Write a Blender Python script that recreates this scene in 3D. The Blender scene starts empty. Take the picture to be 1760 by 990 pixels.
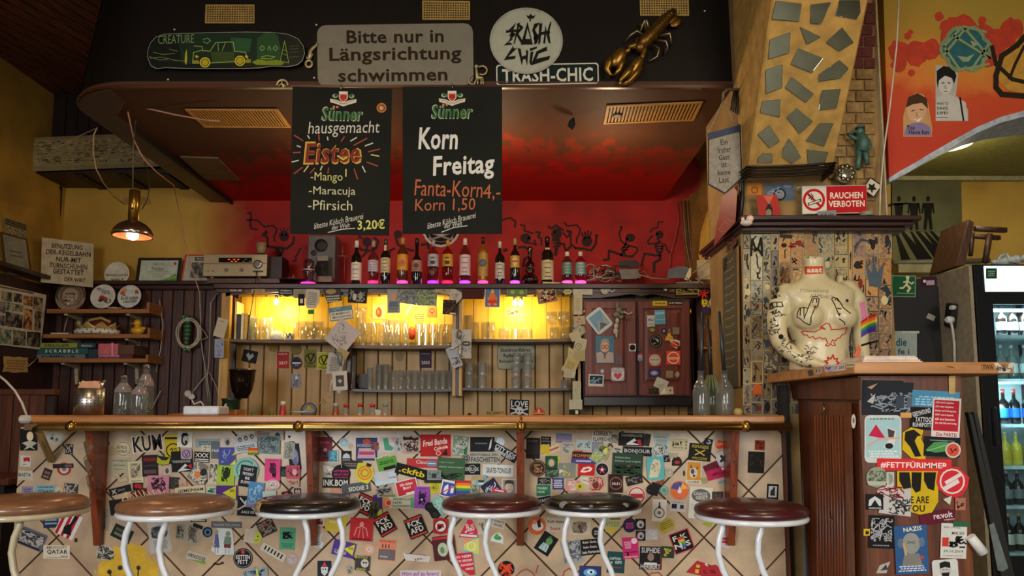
import bpy,bmesh,math,random
from mathutils import Vector,Matrix
from mathutils.bvhtree import BVHTree
random.seed(7)
SC=bpy.context.scene
COL=SC.collection
# camera
HC=1.15;F=1271.0;TH=math.atan(129/F);CX=880.0;CY=583.0
cam=bpy.data.objects.new('camera',bpy.data.cameras.new('camera'))
COL.objects.link(cam);SC.camera=cam
cam.location=(0,0,HC);cam.rotation_euler=(math.pi/2+TH,0,0)
cam.data.sensor_width=36.0;cam.data.lens=36.0*F/1760;cam.data.shift_y=(CY-495)/1760
cam.data.clip_start=.02
# light
w=bpy.data.worlds.new('world');SC.world=w;w.use_nodes=True
w.node_tree.nodes['Background'].inputs[0].default_value=(.95,.9,.82,1)
w.node_tree.nodes['Background'].inputs[1].default_value=.085
def area(name,loc,look,size,sy,energy,col):
 l=bpy.data.lights.new(name,'AREA');l.shape='RECTANGLE';l.size=size;l.size_y=sy
 l.energy=energy;l.color=col
 o=bpy.data.objects.new(name,l);COL.objects.link(o);o.location=loc
 o.rotation_euler=(Vector(look)-Vector(loc)).to_track_quat('-Z','Y').to_euler();return o
def point(name,loc,energy,col,r=.03):
 l=bpy.data.lights.new(name,'POINT');l.energy=energy;l.color=col;l.shadow_soft_size=r
 o=bpy.data.objects.new(name,l);COL.objects.link(o);o.location=loc;return o
area('assumed_daylight',(-2.6,-3.2,1.8),(0,3.0,-.2),2.4,1.9,74,(.95,.97,1.0)).data.spread=math.radians(85)  # assumed daylight from behind left, a bare area light without a window
area('added_area_light_right',(2.4,-3.2,1.9),(1.2,3.3,.3),1.9,1.8,44,(1.0,.94,.84)).data.spread=math.radians(95)  # added unseen area light behind the camera, no window built
area('assumed_ceiling_light',(-1.2,1.7,3.2),(-1.2,2.2,0),.35,.35,15,(1.0,.62,.3))  # assumed warm lamp above left for the orange stool highlights, no fixture built
area('assumed_ceiling_light',(1.3,1.5,3.2),(1.3,2.6,0),.35,.35,13,(1.0,.72,.42))  # second assumed warm lamp on the right, bare light without a fixture
SC.view_settings.view_transform='Standard';SC.view_settings.look='None'
SC.view_settings.exposure=0.0;SC.view_settings.gamma=1.0
SC.cycles.use_denoising=True;SC.cycles.max_bounces=10;SC.cycles.transparent_max_bounces=16
SC.cycles.transmission_bounces=8;SC.cycles.caustics_refractive=False;SC.cycles.caustics_reflective=False
SC.cycles.sample_clamp_indirect=3
# pixel rays
def ray(px,py):
 a=(px-CX)/F;b=(CY-py)/F
 c,s=math.cos(TH),math.sin(TH)
 return Vector((a,c-b*s,s+b*c))
CAMP=Vector((0,0,HC))
def P(px,py,Y):
 d=ray(px,py);return CAMP+d*(Y/d.y)
def PZ(px,py,z):
 d=ray(px,py);return CAMP+d*((z-HC)/d.z)
def PX(px,py,X):
 d=ray(px,py);return CAMP+d*(X/d.x)
class Pl:
 def __init__(s,p,n):
  s.p=Vector(p);s.n=Vector(n).normalized();s.lv=[]
 def __call__(s,px,py,off=0.0):
  d=ray(px,py);q=s.p+s.n*off
  return CAMP+d*((q-CAMP).dot(s.n)/d.dot(s.n))
def PlY(Y):return Pl((0,Y,0),(0,-1,0))
# materials
PAL=dict(k='0d0c0c',w='dedbd2',r='b5161c',y='d8b81a',g='2f7a35',b='27508f',p='d6457f',o='d9672a',v='4b2f80',n='5a2c16',c='5aa6b5',t='c2a681',a='8c8a84',d='3a3836',i='e4d9b8',l='a9c94a',s='9db7c9',m='6e1420',u='1f3a2a',e='e79a9a')
def lin(h):
 h=PAL.get(h,h);o=[]
 for i in(0,2,4):
  c=int(h[i:i+2],16)/255;o.append(c/12.92 if c<=.04045 else((c+.055)/1.055)**2.4)
 return(*o,1)
_M={}
def newmat(key):
 m=bpy.data.materials.new(key[:50]);m.use_nodes=True;nt=m.node_tree
 return m,nt,nt.nodes['Principled BSDF']
def tex(nt,kind,scale,stretch=(1,1,1),detail=3,rot=(0,0,0)):
 g=nt.nodes.new('ShaderNodeNewGeometry');mp=nt.nodes.new('ShaderNodeMapping')
 mp.inputs['Scale'].default_value=stretch;mp.inputs['Rotation'].default_value=rot
 nt.links.new(g.outputs['Position'],mp.inputs['Vector'])
 if kind=='noise':
  n=nt.nodes.new('ShaderNodeTexNoise');n.inputs['Detail'].default_value=detail;n.inputs['Scale'].default_value=scale
  nt.links.new(mp.outputs[0],n.inputs['Vector']);return n.outputs['Fac']
 if kind=='vor':
  n=nt.nodes.new('ShaderNodeTexVoronoi');n.inputs['Scale'].default_value=scale
  nt.links.new(mp.outputs[0],n.inputs['Vector']);return n.outputs['Color']
def ramp(nt,src,stops,interp='LINEAR'):
 r=nt.nodes.new('ShaderNodeValToRGB');r.color_ramp.interpolation=interp
 e=r.color_ramp.elements
 while len(e)<len(stops):e.new(.5)
 for q,(p_,c_)in zip(e,stops):q.position=p_;q.color=lin(c_)if isinstance(c_,str)else c_
 nt.links.new(src,r.inputs[0]);return r.outputs[0]
def bump(nt,src,b,st,dist=.01):
 n=nt.nodes.new('ShaderNodeBump');n.inputs['Strength'].default_value=st;n.inputs['Distance'].default_value=dist
 nt.links.new(src,n.inputs['Height']);nt.links.new(n.outputs[0],b.inputs['Normal'])
def M(col,rough=.6,metal=0,var=.12,coat=0,spec=.5,bmp=0,sc=25):
 key=f'paint_{col}_{rough}_{metal}_{var}_{coat}_{bmp}_{sc}'
 if key in _M:return _M[key]
 m,nt,b=newmat(key);c=lin(col)
 f=tex(nt,'noise',sc)
 d=tuple(max(0,x*(1-var*1.6))for x in c[:3])+(1,);l_=tuple(min(1,x*(1+var))for x in c[:3])+(1,)
 nt.links.new(ramp(nt,f,[(.3,d),(.7,l_)]),b.inputs['Base Color'])
 b.inputs['Roughness'].default_value=rough;b.inputs['Metallic'].default_value=metal
 b.inputs['Coat Weight'].default_value=coat;b.inputs['Specular IOR Level'].default_value=spec
 if bmp:bump(nt,f,b,bmp)
 _M[key]=m;return m
def WOOD(c1,c2,rough=.45,axis='x',sc=6,coat=0,spec=.5):
 key=f'wood_{c1}_{c2}_{rough}_{axis}_{sc}_{coat}'
 if key in _M:return _M[key]
 m,nt,b=newmat(key)
 st={'x':(1,12,12),'z':(12,12,1),'y':(12,1,12)}[axis]
 f=tex(nt,'noise',sc,st,5)
 nt.links.new(ramp(nt,f,[(.28,c2),(.72,c1)]),b.inputs['Base Color'])
 b.inputs['Roughness'].default_value=rough;b.inputs['Coat Weight'].default_value=coat
 b.inputs['Specular IOR Level'].default_value=spec
 bump(nt,f,b,.25,.004);_M[key]=m;return m
def PHOTO(*cs,sc=60,rough=.4):
 key='print_'+'_'.join(cs)+f'_{sc}_{rough}'
 if key in _M:return _M[key]
 m,nt,b=newmat(key);f=tex(nt,'noise',sc,(1,1,1),4)
 n=len(cs);nt.links.new(ramp(nt,f,[(.36+.28*i/max(1,n-1),c)for i,c in enumerate(cs)],'LINEAR'),b.inputs['Base Color'])
 b.inputs['Roughness'].default_value=rough;_M[key]=m;return m
def EMIT(col,st):
 key=f'emit_{col}_{st}'
 if key in _M:return _M[key]
 m,nt,b=newmat(key);b.inputs['Base Color'].default_value=lin(col)
 b.inputs['Emission Color'].default_value=lin(col);b.inputs['Emission Strength'].default_value=st
 _M[key]=m;return m
def GLASS(col='ffffff',rough=.02,lit_mix=0.0):
 key=f'glass_{col}_{rough}_{lit_mix}'
 if key in _M:return _M[key]
 m,nt,b=newmat(key);nt.nodes.remove(b)
 out=nt.nodes['Material Output']
 t=nt.nodes.new('ShaderNodeBsdfTransparent');t.inputs[0].default_value=lin(col)
 g=nt.nodes.new('ShaderNodeBsdfGlossy');g.inputs['Roughness'].default_value=rough
 lw=nt.nodes.new('ShaderNodeLayerWeight');lw.inputs[0].default_value=.35
 n=nt.nodes.new('ShaderNodeTexNoise');n.inputs['Scale'].default_value=40
 mx=nt.nodes.new('ShaderNodeMixShader');mt=nt.nodes.new('ShaderNodeMath');mt.operation='MULTIPLY_ADD'
 mt.inputs[1].default_value=.38;mt.inputs[2].default_value=.03
 nt.links.new(lw.outputs['Facing'],mt.inputs[0]);nt.links.new(mt.outputs[0],mx.inputs[0])
 nt.links.new(t.outputs[0],mx.inputs[1]);nt.links.new(g.outputs[0],mx.inputs[2]);last=mx.outputs[0]
 if lit_mix:  # diffuse white mixed in for the assumed daylight caught by the glass
  df=nt.nodes.new('ShaderNodeBsdfDiffuse');tl=nt.nodes.new('ShaderNodeBsdfTranslucent');a1=nt.nodes.new('ShaderNodeMixShader');m2=nt.nodes.new('ShaderNodeMixShader');m2.inputs[0].default_value=lit_mix
  nt.links.new(df.outputs[0],a1.inputs[1]);nt.links.new(tl.outputs[0],a1.inputs[2]);nt.links.new(last,m2.inputs[1]);nt.links.new(a1.outputs[0],m2.inputs[2]);last=m2.outputs[0]
 nt.links.new(last,out.inputs[0])
 _M[key]=m;return m
def mat(spec):
 if not isinstance(spec,str):return spec
 if spec.startswith('N:'):return PHOTO(*spec[2:].split(':'))
 return M(spec,.6,var=.05,spec=.15)
BRASS=M('bca468',.3,1.0,.1);CHROME=M('b9b9b6',.2,1.0,.05)
DARKW=WOOD('3a1a12','1c0b08',.35,'x',5,.2)
# mesh builder
ORG={}
_TX={}
def text_mesh(s,bold=0,shear=0):
 k=(s,bold,shear)
 if k not in _TX:
  c=bpy.data.curves.new('t','FONT');c.body=s;c.resolution_u=2;c.offset=bold;c.shear=shear;c.fill_mode='FRONT'
  c.space_character=1.0+bold*2
  o=bpy.data.objects.new('t',c);me=bpy.data.meshes.new_from_object(o)
  vs=[(v.co.x,v.co.y)for v in me.vertices];fs=[tuple(p.vertices)for p in me.polygons]
  bpy.data.objects.remove(o);bpy.data.meshes.remove(me);bpy.data.curves.remove(c)
  _TX[k]=(vs,fs)
 return _TX[k]
class MB:
 def __init__(s):s.v=[];s.f=[];s.m=[];s.sm=[];s.mats=[]
 def mi(s,m):
  m=mat(m)
  if m not in s.mats:s.mats.append(m)
  return s.mats.index(m)
 def add(s,vs,fs,m,smooth=False):
  n=len(s.v);i=s.mi(m);s.v+=[Vector(v)for v in vs]
  for f in fs:s.f.append(tuple(n+k for k in f));s.m.append(i);s.sm.append(smooth)
  return s
 def box(s,x0,x1,y0,y1,z0,z1,m):
  vs=[(x,y,z)for x in(x0,x1)for y in(y0,y1)for z in(z0,z1)]
  return s.add(vs,[(0,1,3,2),(4,6,7,5),(0,4,5,1),(2,3,7,6),(0,2,6,4),(1,5,7,3)],m)
 def prism(s,pts,ext,m,smooth=False):
  n=len(pts);e=Vector(ext);a=[Vector(p)for p in pts]
  vs=a+[p+e for p in a]
  s.add(vs,[tuple(range(n))[::-1],tuple(range(n,2*n))],m)
  k=len(s.v)-2*n;i=s.mi(m)
  for j in range(n):
   s.f.append((k+j,k+(j+1)%n,k+n+(j+1)%n,k+n+j));s.m.append(i);s.sm.append(smooth)
  return s
 def hull(s,a,b,m):
  n=len(a);s.add(list(a)+list(b),[tuple(range(n))[::-1],tuple(range(n,2*n))]+[(j,(j+1)%n,n+(j+1)%n,n+j)for j in range(n)],m);return s
 def lathe(s,prof,c,m,seg=20,axis=(0,0,1),smooth=True,cap=True):
  c=Vector(c);z=Vector(axis).normalized();x=z.orthogonal().normalized();y=z.cross(x)
  vs=[];fs=[]
  for r,h in prof:
   for k in range(seg):
    t=2*math.pi*k/seg;vs.append(c+z*h+(x*math.cos(t)+y*math.sin(t))*max(r,1e-5))
  for i in range(len(prof)-1):
   for k in range(seg):
    k2=(k+1)%seg;fs.append((i*seg+k,i*seg+k2,(i+1)*seg+k2,(i+1)*seg+k))
  if cap:
   fs2=[tuple(range(seg))[::-1],tuple(range((len(prof)-1)*seg,len(prof)*seg))]
   s.add(vs,fs,m,smooth);n=len(s.v)-len(vs);i=s.mi(m)
   for f in fs2:s.f.append(tuple(n+k for k in f));s.m.append(i);s.sm.append(False)
   return s
  return s.add(vs,fs,m,smooth)
 def tube(s,pts,r,m,seg=8,closed=False):
  pts=[Vector(p)for p in pts];n=len(pts);rs=r if isinstance(r,(list,tuple))else[r]*n
  vs=[];up=None
  for i,p in enumerate(pts):
   a=pts[(i-1)%n]if closed or i>0 else p;b=pts[(i+1)%n]if closed or i<n-1 else p
   t=(b-a).normalized()if(b-a).length>1e-9 else Vector((0,0,1))
   if up is None:up=t.orthogonal().normalized()
   up=(up-t*up.dot(t)).normalized()if(up-t*up.dot(t)).length>1e-6 else t.orthogonal().normalized()
   w_=t.cross(up)
   for k in range(seg):
    q=2*math.pi*k/seg;vs.append(p+(up*math.cos(q)+w_*math.sin(q))*rs[i])
  fs=[(i*seg+k,i*seg+(k+1)%seg,((i+1)%n)*seg+(k+1)%seg,((i+1)%n)*seg+k)for i in range(n if closed else n-1)for k in range(seg)]
  s.add(vs,fs,m,True)
  if not closed:
   q=len(s.v)-len(vs);i=s.mi(m)
   for f in(tuple(range(seg))[::-1],tuple(range((n-1)*seg,n*seg))):s.f.append(tuple(q+k for k in f));s.m.append(i);s.sm.append(False)
  return s
 def ell(s,c,rx,ry,rz,m,seg=14,rings=9,mt=None):
  c=Vector(c);vs=[];fs=[]
  for i in range(rings+1):
   a=math.pi*i/rings
   for k in range(seg):
    t=2*math.pi*k/seg
    v=Vector((rx*math.sin(a)*math.cos(t),ry*math.sin(a)*math.sin(t),rz*math.cos(a)))
    vs.append(c+(mt@v if mt else v))
  for i in range(rings):
   for k in range(seg):fs.append((i*seg+k,(i+1)*seg+k,(i+1)*seg+(k+1)%seg,i*seg+(k+1)%seg))
  return s.add(vs,fs,m,True)
 def fpoly(s,pl,pts,off,m):return s.add([pl(x,y,off)for x,y in pts],[tuple(range(len(pts)))],m)
 def fline(s,pl,pts,wd,off,m):
  for i,((x0,y0),(x1,y1))in enumerate(zip(pts,pts[1:])):
   dx,dy=x1-x0,y1-y0;L=math.hypot(dx,dy)or 1;nx,ny=-dy/L*wd/2,dx/L*wd/2
   ex,ey=dx/L*wd*.3,dy/L*wd*.3
   o=off+(i%2)*2e-5
   s.fpoly(pl,[(x0+nx-ex,y0+ny-ey),(x0-nx-ex,y0-ny-ey),(x1-nx+ex,y1-ny+ey),(x1+nx+ex,y1+ny+ey)],o,m)
  return s
 def ftext(s,pl,t,cx,cy,w,h,off,m,bold=0,shear=0,rot=0,xf=None):
  vs,fs=text_mesh(t,bold,shear)
  if not vs:return s
  x0=min(v[0]for v in vs);x1=max(v[0]for v in vs);y0=min(v[1]for v in vs);y1=max(v[1]for v in vs)
  cr,sr=math.cos(math.radians(rot)),math.sin(math.radians(rot));out=[]
  for x,y in vs:
   u=((x-x0)/(x1-x0)-.5)*w;v=(.5-(y-y0)/(y1-y0))*h
   u,v=u*cr-v*sr,u*sr+v*cr
   u+=cx;v+=cy
   if xf:u,v=xf(u,v)
   out.append(pl(u,v,off))
  return s.add(out,fs,m)
 def build(s,name,org=None,bevel=0):
  if bevel:
   bm=bmesh.new();bv=[bm.verts.new(v)for v in s.v]
   for f,i,q in zip(s.f,s.m,s.sm):
    try:g=bm.faces.new([bv[k]for k in f]);g.material_index=i;g.smooth=q
    except ValueError:pass
   bmesh.ops.recalc_face_normals(bm,faces=bm.faces)
   es=[e for e in bm.edges if len(e.link_faces)==2 and e.calc_face_angle(0)>.6]
   bmesh.ops.bevel(bm,geom=es,offset=bevel,segments=1,affect='EDGES',clamp_overlap=True)
   o=Vector(org or(0,0,0));bmesh.ops.translate(bm,verts=bm.verts,vec=-o)
   me=bpy.data.meshes.new(name);bm.to_mesh(me);bm.free()
  else:
   me=bpy.data.meshes.new(name);o=Vector(org or(0,0,0))
   me.from_pydata([v-o for v in s.v],[],s.f);me.polygons.foreach_set('material_index',s.m);me.polygons.foreach_set('use_smooth',s.sm)
  for m in s.mats:me.materials.append(m)
  me.update();ob=bpy.data.objects.new(name,me);COL.objects.link(ob);return ob
 def base(s):
  xs=[v.x for v in s.v];ys=[v.y for v in s.v];zs=[v.z for v in s.v]
  return Vector(((min(xs)+max(xs))/2,(min(ys)+max(ys))/2,min(zs)))
def tag(o,label,cat,group=None):
 o['label']=label;o['category']=cat
 if group:o['group']=group
 return o
def root(name,loc,label,cat,group=None):
 o=bpy.data.objects.new(name,None);COL.objects.link(o);o.location=loc;o.empty_display_size=.05
 ORG[o.name]=Vector(loc);return tag(o,label,cat,group)
def part(name,mb,parent,label=None,bevel=0):
 q=parent
 while q.parent:q=q.parent
 o=mb.build(name,ORG[q.name],bevel);o.parent=parent
 if label:o['label']=label
 return o
def one(name,mb,label,cat,group=None,bevel=0):
 b=mb.base();o=mb.build(name,b,bevel);o.location=b;ORG[o.name]=b;return tag(o,label,cat,group)
def struct(name,mb,parent=None,bevel=0):
 o=mb.build(name,None,bevel);ORG[o.name]=Vector((0,0,0))
 if parent:o.parent=parent
 else:o['kind']='structure'
 return o
def dup(r,loc,label=None,group=None,rz=0.0):
 c=r.copy();COL.objects.link(c);c.location=loc;c.rotation_euler=(0,0,rz)
 if label:c['label']=label
 if group:c['group']=group
 def rec(a,b):
  for ch in a.children:
   d=ch.copy();COL.objects.link(d);d.parent=b;rec(ch,d)
 rec(r,c);return c
# printed cards and stickers
def shape_pts(sh,w,h):
 if sh=='c':return[(w/2*math.cos(t*math.pi/12),h/2*math.sin(t*math.pi/12))for t in range(24)]
 if sh=='o':
  r=min(w,h)*.14;o=[]
  for cx,cy,a in((w/2-r,h/2-r,0),(-w/2+r,h/2-r,90),(-w/2+r,-h/2+r,180),(w/2-r,-h/2+r,270)):
   for k in range(4):t=math.radians(a+30*k);o.append((cx+r*math.cos(t),cy+r*math.sin(t)))
  return o
 if sh=='j':
  o=[];n=5
  for k in range(n):o.append((-w/2+w*k/n,-h/2+random.uniform(-.04,.06)*h))
  for k in range(n):o.append((w/2+random.uniform(-.05,.03)*w,-h/2+h*k/n))
  for k in range(n):o.append((w/2-w*k/n,h/2+random.uniform(-.06,.04)*h))
  for k in range(n):o.append((-w/2+random.uniform(-.03,.05)*w,h/2-h*k/n))
  return o
 if sh[0]=='[':
  q=[float(a)for a in sh[1:-1].split(',')];return[(q[i]*w/2,q[i+1]*h/2)for i in range(0,len(q),2)]
 return[(-w/2,-h/2),(w/2,-h/2),(w/2,h/2),(-w/2,h/2)]
def card(pl,cx,cy,w,h,rot,sh,bg,els='',mb=None,th=.0005,base=None,lift=0,k_=1.0):
 """a thin printed card; px coordinates; els is a small drawing language (y down, px from the centre)"""
 mb=mb or MB();cr,sr=math.cos(math.radians(rot)),math.sin(math.radians(rot))
 tr=lambda x,y:(cx+(x*cr-y*sr)*k_,cy+(x*sr+y*cr)*k_)
 pts=[tr(*p)for p in shape_pts(sh,w,h)]
 if base is None:
  xa,xb=min(p[0]for p in pts),max(p[0]for p in pts);ya,yb=min(p[1]for p in pts),max(p[1]for p in pts)
  L=0
  for(a,b,c,d,l)in pl.lv:
   if a<xb and b>xa and c<yb and d>ya:L=max(L,l+1)
  pl.lv.append((xa,xb,ya,yb,L));base=.0004+L*.0007
 base+=lift
 ef=lambda x,y,o=0:pl(*tr(x,y),o)
 a=[pl(x,y,base)for x,y in pts];b=[pl(x,y,base+th)for x,y in pts]
 if sh!='n':mb.hull(a,b,bg)
 top=base+th;k=0
 for e in filter(None,(x.strip()for x in els.split(';'))):
  q=e.split();c=q[0];k+=1;o=top+.00004*k
  if c=='T' or c=='t':
   m=q[6];rt=float(q[7])if len(q)>7 else 0
   mb.ftext(pl,q[1].replace('_',' '),float(q[2]),float(q[3]),float(q[4]),float(q[5]),o,m,bold=.022 if c=='T' else 0,shear=float(q[8])if len(q)>8 else 0,rot=rt,xf=tr)
  elif c=='R':
   x,y,ww,hh=map(float,q[1:5]);rt=math.radians(float(q[6]))if len(q)>6 else 0;C_,S_=math.cos(rt),math.sin(rt)
   mb.fpoly(pl,[tr(x+u*C_-v*S_,y+u*S_+v*C_)for u,v in((-ww/2,-hh/2),(ww/2,-hh/2),(ww/2,hh/2),(-ww/2,hh/2))],o,q[5])
  elif c=='C' or c=='E':
   x,y=float(q[1]),float(q[2]);rx=float(q[3]);ry=rx if c=='C' else float(q[4]);n=16
   mb.fpoly(pl,[tr(x+rx*math.cos(2*math.pi*t/n),y+ry*math.sin(2*math.pi*t/n))for t in range(n)],o,q[-1])
  elif c=='O':
   x,y,r,t_=map(float,q[1:5]);n=20;ring=[]
   for rr in(r-t_/2,r+t_/2):ring+=[pl(*tr(x+rr*math.cos(2*math.pi*t/n),y+rr*math.sin(2*math.pi*t/n)),o)for t in range(n)]
   mb.add(ring,[(j,(j+1)%n,n+(j+1)%n,n+j)for j in range(n)],q[5])
  elif c=='L':
   n=[float(u)for u in q[1].split(',')];mb.fline(pl,[tr(n[i],n[i+1])for i in range(0,len(n),2)],float(q[2])*k_,o,q[3])
  elif c=='P':
   n=[float(u)for u in q[1].split(',')];mb.fpoly(pl,[tr(n[i],n[i+1])for i in range(0,len(n),2)],o,q[2])
  elif c=='B':
   t_=float(q[1]);ip=[tr(x*(1-2*t_/w),y*(1-2*t_/h))for x,y in shape_pts(sh,w,h)]if sh!='j' else pts
   n=len(pts);mb.add([pl(x,y,o)for x,y in pts]+[pl(x,y,o)for x,y in ip],[(j,(j+1)%n,n+(j+1)%n,n+j)for j in range(n)],q[2])
  elif c=='S':
   x,y,ww,hh=map(float,q[1:5]);n=int(q[5]);rd=random.Random(int(cx*7+cy*3+k))
   for _ in range(n):
    x0,y0=x+rd.uniform(-.5,.5)*ww,y+rd.uniform(-.5,.5)*hh;pp=[(x0,y0)]
    for _ in range(3):
     x0=min(x+ww/2,max(x-ww/2,x0+rd.uniform(-.25,.25)*ww));y0=min(y+hh/2,max(y-hh/2,y0+rd.uniform(-.25,.25)*hh));pp.append((x0,y0))
    mb.fline(pl,[tr(*p)for p in pp],float(q[6])*k_,o,q[7])
  elif c=='W':
   x,y,ww,hh=map(float,q[1:5]);n=int(q[5]);rd=random.Random(int(cx*5+cy+k));rh=hh/n
   for j in range(n):
    yy=y-hh/2+(j+.5)*rh;u=x-ww/2*rd.uniform(.75,1)
    while u<x+ww/2*rd.uniform(.7,1):
     l_=rd.uniform(.05,.14)*ww
     if u+l_>x+ww/2:break
     mb.fpoly(pl,[tr(u,yy-rh*.28),tr(u+l_,yy-rh*.28),tr(u+l_,yy+rh*.28),tr(u,yy+rh*.28)],o,q[6]);u+=l_+.03*ww
 return mb
# main planes
YW=5.3;ZS=P(880,345,YW).z;YF=PZ(880,150,ZS).y
YBAR=3.22;YTOP=3.06
ZC=P(880,714,YTOP).z;ZC0=P(880,727,YTOP).z
XR=PZ(1278,150,ZS).x;XL=PZ(165,205,ZS).x
ZCE=3.75
# room shell
def wallmat():
 m,nt,b=newmat('wall_paint');g=nt.nodes.new('ShaderNodeNewGeometry');sp=nt.nodes.new('ShaderNodeSeparateXYZ')
 nt.links.new(g.outputs['Position'],sp.inputs[0]);n=tex(nt,'noise',4,(1,1,1),5)
 ad=nt.nodes.new('ShaderNodeMath');ad.operation='MULTIPLY_ADD';ad.inputs[1].default_value=.35
 nt.links.new(n,ad.inputs[0]);nt.links.new(sp.outputs['X'],ad.inputs[2])
 xl=P(370,400,YW).x;xr=P(1188,400,YW).x
 mr=nt.nodes.new('ShaderNodeMapRange');mr.inputs[1].default_value=xl+.0;mr.inputs[2].default_value=xl+.42
 nt.links.new(ad.outputs[0],mr.inputs[0])
 mr2=nt.nodes.new('ShaderNodeMapRange');mr2.inputs[1].default_value=xr+.25;mr2.inputs[2].default_value=xr+.17
 nt.links.new(ad.outputs[0],mr2.inputs[0])
 mu=nt.nodes.new('ShaderNodeMath');mu.operation='MULTIPLY';nt.links.new(mr.outputs[0],mu.inputs[0]);nt.links.new(mr2.outputs[0],mu.inputs[1])
 ye=ramp(nt,tex(nt,'noise',2.2,(1,1,1),6),[(.3,'a9822a'),(.7,'cfa444')]);re=ramp(nt,tex(nt,'noise',5,(1,1,1),4),[(.3,'8e0d06'),(.7,'b51a0c')])
 mx=nt.nodes.new('ShaderNodeMix');mx.data_type='RGBA'
 nt.links.new(mu.outputs[0],mx.inputs[0]);nt.links.new(ye,mx.inputs[6]);nt.links.new(re,mx.inputs[7])
 nt.links.new(mx.outputs[2],b.inputs['Base Color']);b.inputs['Roughness'].default_value=.7;bump(nt,n,b,.2);return m
WALLM=wallmat();YELL=M('b48c34',.75,var=.18,sc=4)
struct('wall_back',MB().box(-3.4,5.2,YW,YW+.15,0,ZCE,WALLM))
XLW=P(108,400,YW).x
struct('wall_left',MB().box(XLW-.15,XLW,-2.5,YW,0,ZCE,YELL))
struct('floor',MB().box(-4.5,5.5,-3,YW+.2,-.1,0,M('8f8872',.5,var=.2,sc=6)))
struct('ceiling',MB().box(-4.5,5.5,-3,YW+.2,ZCE+.02,ZCE+.12,M('8c8468',.7)))
zc=P(100,158,YW-.25).z
cl=struct('ceiling_planks',MB().box(XLW,XL+.35,1.9,YW,zc+.022,zc+.05,M('120905',.8)))
PLK=WOOD('7c4630','3e2418',.5,'y',4,spec=.3)
a=math.radians(20.3);dv=Vector((math.sin(a),math.cos(a),0));nv=Vector((math.cos(a),-math.sin(a),0))
def clip(poly,x0,x1,y0,y1):
 for ax,lim,sg in((0,x0,1),(0,x1,-1),(1,y0,1),(1,y1,-1)):
  out=[]
  for i,p in enumerate(poly):
   q=poly[(i+1)%len(poly)];dp,dq=(p[ax]-lim)*sg,(q[ax]-lim)*sg
   if dp>=0:out.append(p)
   if(dp>=0)!=(dq>=0):
    t=dp/(dp-dq);out.append((p[0]+(q[0]-p[0])*t,p[1]+(q[1]-p[1])*t))
  poly=out
  if len(poly)<3:return[]
 return poly
pw=.085
for k in range(-40,40):
 o=Vector((XLW,YW,0))+nv*(k*pw)
 q=[o+dv*s_+nv*t_ for s_,t_ in((-5,.004),(3,.004),(3,pw-.012),(-5,pw-.012))]
 pl_=clip([(v.x,v.y)for v in q],XLW,XL+.3,2.3,YW-.22)
 if pl_:struct('plank',MB().prism([(x,y,zc)for x,y in pl_],(0,0,.02),PLK),cl)
zb0=P(20,240,YW-.25).z
tr=struct('trim_1',MB().box(XLW,XL+.2,YW-.2,YW-.0,zb0-.1,zc+.05,M('1a0f09',.7)))
for k in range(14):
 x=XLW+.02+k*.085
 struct('board',MB().box(x,x+.078,YW-.215,YW-.2,zb0-.05,zc,WOOD('2c1a10','150c07',.5,'z',4)),tr)
zp0=P(20,296,YW-.36).z;zp1=P(20,237,YW-.36).z
b3=MB().box(XLW,XL+.25,YW-.34,YW,zp0+.0,zp0+.03,WOOD('3a2516','1e120a',.5,'x'))
for k in range(4):
 x=XLW+.25+k*.3
 b3.box(x,x+.06,YW-.32,YW,zp0-.012,zp0,M('160c07',.6))
struct('trim_2',b3)
ZW=P(200,492,YW-.06).z
def boards(name,x0,x1,w_,y,th,z0,z1,m,ledge=True):
 r=struct(name,MB().box(x0,x1,y+th,y+th+.02,z0,z1,M('140a07',.6)))
 x=x0;i=0
 while x<x1-.01:
  e=min(x+w_-.004,x1)
  mb=MB().prism([(x,y+th,z0),(x+.004,y,z0),(e-.004,y,z0),(e,y+th,z0)],(0,0,z1-z0),m[i%len(m)])
  struct('board',mb,r);x+=w_;i+=1
 return r
WM=[WOOD('56301f','301911',.45,'z',5),WOOD('4c2a1d','2a160f',.45,'z',5)]
XBB0=P(380,600,5.0).x
boards('wall_back_boards',XLW,XBB0+.02,.078,YW-.06,.014,0,ZW,WM)
mb=MB().box(XLW,XBB0+.1,YW-.13,YW-.02,ZW,ZW+.03,DARKW).box(XLW,XBB0+.1,YW-.11,YW-.04,ZW-.03,ZW,DARKW)
struct('trim_3',mb,bevel=.004)
r=struct('wall_left_panel',MB().box(XLW,XLW+.03,2.0,YW-.06,0,ZW-.02,WOOD('3a1c14','1f0f0a',.4,'z',4)))
struct('trim_4',MB().box(XLW,XLW+.13,2.0,YW-.06,ZW,ZW+.03,DARKW),bevel=.004)
BN=WOOD('6b3a20','3c1d0f',.4,'z',4)
yb=4.3
xb1=P(75,700,yb).x
zt=P(20,679,yb).z
bench=root('wooden_bench',(XLW+.5,yb,0),'brown board-backed wooden bench against the left wall behind the bar end','bench')
mb=MB()
x=XLW+.03;mb.box(x,xb1+.05,yb+.02,yb+.04,.45,zt,M('241008',.6))
part('back_frame',MB().box(x,xb1+.06,yb-.01,yb+.05,zt,zt+.035,BN),bench,bevel=.004)
part('backing',mb,bench)
while x<xb1:
 part('board',MB().box(x,x+.086,yb,yb+.02,.45,zt,BN),bench);x+=.092
zs0=P(10,820,yb-.35).z
part('seat',MB().box(XLW+.03,xb1+.1,yb-.42,yb,zs0-.04,zs0,BN),bench,bevel=.006)
part('leg',MB().box(XLW+.08,XLW+.14,yb-.38,yb-.05,0,zs0-.04,M('0f0806',.7)),bench)
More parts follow.
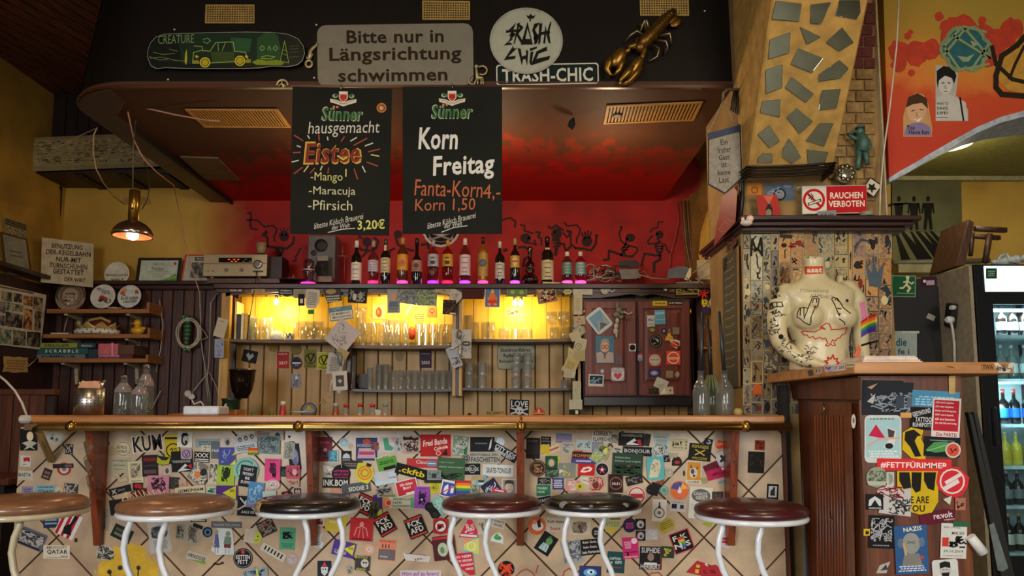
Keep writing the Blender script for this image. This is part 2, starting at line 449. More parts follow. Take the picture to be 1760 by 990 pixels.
part('leg',MB().box(xb1-.0,xb1+.06,yb-.38,yb-.05,0,zs0-.04,M('0f0806',.7)),bench)
one('corner_pipe',MB().tube([P(103,320,YW-.06),P(103,330,YW-.05),P(98,412,YW-.03),P(97,480,YW-.03)],.016,M('15110d',.4),10),'dark vertical pipe in the yellow wall corner','pipe')
# canopy
def outline(ins=0,yback=YW):
 r_=.30;xl=XL+ins;yf=YF+ins*.5
 pts=[(XR,yf)]
 for k in range(13):
  t=math.pi/2*k/12;pts.append((xl+r_*1.25-r_*1.25*math.sin(t),yf+r_-r_*math.cos(t)))
 pts.append((xl,yback));return pts
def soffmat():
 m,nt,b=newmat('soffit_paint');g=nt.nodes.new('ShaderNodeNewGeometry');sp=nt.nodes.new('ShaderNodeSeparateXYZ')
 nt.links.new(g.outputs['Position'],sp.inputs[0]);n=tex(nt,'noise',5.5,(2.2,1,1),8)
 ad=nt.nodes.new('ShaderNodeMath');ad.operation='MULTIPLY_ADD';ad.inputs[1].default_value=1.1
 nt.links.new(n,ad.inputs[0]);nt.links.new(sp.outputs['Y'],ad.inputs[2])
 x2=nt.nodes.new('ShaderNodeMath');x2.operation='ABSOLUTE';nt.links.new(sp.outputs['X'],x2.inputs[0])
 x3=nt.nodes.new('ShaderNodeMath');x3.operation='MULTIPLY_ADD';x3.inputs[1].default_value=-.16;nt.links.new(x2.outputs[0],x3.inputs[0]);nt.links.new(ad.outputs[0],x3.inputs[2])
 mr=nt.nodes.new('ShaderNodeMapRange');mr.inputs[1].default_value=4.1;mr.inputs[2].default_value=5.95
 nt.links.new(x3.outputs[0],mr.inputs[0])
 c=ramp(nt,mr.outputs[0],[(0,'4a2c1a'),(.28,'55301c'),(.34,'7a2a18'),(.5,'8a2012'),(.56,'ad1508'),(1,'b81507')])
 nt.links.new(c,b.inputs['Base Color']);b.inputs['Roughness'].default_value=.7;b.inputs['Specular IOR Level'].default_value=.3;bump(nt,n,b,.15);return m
o0=outline(0);
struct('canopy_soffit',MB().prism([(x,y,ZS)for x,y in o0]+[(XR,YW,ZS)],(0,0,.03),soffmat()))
inner=[(XL+.17,YW),(XL+.17,YF+.5)]
eb=[(x,y)for x,y in o0 if x<XL+.30]
mb=MB().prism([(x,y,ZS-.012)for x,y in eb]+[(XL+.15,YW,ZS-.012),(XL+.15,YF+.32,ZS-.012),(eb[0][0],eb[0][1]+.14,ZS-.012)],(0,0,.011),WOOD('4a342a','33221b',.4,'y'))
struct('canopy_trim',mb)
struct('canopy_trim_inner',MB().box(XL+.15,XL+.165,YF+.45,YW,ZS-.03,ZS,M('120a06',.6)))
mb=MB();top=outline(.10,YW)
m_f=WOOD('140c05','0c0703',.6,'z',3,0,.2)
a_=[(x,y,ZS+.0)for x,y in outline(0)];b_=[(x,y,ZCE)for x,y in outline(.13)]
n=len(a_);mb.add(a_+b_,[(i,i+1,n+i+1,n+i)for i in range(n-1)],m_f,True)
ai=[(x,y,z)for x,y,z in[(p[0]+(.03 if i>0 else 0),p[1]+.03,p[2])for i,p in enumerate(a_)]]
struct('canopy_fascia',mb)
mb=MB();lip=outline(-.012)
la=[(x,y,ZS-.004)for x,y in lip];lb=[(x,y,ZS+.010)for x,y in lip];n=len(la)
mb.add(la+lb,[(i,i+1,n+i+1,n+i)for i in range(n-1)],WOOD('5a3118','2c160a',.35,'x',3),True)
li=outline(.03);lc=[(x,y,ZS-.004)for x,y in li]
mb.add(la+lc,[(i,n+i,n+i+1,i+1)for i in range(n-1)],WOOD('5a3118','2c160a',.35,'x',3))
struct('canopy_lip',mb)
mb=MB();i0=11
for i in(10,11):
 p0,p1=Vector(a_[i]),Vector(a_[i+1]);q0,q1=Vector(b_[i]),Vector(b_[i+1]);nrm=Vector((-.8,-.6,0))*.008
 mb.add([p0+nrm,p1+nrm,q1+nrm,q0+nrm],[(0,1,2,3)],M('4b3c2c',.5))
struct('canopy_trim_strip',mb)
tz=Vector((0,.065,ZCE-ZS));nf=Vector((1,0,0)).cross(tz).normalized()
if nf.y>0:nf=-nf
FAS=Pl((0,YF,ZS),nf);SOF=Pl((0,0,ZS),(0,0,-1))
def vent(pl,q,nu,nv,label,lat='a08140',bar=.42,lift=.004):
 """framed lattice grille on quad q (four px corners), nu x nv openings"""
 c=sum((pl(*p)for p in q),Vector())/4;r=root('vent_grille',c,label,'vent')
 A,B,C_,D=[pl(*p,lift)for p in q];N=pl.n
 S=lambda u,v,o=0:(A*(1-u)*(1-v)+B*u*(1-v)+C_*u*v+D*(1-u)*v)+N*o
 part('backing',MB().add([S(.01,.01,-.003),S(.99,.01,-.003),S(.99,.99,-.003),S(.01,.99,-.003)],[(0,1,2,3)],M('1d1206',.8)),r)
 f=MB();t=.03;tv=t*(B-A).length/(D-A).length
 for u0,u1,v0,v1 in((0,1,0,tv),(0,1,1-tv,1),(0,t,tv,1-tv),(1-t,1,tv,1-tv)):
  f.hull([S(u0,v0),S(u1,v0),S(u1,v1),S(u0,v1)],[S(u0,v0,.006),S(u1,v0,.006),S(u1,v1,.006),S(u0,v1,.006)],M(lat,.6))
 part('frame',f,r);g=MB()
 for i in range(nu):
  u=(i+.5)/nu;h=bar/nu/2;g.hull([S(u-h,tv),S(u+h,tv),S(u+h,1-tv),S(u-h,1-tv)],[S(u-h,tv,.003),S(u+h,tv,.003),S(u+h,1-tv,.003),S(u-h,1-tv,.003)],M(lat,.6))
 for j in range(nv):
  v=(j+.5)/nv;h=bar/nv/2;g.hull([S(t,v-h,.001),S(1-t,v-h,.001),S(1-t,v+h,.001),S(t,v+h,.001)],[S(t,v-h,.004),S(1-t,v-h,.004),S(1-t,v+h,.004),S(t,v+h,.004)],M(lat,.6))
 o=part('lattice',g,r);return r
vent(FAS,[(354,9),(438,9),(438,41),(353,41)],20,8,'square lattice vent grille above the skateboard deck')
vent(FAS,[(726,2),(808,3),(808,35),(726,35)],20,8,'lattice vent grille above the grey swimming sign')
vent(FAS,[(1099,-6),(1183,-6),(1184,28),(1100,28)],20,8,'lattice vent grille behind the lobster tail')
vent(SOF,[(318,187),(478,187),(500,218),(352,218)],30,0,'slatted vent grille in the canopy underside, left one','b8863a',.5)
vent(SOF,[(1043,181),(1208,174),(1192,206),(1037,212)],27,0,'slatted vent grille in the canopy underside, right one','a8782f',.55)
q=[(310,268),(375,270),(412,308),(353,307)]
one('access_panel',MB().prism([SOF(*p,0)for p in q],(0,0,-.01),M('6a5430',.6)),'plain tan rectangular panel on the canopy underside','panel')
# the bar counter
XB0=P(28,850,YBAR).x;XB1=P(1352,850,YBAR).x
bar=root('bar_counter',((XB0+XB1)/2,3.5,0),'long bar counter clad in beige diagonal tiles with a wooden top','bar')
GR=M('46301e',.9)
part('core',MB().box(XB0,XB1,YBAR+.006,YBAR+.12,0,ZC0-.002,GR),bar)
part('side_panel',MB().box(XB0,XB0+.03,YBAR+.12,3.75,0,ZC0-.002,M('a08460',.5)),bar)
part('end_trim',MB().box(XB1-.012,XB1+.004,YBAR-.006,YBAR+.1,0,ZC0-.002,WOOD('6b3a1c','3a1c0c',.4,'z')),bar)
TM=[]
for k,c in enumerate(('b39a7e','ab9377','b8a184','a68f73')):
 m,nt,b=newmat('tile_'+c);f=tex(nt,'noise',9,(1,1,1),7);g2=lin(c)
 nt.links.new(ramp(nt,f,[(.3,tuple(x*.72 for x in g2[:3])+(1,)),(.55,c),(.75,tuple(min(1,x*1.12)for x in g2[:3])+(1,))]),b.inputs['Base Color'])
 b.inputs['Roughness'].default_value=.28;bump(nt,f,b,.06);TM.append(m)
D=(P(574,924,YBAR).x-P(415,924,YBAR).x)
c0=P(415,924,YBAR);ztop=ZC0-.02
for i in range(-16,18):
 for j in range(-10,10):
  if(i+j)%2:continue
  cx_,cz_=c0.x+(i+1)*D/2,c0.z+j*D/2;h=D/2-.0055
  q=clip([(cx_-h,cz_),(cx_,cz_-h),(cx_+h,cz_),(cx_,cz_+h)],XB0,XB1-.014,0.0,ztop)
  if q:part('tile',MB().prism([(x,YBAR,z)for x,z in q],(0,.006,0),TM[(i*3+j*5)%4]),bar)
TOPW=WOOD('b4742e','824c1a',.38,'x',4,.08)
xt0=P(52,720,YTOP).x;xt1=P(1350,720,YTOP).x
mb=MB()
xs_=P(896,720,YTOP).x;xp_=P(1276,500,3.36).x-.012
part('worktop',MB().box(xt0,xs_-.0015,YTOP,3.78,ZC0,ZC,TOPW),bar,bevel=.006)
mb.prism([(xs_+.0015,YTOP,ZC0),(xt1,YTOP,ZC0),(xt1,3.345,ZC0),(xp_,3.345,ZC0),(xp_,3.78,ZC0),(xs_+.0015,3.78,ZC0)],(0,0,ZC-ZC0),TOPW)
part('worktop',mb,bar,bevel=.006)
part('end_cap',MB().box(P(29,720,YTOP).x,xt0,YTOP-.002,3.78,ZC0-.001,ZC+.001,M('b5ada0',.35)),bar,'pale grey plastic cap on the left end of the top',bevel=.01)
part('underboard',MB().box(XB0+.1,XB1-.05,YTOP+.03,YBAR+.01,ZC0-.03,ZC0-.001,M('6a4526',.6)),bar)
YR=2.99;zr=P(700,734,YR).z
xr0=P(62,734,YR).x;xr1=P(1360,734,YR).x
rail=root('brass_rail',(xr0,YR,zr),'polished brass rail running along the front edge of the bar','rail')
e1=P(88,790,YBAR-.01)
pts=[e1,e1.lerp(Vector((xr0-.005,YR+.01,zr)),.85),Vector((xr0-.002,YR+.006,zr-.008)),Vector((xr0+.02,YR,zr)),Vector((xr1,YR,zr))]
part('tube',MB().tube(pts,.0155,BRASS,14),rail)
BX=[P(x,734,YR).x for x in(124,514,896,1282)]
for x in BX:
 b_=part('ball_joint',MB().ell((x,YR-.004,zr+.002),.024,.024,.024,M('a8823c',.3,1.0)),rail)
 part('screw',MB().lathe([(.005,0),(.005,.004)],(x,YR-.03,zr+.004),M('1a1208',.5),8,(0,1,0)),b_)
WBR=WOOD('8a3d1c','50200e',.35,'z',4,.2)
zt_=ZC0-.001;zb_=P(155,938,YBAR-.03).z
for k,x in enumerate(BX):
 xa,xb_=(x,x+.028)if k<3 else(x-.03,x+.002)
 if k==2:xa,xb_=x-.018,x+.014
 yf_=YTOP+.01
 br=part('bracket',MB().prism([(xa,yf_,zt_),(xa,YBAR-.001,zt_),(xa,YBAR-.001,zb_),(xa,YBAR-.03,zb_)],(xb_-xa,0,0),WBR),bar,'tapering reddish wooden bracket',bevel=.002)
 for z in(.06,.16,.26):
  part('screw_hole',MB().lathe([(.005,0),(.005,.003)],((xa+xb_)/2,yf_+(YBAR-.03-yf_)*z/(zt_-zb_)-.0025,zt_-z),M('1c0a04',.6),8,(0,1,0)),br)
 if k==0:
  s_=Pl((xb_+.0004,0,0),(1,0,0));g=MB()
  for pp in('143,760,148,757,152,766,158,763,161,770,155,774,154,783,147,779','144,792,150,788,154,797,159,803,151,812,147,806'):
   n_=[float(u)for u in pp.split(',')];g.fpoly(s_,list(zip(n_[::2],n_[1::2])),.0003,'a89684')
  g.fline(s_,[(152,770),(149,782),(144,789)],2.2,.0004,'a89684').fline(s_,[(155,812),(149,820),(151,832),(156,845)],2.4,.0004,'a89684').fline(s_,[(159,820),(160,826)],2,.0004,'a89684')
  part('paint_marks',g,br,'worn white paint marks')
# stools
def leather(c1,c2,nm):
 m,nt,b=newmat('seat_leather_'+nm);f=tex(nt,'noise',14,(1,1,1),6)
 nt.links.new(ramp(nt,f,[(.3,c2),(.7,c1)]),b.inputs['Base Color']);b.inputs['Roughness'].default_value=.34
 b.inputs['Coat Weight'].default_value=.25;bump(nt,tex(nt,'noise',220),b,.12,.001);return m
WHM=M('d4d6d8',.25,0,.04,.4);CRM=M('b9ab8c',.3,0,.04,.3)
TANL,BLKL,MARL=leather('8c6242','684630','tan'),leather('171210','0d0a09','black'),leather('4a1418','2d0a0c','maroon')
SEATS=[(43,880,94,TANL,CRM,(76,0),1,'tan leather bar stool with a cream frame at the far left edge'),(303,880,90,TANL,WHM,(245,303),1,'light tan leather bar stool with frayed stuffing at its rim'),(530,877,82.5,BLKL,WHM,(533,590),-1,'torn black leather bar stool with a ripped seam and tan foam on the left'),(845,876,81.5,MARL,WHM,(785,843),1,'dark red leather bar stool with a worn grey top in front of the middle bracket'),(1019,875,79,BLKL,WHM,(975,1034),1,'black leather bar stool patched with grey tape spots'),(1290,888,90,MARL,WHM,(1232,1296),1,'dark red leather bar stool at the right end of the bar')]
for i,(px,py,hw,lea,fr,legs,bd,lab)in enumerate(SEATS):
 R_=.178;y=F*R_/hw/1.004;c=P(px,py,y);cz=c.z
 st=root('bar_stool',(c.x,y,0),lab,'stool','round bar stools along the bar')
 ring=[(c.x+(R_-.004)*math.cos(t*math.pi/16),y+(R_-.004)*math.sin(t*math.pi/16),cz)for t in range(32)]
 part('frame_ring',MB().tube(ring,.0095,fr,10,closed=True),st)
 part('seat_plate',MB().lathe([(R_-.02,-.004),(R_-.02,.006)],c,M('2a2522',.7),32),st)
 prof=[(R_-.012,.004),(R_+.002,.012),(R_+.005,.022),(R_+.001,.033),(R_-.02,.044),(R_-.06,.051),(R_-.12,.055),(.001,.056)]
 cu=part('cushion',MB().lathe(prof,c,lea,40),st)
 top=lambda x,z:0
 if i==1:
  f=MB()
  for k in range(14):
   t=math.radians(128+k*4.2);q=c+Vector(((R_-.02)*math.cos(t),(R_-.02)*math.sin(t),.043))
   f.tube([q,q+Vector((-.012-.008*(k%3),.01,.014+.006*(k%2)))],.0018,M('cdb48a',.9),4)
  t=math.radians(185);q=c+Vector((R_*math.cos(t),R_*math.sin(t),.03))
  f.prism([q,q+Vector((.008,-.01,.002)),q+Vector((.006,0,.022))],(.003,0,0),M('c2a274',.9))
  part('frayed_stuffing',f,cu,'pale frayed stuffing at the rim')
 if i==2:
  part('torn_patch',MB().lathe([(R_+.0065,.012),(R_+.0085,.022),(R_+.0045,.034),(R_-.012,.045)],c,lea,40),cu)
  sec=MB();n_=5;vs=[];fs=[]
  for k in range(n_+1):
   t=math.radians(170+k*11)
   for rr,zz in((R_+.007,.009),(R_+.0095,.022),(R_+.004,.036),(R_-.014-.008*(k%2),.0475)):vs.append(c+Vector((rr*math.cos(t),rr*math.sin(t),zz)))
  for k in range(n_):
   for j in range(3):a=k*4+j;fs.append((a,a+1,a+5,a+4))
  sec.add(vs,fs,M('a88c62',.9,bmp=.4,sc=90),True);part('exposed_foam',sec,cu,'tan foam showing through the rip')
  bt=MB().lathe([(.006,0),(.004,.004)],c+Vector((0,0,.055)),M('3a3330',.5),10);part('button',bt,cu)
 if i==4:
  for t,s_ in((228,.020),(262,.009),(305,.014)):
   t=math.radians(t);q=c+Vector(((R_-.002)*math.cos(t),(R_-.002)*math.sin(t),.031))
   part('tape_patch',MB().ell(q,s_,.006,s_*.72,M('6a6660',.5,bmp=.5,sc=80),10,6),cu,'grey tape patch')
 lx=[]
 for k in range(2):
  dx=(.058,-.062)[k]if i==0 else(legs[k]-px)/hw*R_
  yy=y+(-.11 if i==0 else-.07);x=c.x+dx;lx.append(x)
  h=[(0,0),(.0,-.02),(-.012,-.055),(-.016,-.10),(-.004,-.15),(.02,-.20),(.045,-.28),(.05,-.45),(.03,-cz+.03),(.03,-cz+.012)]
  pts=[(x+bd*u,yy-.02*min(1,-v/.4)+(.02 if n_==9 else 0),cz-.006+v)for n_,(u,v)in enumerate(h)]
  part('leg',MB().tube(pts,.0105,fr,10),st)
 xa,xb_=sorted(x+.03*bd for x in lx);fl=[(xa,y-.10,.011),(xa-.09,y-.02,.011),(xa-.10,y+.2,.011),(xb_+.10,y+.2,.011),(xb_+.09,y-.02,.011),(xb_,y-.10,.011)]
 part('floor_frame',MB().tube(fl,.0105,fr,8),st)
def bx(x0,y0,x1,y1,Y,d,m):p=P(x0,y0,Y);q=P(x1,y1,Y);return MB().box(p.x,q.x,Y,Y+d,q.z,p.z,m)
# back bar
YB=5.06;YS=4.84
XS0=P(384,600,YS).x;XS1=P(1194,600,YS).x
z_top=P(800,487,YS-.05).z;z_top0=P(800,496,YS-.05).z
TANB=[WOOD('b08a4c','9c783c',.5,'z',3),WOOD('a88448','967238',.5,'z',3)]
bb=root('back_bar',((XS0+XS1)/2,YS,0),'wide wooden back-bar shelving unit with board back behind the counter','shelving')
x=XS0;zsh=P(800,586,YS).z;k=0
w_=P(500,600,YB).x-P(475.5,600,YB).x
part('back_panel',MB().box(XS0,XS1,YB+.014,YB+.03,.4,z_top0,M('2f1e0e',.8)),bb)
YELB=WOOD('e6b82c','d09c1c',.5,'z',3)
while x<XS1-.01:
 e=min(x+w_-.004,XS1)
 part('board',MB().prism([(x,YB+.014,.6),(x+.004,YB,.6),(e-.004,YB,.6),(e,YB+.014,.6)],(0,0,z_top0-.6),TANB[k%2]),bb);x+=w_;k+=1
part('top_shelf',MB().box(P(372,490,YS).x,P(1242,490,YS).x,YS-.05,YB+.14,z_top0,z_top,DARKW),bb,bevel=.005)
part('top_moulding',MB().box(P(374,490,YS).x,P(1240,490,YS).x,YS-.03,YS,z_top0-.02,z_top0,DARKW),bb)
zv0=P(800,516,YS).z
va=PlY(YS)
def valance(x0,x1,m,amp=6,y0=495,yb=510,n=24):
 pts=[(x0,y0)]+[(x0+(x1-x0)*k/n,yb-amp*abs(math.sin(math.pi*k/n*2))**.6)for k in range(n+1)]+[(x1,y0)]
 return MB().prism([va(*p)for p in pts],(0,.018,0),m)
for x0,x1 in((388,598),(598,786),(786,1000)):
 part('valance',valance(x0,x1,DARKW),bb)
part('valance',MB().prism([va(*p)for p in((1000,497),(1200,497),(1200,512),(1160,514),(1120,506),(1100,510),(1085,506),(1030,513),(1000,513))],(0,-.02,0),DARKW),bb)
OKW=WOOD('b08a4e','8a6630',.45,'z',3);DK2=WOOD('32180e','1a0c06',.4,'z',4)
def upright(x0,x1,y0,y1,m,yy=YS,d=.2):
 p=P(x0,y0,yy);q=P(x1,y1,yy);part('upright',MB().box(p.x,q.x,yy,yy+d,q.z,p.z,m),bb,bevel=.003)
upright(381,389,498,700,WOOD('c59a3c','8d6822',.4,'z',3),d=.04)
upright(778,783,500,681,OKW);upright(784,788,500,681,DK2,d=.15);upright(789,794,500,681,OKW)
upright(596,602,592,672,DK2);upright(984,990,500,712,DK2,d=.2);upright(992,999,500,712,OKW)
upright(1189,1194,512,712,M('5a4836',.5))
def shelf(x0,x1,py,m,th=5,sag=1.5,yf=YS+.01,nm='shelf'):
 n=10;a=[];
 for k in range(n+1):
  px=x0+(x1-x0)*k/n;a.append(P(px,py+sag*math.sin(math.pi*k/n),yf))
 mb=MB();t=abs(P(x0,py,yf).z-P(x0,py+th,yf).z)
 prof=a+[p-Vector((0,0,t))for p in reversed(a)]
 mb.prism(prof,(0,YB-yf,0),m);o=part(nm,mb,bb);return sum(p.z for p in a)/len(a),(a[0].z,a[n//2].z)
ZS1=shelf(389,597,582.5,WOOD('6b5030','3c2a16',.5,'x'))[0]
ZS2=shelf(602,779,593,WOOD('6b5030','3c2a16',.5,'x'))[0]
ZS3=shelf(794,984,581.5,WOOD('6b5030','3c2a16',.5,'x'))[0]
ZL2=shelf(600,779,668.5,DK2,4)[0];ZL3=shelf(794,984,666.5,DK2,4)[0]
part('lining',MB().box(XS0+.03,P(984,600,YS).x,YB-.004,YB-.0005,ZS1,z_top0-.012,YELB),bb,'bright yellow painted back of the lit upper row')
for px in range(414,984,25):
 if px%2==0 or True:part('joint',MB().box(P(px,540,YB).x,P(px,540,YB).x+.003,YB-.0055,YB-.004,ZS1,z_top0-.012,M('7a5810',.7)),bb)
struct('trim_5',MB().box(XS0,XS1+.6,4.35,YB,.96,1.0,M('2b231c',.4)).box(XS0,XS1+.6,4.4,YB,0,.96,M('1a1511',.7)))
struct('trim_13',bx(500,719,556,760,4.25,.32,M('4a4a48',.4)));struct('trim_14',bx(798,717,816,760,4.45,.1,M('4a4a48',.4)))
for px,py,lab in((475,519,'bare lit bulb hanging over the glasses in the left bay'),(890,521,'pair of bare lit bulbs under the valance of the right bay')):
 c=P(px,py,YS+.09)
 lb=root('light_bulb',c,lab,'lamp')
 n_=(0,)if px<500 else(-.02,.02)
 for dx in n_:
  q=c+Vector((dx,0,0))
  part('bulb',MB().ell(q,.016,.016,.022,EMIT('fff2c0',14),12,8),lb)
  part('socket',MB().lathe([(.012,.018),(.012,.05)],q,M('6b604a',.5),10),lb)
 point('bulb_light',c+Vector((0,-.02,-.045)),7,(1.0,.76,.32),.03)
tf=root('fill_tube_lamp',P(690,503,YS+.05),'small unseen tube lamp added behind the valance to light the middle bay','lamp')  # added source, brightens the middle bay
part('tube',MB().tube([P(640,503,YS+.05),P(745,503,YS+.05)],.007,EMIT('fff0b8',6),8),tf);part('bracket',bx(636,498,748,502,YS+.03,.04,M('6b604a',.5)),tf)
area('tube_fill_light',P(692,506,YS+.06),P(692,560,YB),.4,.03,4.5,(1.0,.74,.32))
for x in(-.95,-.1,.55):  # added lamps that brighten the red wall and soffit
 f_=root('fill_downlight',(x,3.72,ZS),'small round fill lamp added under the canopy behind the chalkboards, '+{-.95:'left',-.1:'middle',.55:'right'}[x]+' one','lamp')
 part('housing',MB().lathe([(.02,0),(.026,-.012),(.02,-.014)],(x,3.72,ZS-.0005),M('2a1810',.5),12),f_)
 point('canopy_fill_light',(x,4.0,ZS-.28),6.5,(1.0,.72,.42),.05)
YK=4.80
cb=root('wall_cupboard',P(1095,690,YK),'dark reddish wooden cupboard with two panelled doors covered in stickers','cupboard')
CW=WOOD('6a2a16','421a0c',.55,'z',4);CW2=WOOD('752f18','4a1c0e',.5,'z',4)
def bx(x0,y0,x1,y1,Y,d,m):p=P(x0,y0,Y);q=P(x1,y1,Y);return MB().box(p.x,q.x,Y,Y+d,q.z,p.z,m)
part('carcass',bx(1001,514,1190,698,YK+.02,.22,M('120c0a',.6)),cb)
part('base_board',bx(1003,682,1189,697,YK,.02,M('17110e',.4)),cb,bevel=.003)
for x0,x1 in((1003,1095),(1096,1188)):
 d=part('door',bx(x0,517,x1,681,YK,.02,CW),cb,bevel=.003)
 fr_=MB();q=PlY(YK)
 xi0,xi1=x0+14,x1-17
 if x0>1050:xi0,xi1=x0+9,x1-16
 o_=[(x0+3,520),(x1-3,520),(x1-3,678),(x0+3,678)];i_=[(xi0,530),(xi1,530),(xi1,660),(xi0,660)]
 A_=[q(*p,.0)for p in o_]+[q(*p,.0)for p in i_];B_=[q(*p,.012)for p in o_]+[q(*p,.012)for p in i_]
 fr_.add(A_+B_,[(8+j,8+(j+1)%4,12+(j+1)%4,12+j)for j in range(4)]+[(4+j,4+(j+1)%4,12+(j+1)%4,12+j)for j in range(4)]+[(j,(j+1)%4,8+(j+1)%4,8+j)for j in range(4)],CW2)
 part('rail_frame',fr_,d);part('field',MB().hull([q(xi0+4,534,0),q(xi1-4,534,0),q(xi1-4,656,0),q(xi0+4,656,0)],[q(xi0+8,538,.006),q(xi1-8,538,.006),q(xi1-8,652,.006),q(xi0+8,652,.006)],CW2),d)
 part('hinge',MB().tube([q(x0+1 if x0<1050 else x1-1,530,.012),q(x0+1 if x0<1050 else x1-1,541,.012)],.005,BRASS),d)
part('latch',bx(1097,597,1102,604,YK-.02,.02,M('241a12',.4)),cb)
YN=4.86
ns=root('corner_shelf',P(1225,700,YN),'narrow open corner shelf with orange-lit edges behind the tapers','shelf')
part('back_panel',bx(1196,498,1262,716,YN+.16,.02,WOOD('4a2412','2a1309',.5,'z')),ns)
ORW=WOOD('c9662a','8c3c14',.4,'x')
part('shelf_board',bx(1208,596,1262,600,YN,.16,ORW),ns);part('shelf_board',bx(1210,653,1262,657,YN,.16,ORW),ns)
part('divider',bx(1216,562,1219,600,YN,.1,ORW),ns)
# right side wall of the niche with an arch
A0=P(1176,400,YW-.001);A1=Vector((1.50,4.15,0))
nn=(Vector((A1.x,A1.y,0))-Vector((A0.x,A0.y,0))).normalized();nrm=Vector((-nn.y,nn.x,0))
if nrm.dot(Vector((0,0,0))-A1)<0:nrm=-nrm
WR=Pl((A0.x,A0.y,0),nrm)
zz=P(1176,345,YW).z
mb=MB().prism([Vector((A0.x,A0.y,0)),Vector((A1.x,A1.y,0)),Vector((A1.x,A1.y,ZS)),Vector((A0.x,A0.y,ZS))],-nrm*.05,M('8a6226',.7,var=.25,sc=6))
struct('wall_right_niche',mb)
q=[(1212,482),(1203,440),(1207,400),(1216,370),(1228,346),(1242,330),(1252,328),(1252,482)]
al=root('arched_niche',WR(1225,480),'flat arched panel, pale yellow for the lit opening beside the red wall','niche')
part('recess',MB().prism([WR(*p,.002)for p in q],nrm*.004,M('d8b040',.6,sc=8)),al)  # glow of the lit arch put into the pale yellow colour
part('arch_trim',MB().tube([WR(*p,.008)for p in q[:7]],.012,M('b8862c',.6)),al)
part('sill',MB().prism([WR(*p,.01)for p in((1200,447),(1252,447),(1252,480),(1200,480))],nrm*.01,M('d8cc9c',.6)),al)
point('niche_light',WR(1232,420,.22),1.6,(1.0,.78,.36),.04)  # added point light near the arch panel, no lamp built
point('corner_shelf_light',P(1228,560,YN+.05),.9,(1,.68,.3),.03)  # assumed light for the orange-lit shelf, no lamp built
# pillar
YP=3.36
px0,px1=P(1276,500,YP).x,P(1534,500,YP).x
zcor=P(1400,402,YP).z;YPB=3.9
ZLB=.0
struct('pillar',MB().box(px0,px1,YP,YPB,0,ZCE,M('8f6f40',.8,var=.2,sc=8,bmp=.3)))
def frame_loop(off,z0,z1,m):
 return MB().box(px0-off*.3,px1+off,YP-off,YPB+off,z0,z1,m)
mb=frame_loop(.05,zcor,zcor+.02,DARKW);
for o_,a_,b_ in((.075,.02,.04),(.10,.04,.062)):
 t=frame_loop(o_,zcor+a_,zcor+b_,DARKW);mb.add(t.v,t.f,DARKW)
cor=struct('trim_6',mb,bevel=.004)
ZCOR=zcor+.062
# buttress with mirror shards on the pillar
XF=1.06
TL=PX(1327,0,XF);BLc=PX(1287,286,XF);TR_=P(1493,0,TL.y);BR_=P(1434,284,BLc.y)
k=(ZCE-TL.z)/(TL.z-BLc.z)
TL2=TL+(TL-BLc)*k;TR2=TR_+(TR_-BR_)*k
BT=root('buttress',(XF,BLc.y,BLc.z),'yellow plastered sloping buttress studded with broken mirror pieces','pillar')
PLAS=M('b08a44',.8,var=.16,bmp=.35,sc=18)
yb_=YP+.0
back=lambda v:Vector((v.x,yb_,v.z))
part('plaster_body',MB().hull([BLc,BR_,TR2,TL2],[back(BLc),back(BR_),back(TR2),back(TL2)],PLAS),BT,bevel=.008)
BN_=(BR_-BLc).cross(TL-BLc).normalized()
if BN_.y>0:BN_=-BN_
BP=Pl(BLc,BN_)
MIR=M('d0d8cc',.08,1.0,.05)
SH=['315,2,420,15,408,88,298,78','455,18,540,8,498,98,455,95','572,0,655,0,658,50,640,80,555,62','412,108,497,150,440,180','290,160,374,130,368,215,283,240','582,110,630,172,572,208,517,172','405,196,507,235,460,296,374,260','272,283,342,260,340,355,274,380','378,311,468,380,436,416,351,355','572,243,610,277,575,318,486,330,490,300','500,366,578,360,560,440,488,446','260,410,333,402,330,475,250,456','398,438,465,492,410,543,358,475','288,508,332,572,288,600,240,545','490,500,549,498,510,594,435,570','368,560,419,636,381,665,340,636,345,598','242,640,262,620,300,624,300,660,240,662','440,605,527,616,510,672,445,668']
for s_ in SH:
 n_=[float(u)for u in s_.split(',')];pts=[(x/2.357+1200,y/2.357)for x,y in zip(n_[::2],n_[1::2])]
 part('mirror_shard',MB().hull([BP(x,y,.0005)for x,y in pts],[BP(x,y,.006)for x,y in pts],MIR),BT,bevel=.0015)
for k in range(4):
 y0=287+k*5.4
 a0,a1=BP(1284+k*.7,y0,.012),BP(1436-k*1.5,y0-7,.012)
 pts=[Vector((a0.x-.004,YP-.004,a0.z+.01)),a0]+[a0.lerp(a1,t/8)-Vector((0,0,.006*math.sin(math.pi*t/8)))for t in range(1,8)]+[a1,Vector((a1.x+.008,YP-.004,a1.z+.004))]
 part('steel_band',MB().tube(pts,.005,M('191715',.35,.6),8),BT,'black steel band')
BR=[M('9b7d4c',.9,var=.25,bmp=.5,sc=30),M('8a6c3e',.9,var=.25,bmp=.5,sc=30),M('a58a58',.9,var=.25,bmp=.5,sc=30)]
PPL=PlY(YP)
pil=bpy.data.objects['pillar']
y=4;r_=0
while y<376:
 x=1440-(r_%2)*16-max(0,(90-y))*0;
 while x<1504:
  e=min(x+30,1505);pts=[(x+1,y+1),(e-1,y+1),(e-1,y+17.5),(x+1,y+17.5)]
  if e-x>4 and x>1404:
   mm=M('5a1f1a',.8,var=.2)if y<105 else BR[(r_*3+int(x))%3]
   struct('brick',MB().hull([PPL(*p,0)for p in pts],[PPL(*p,.008+.004*((r_+int(x))%2))for p in pts],mm),pil)
  x+=31
 y+=19;r_+=1
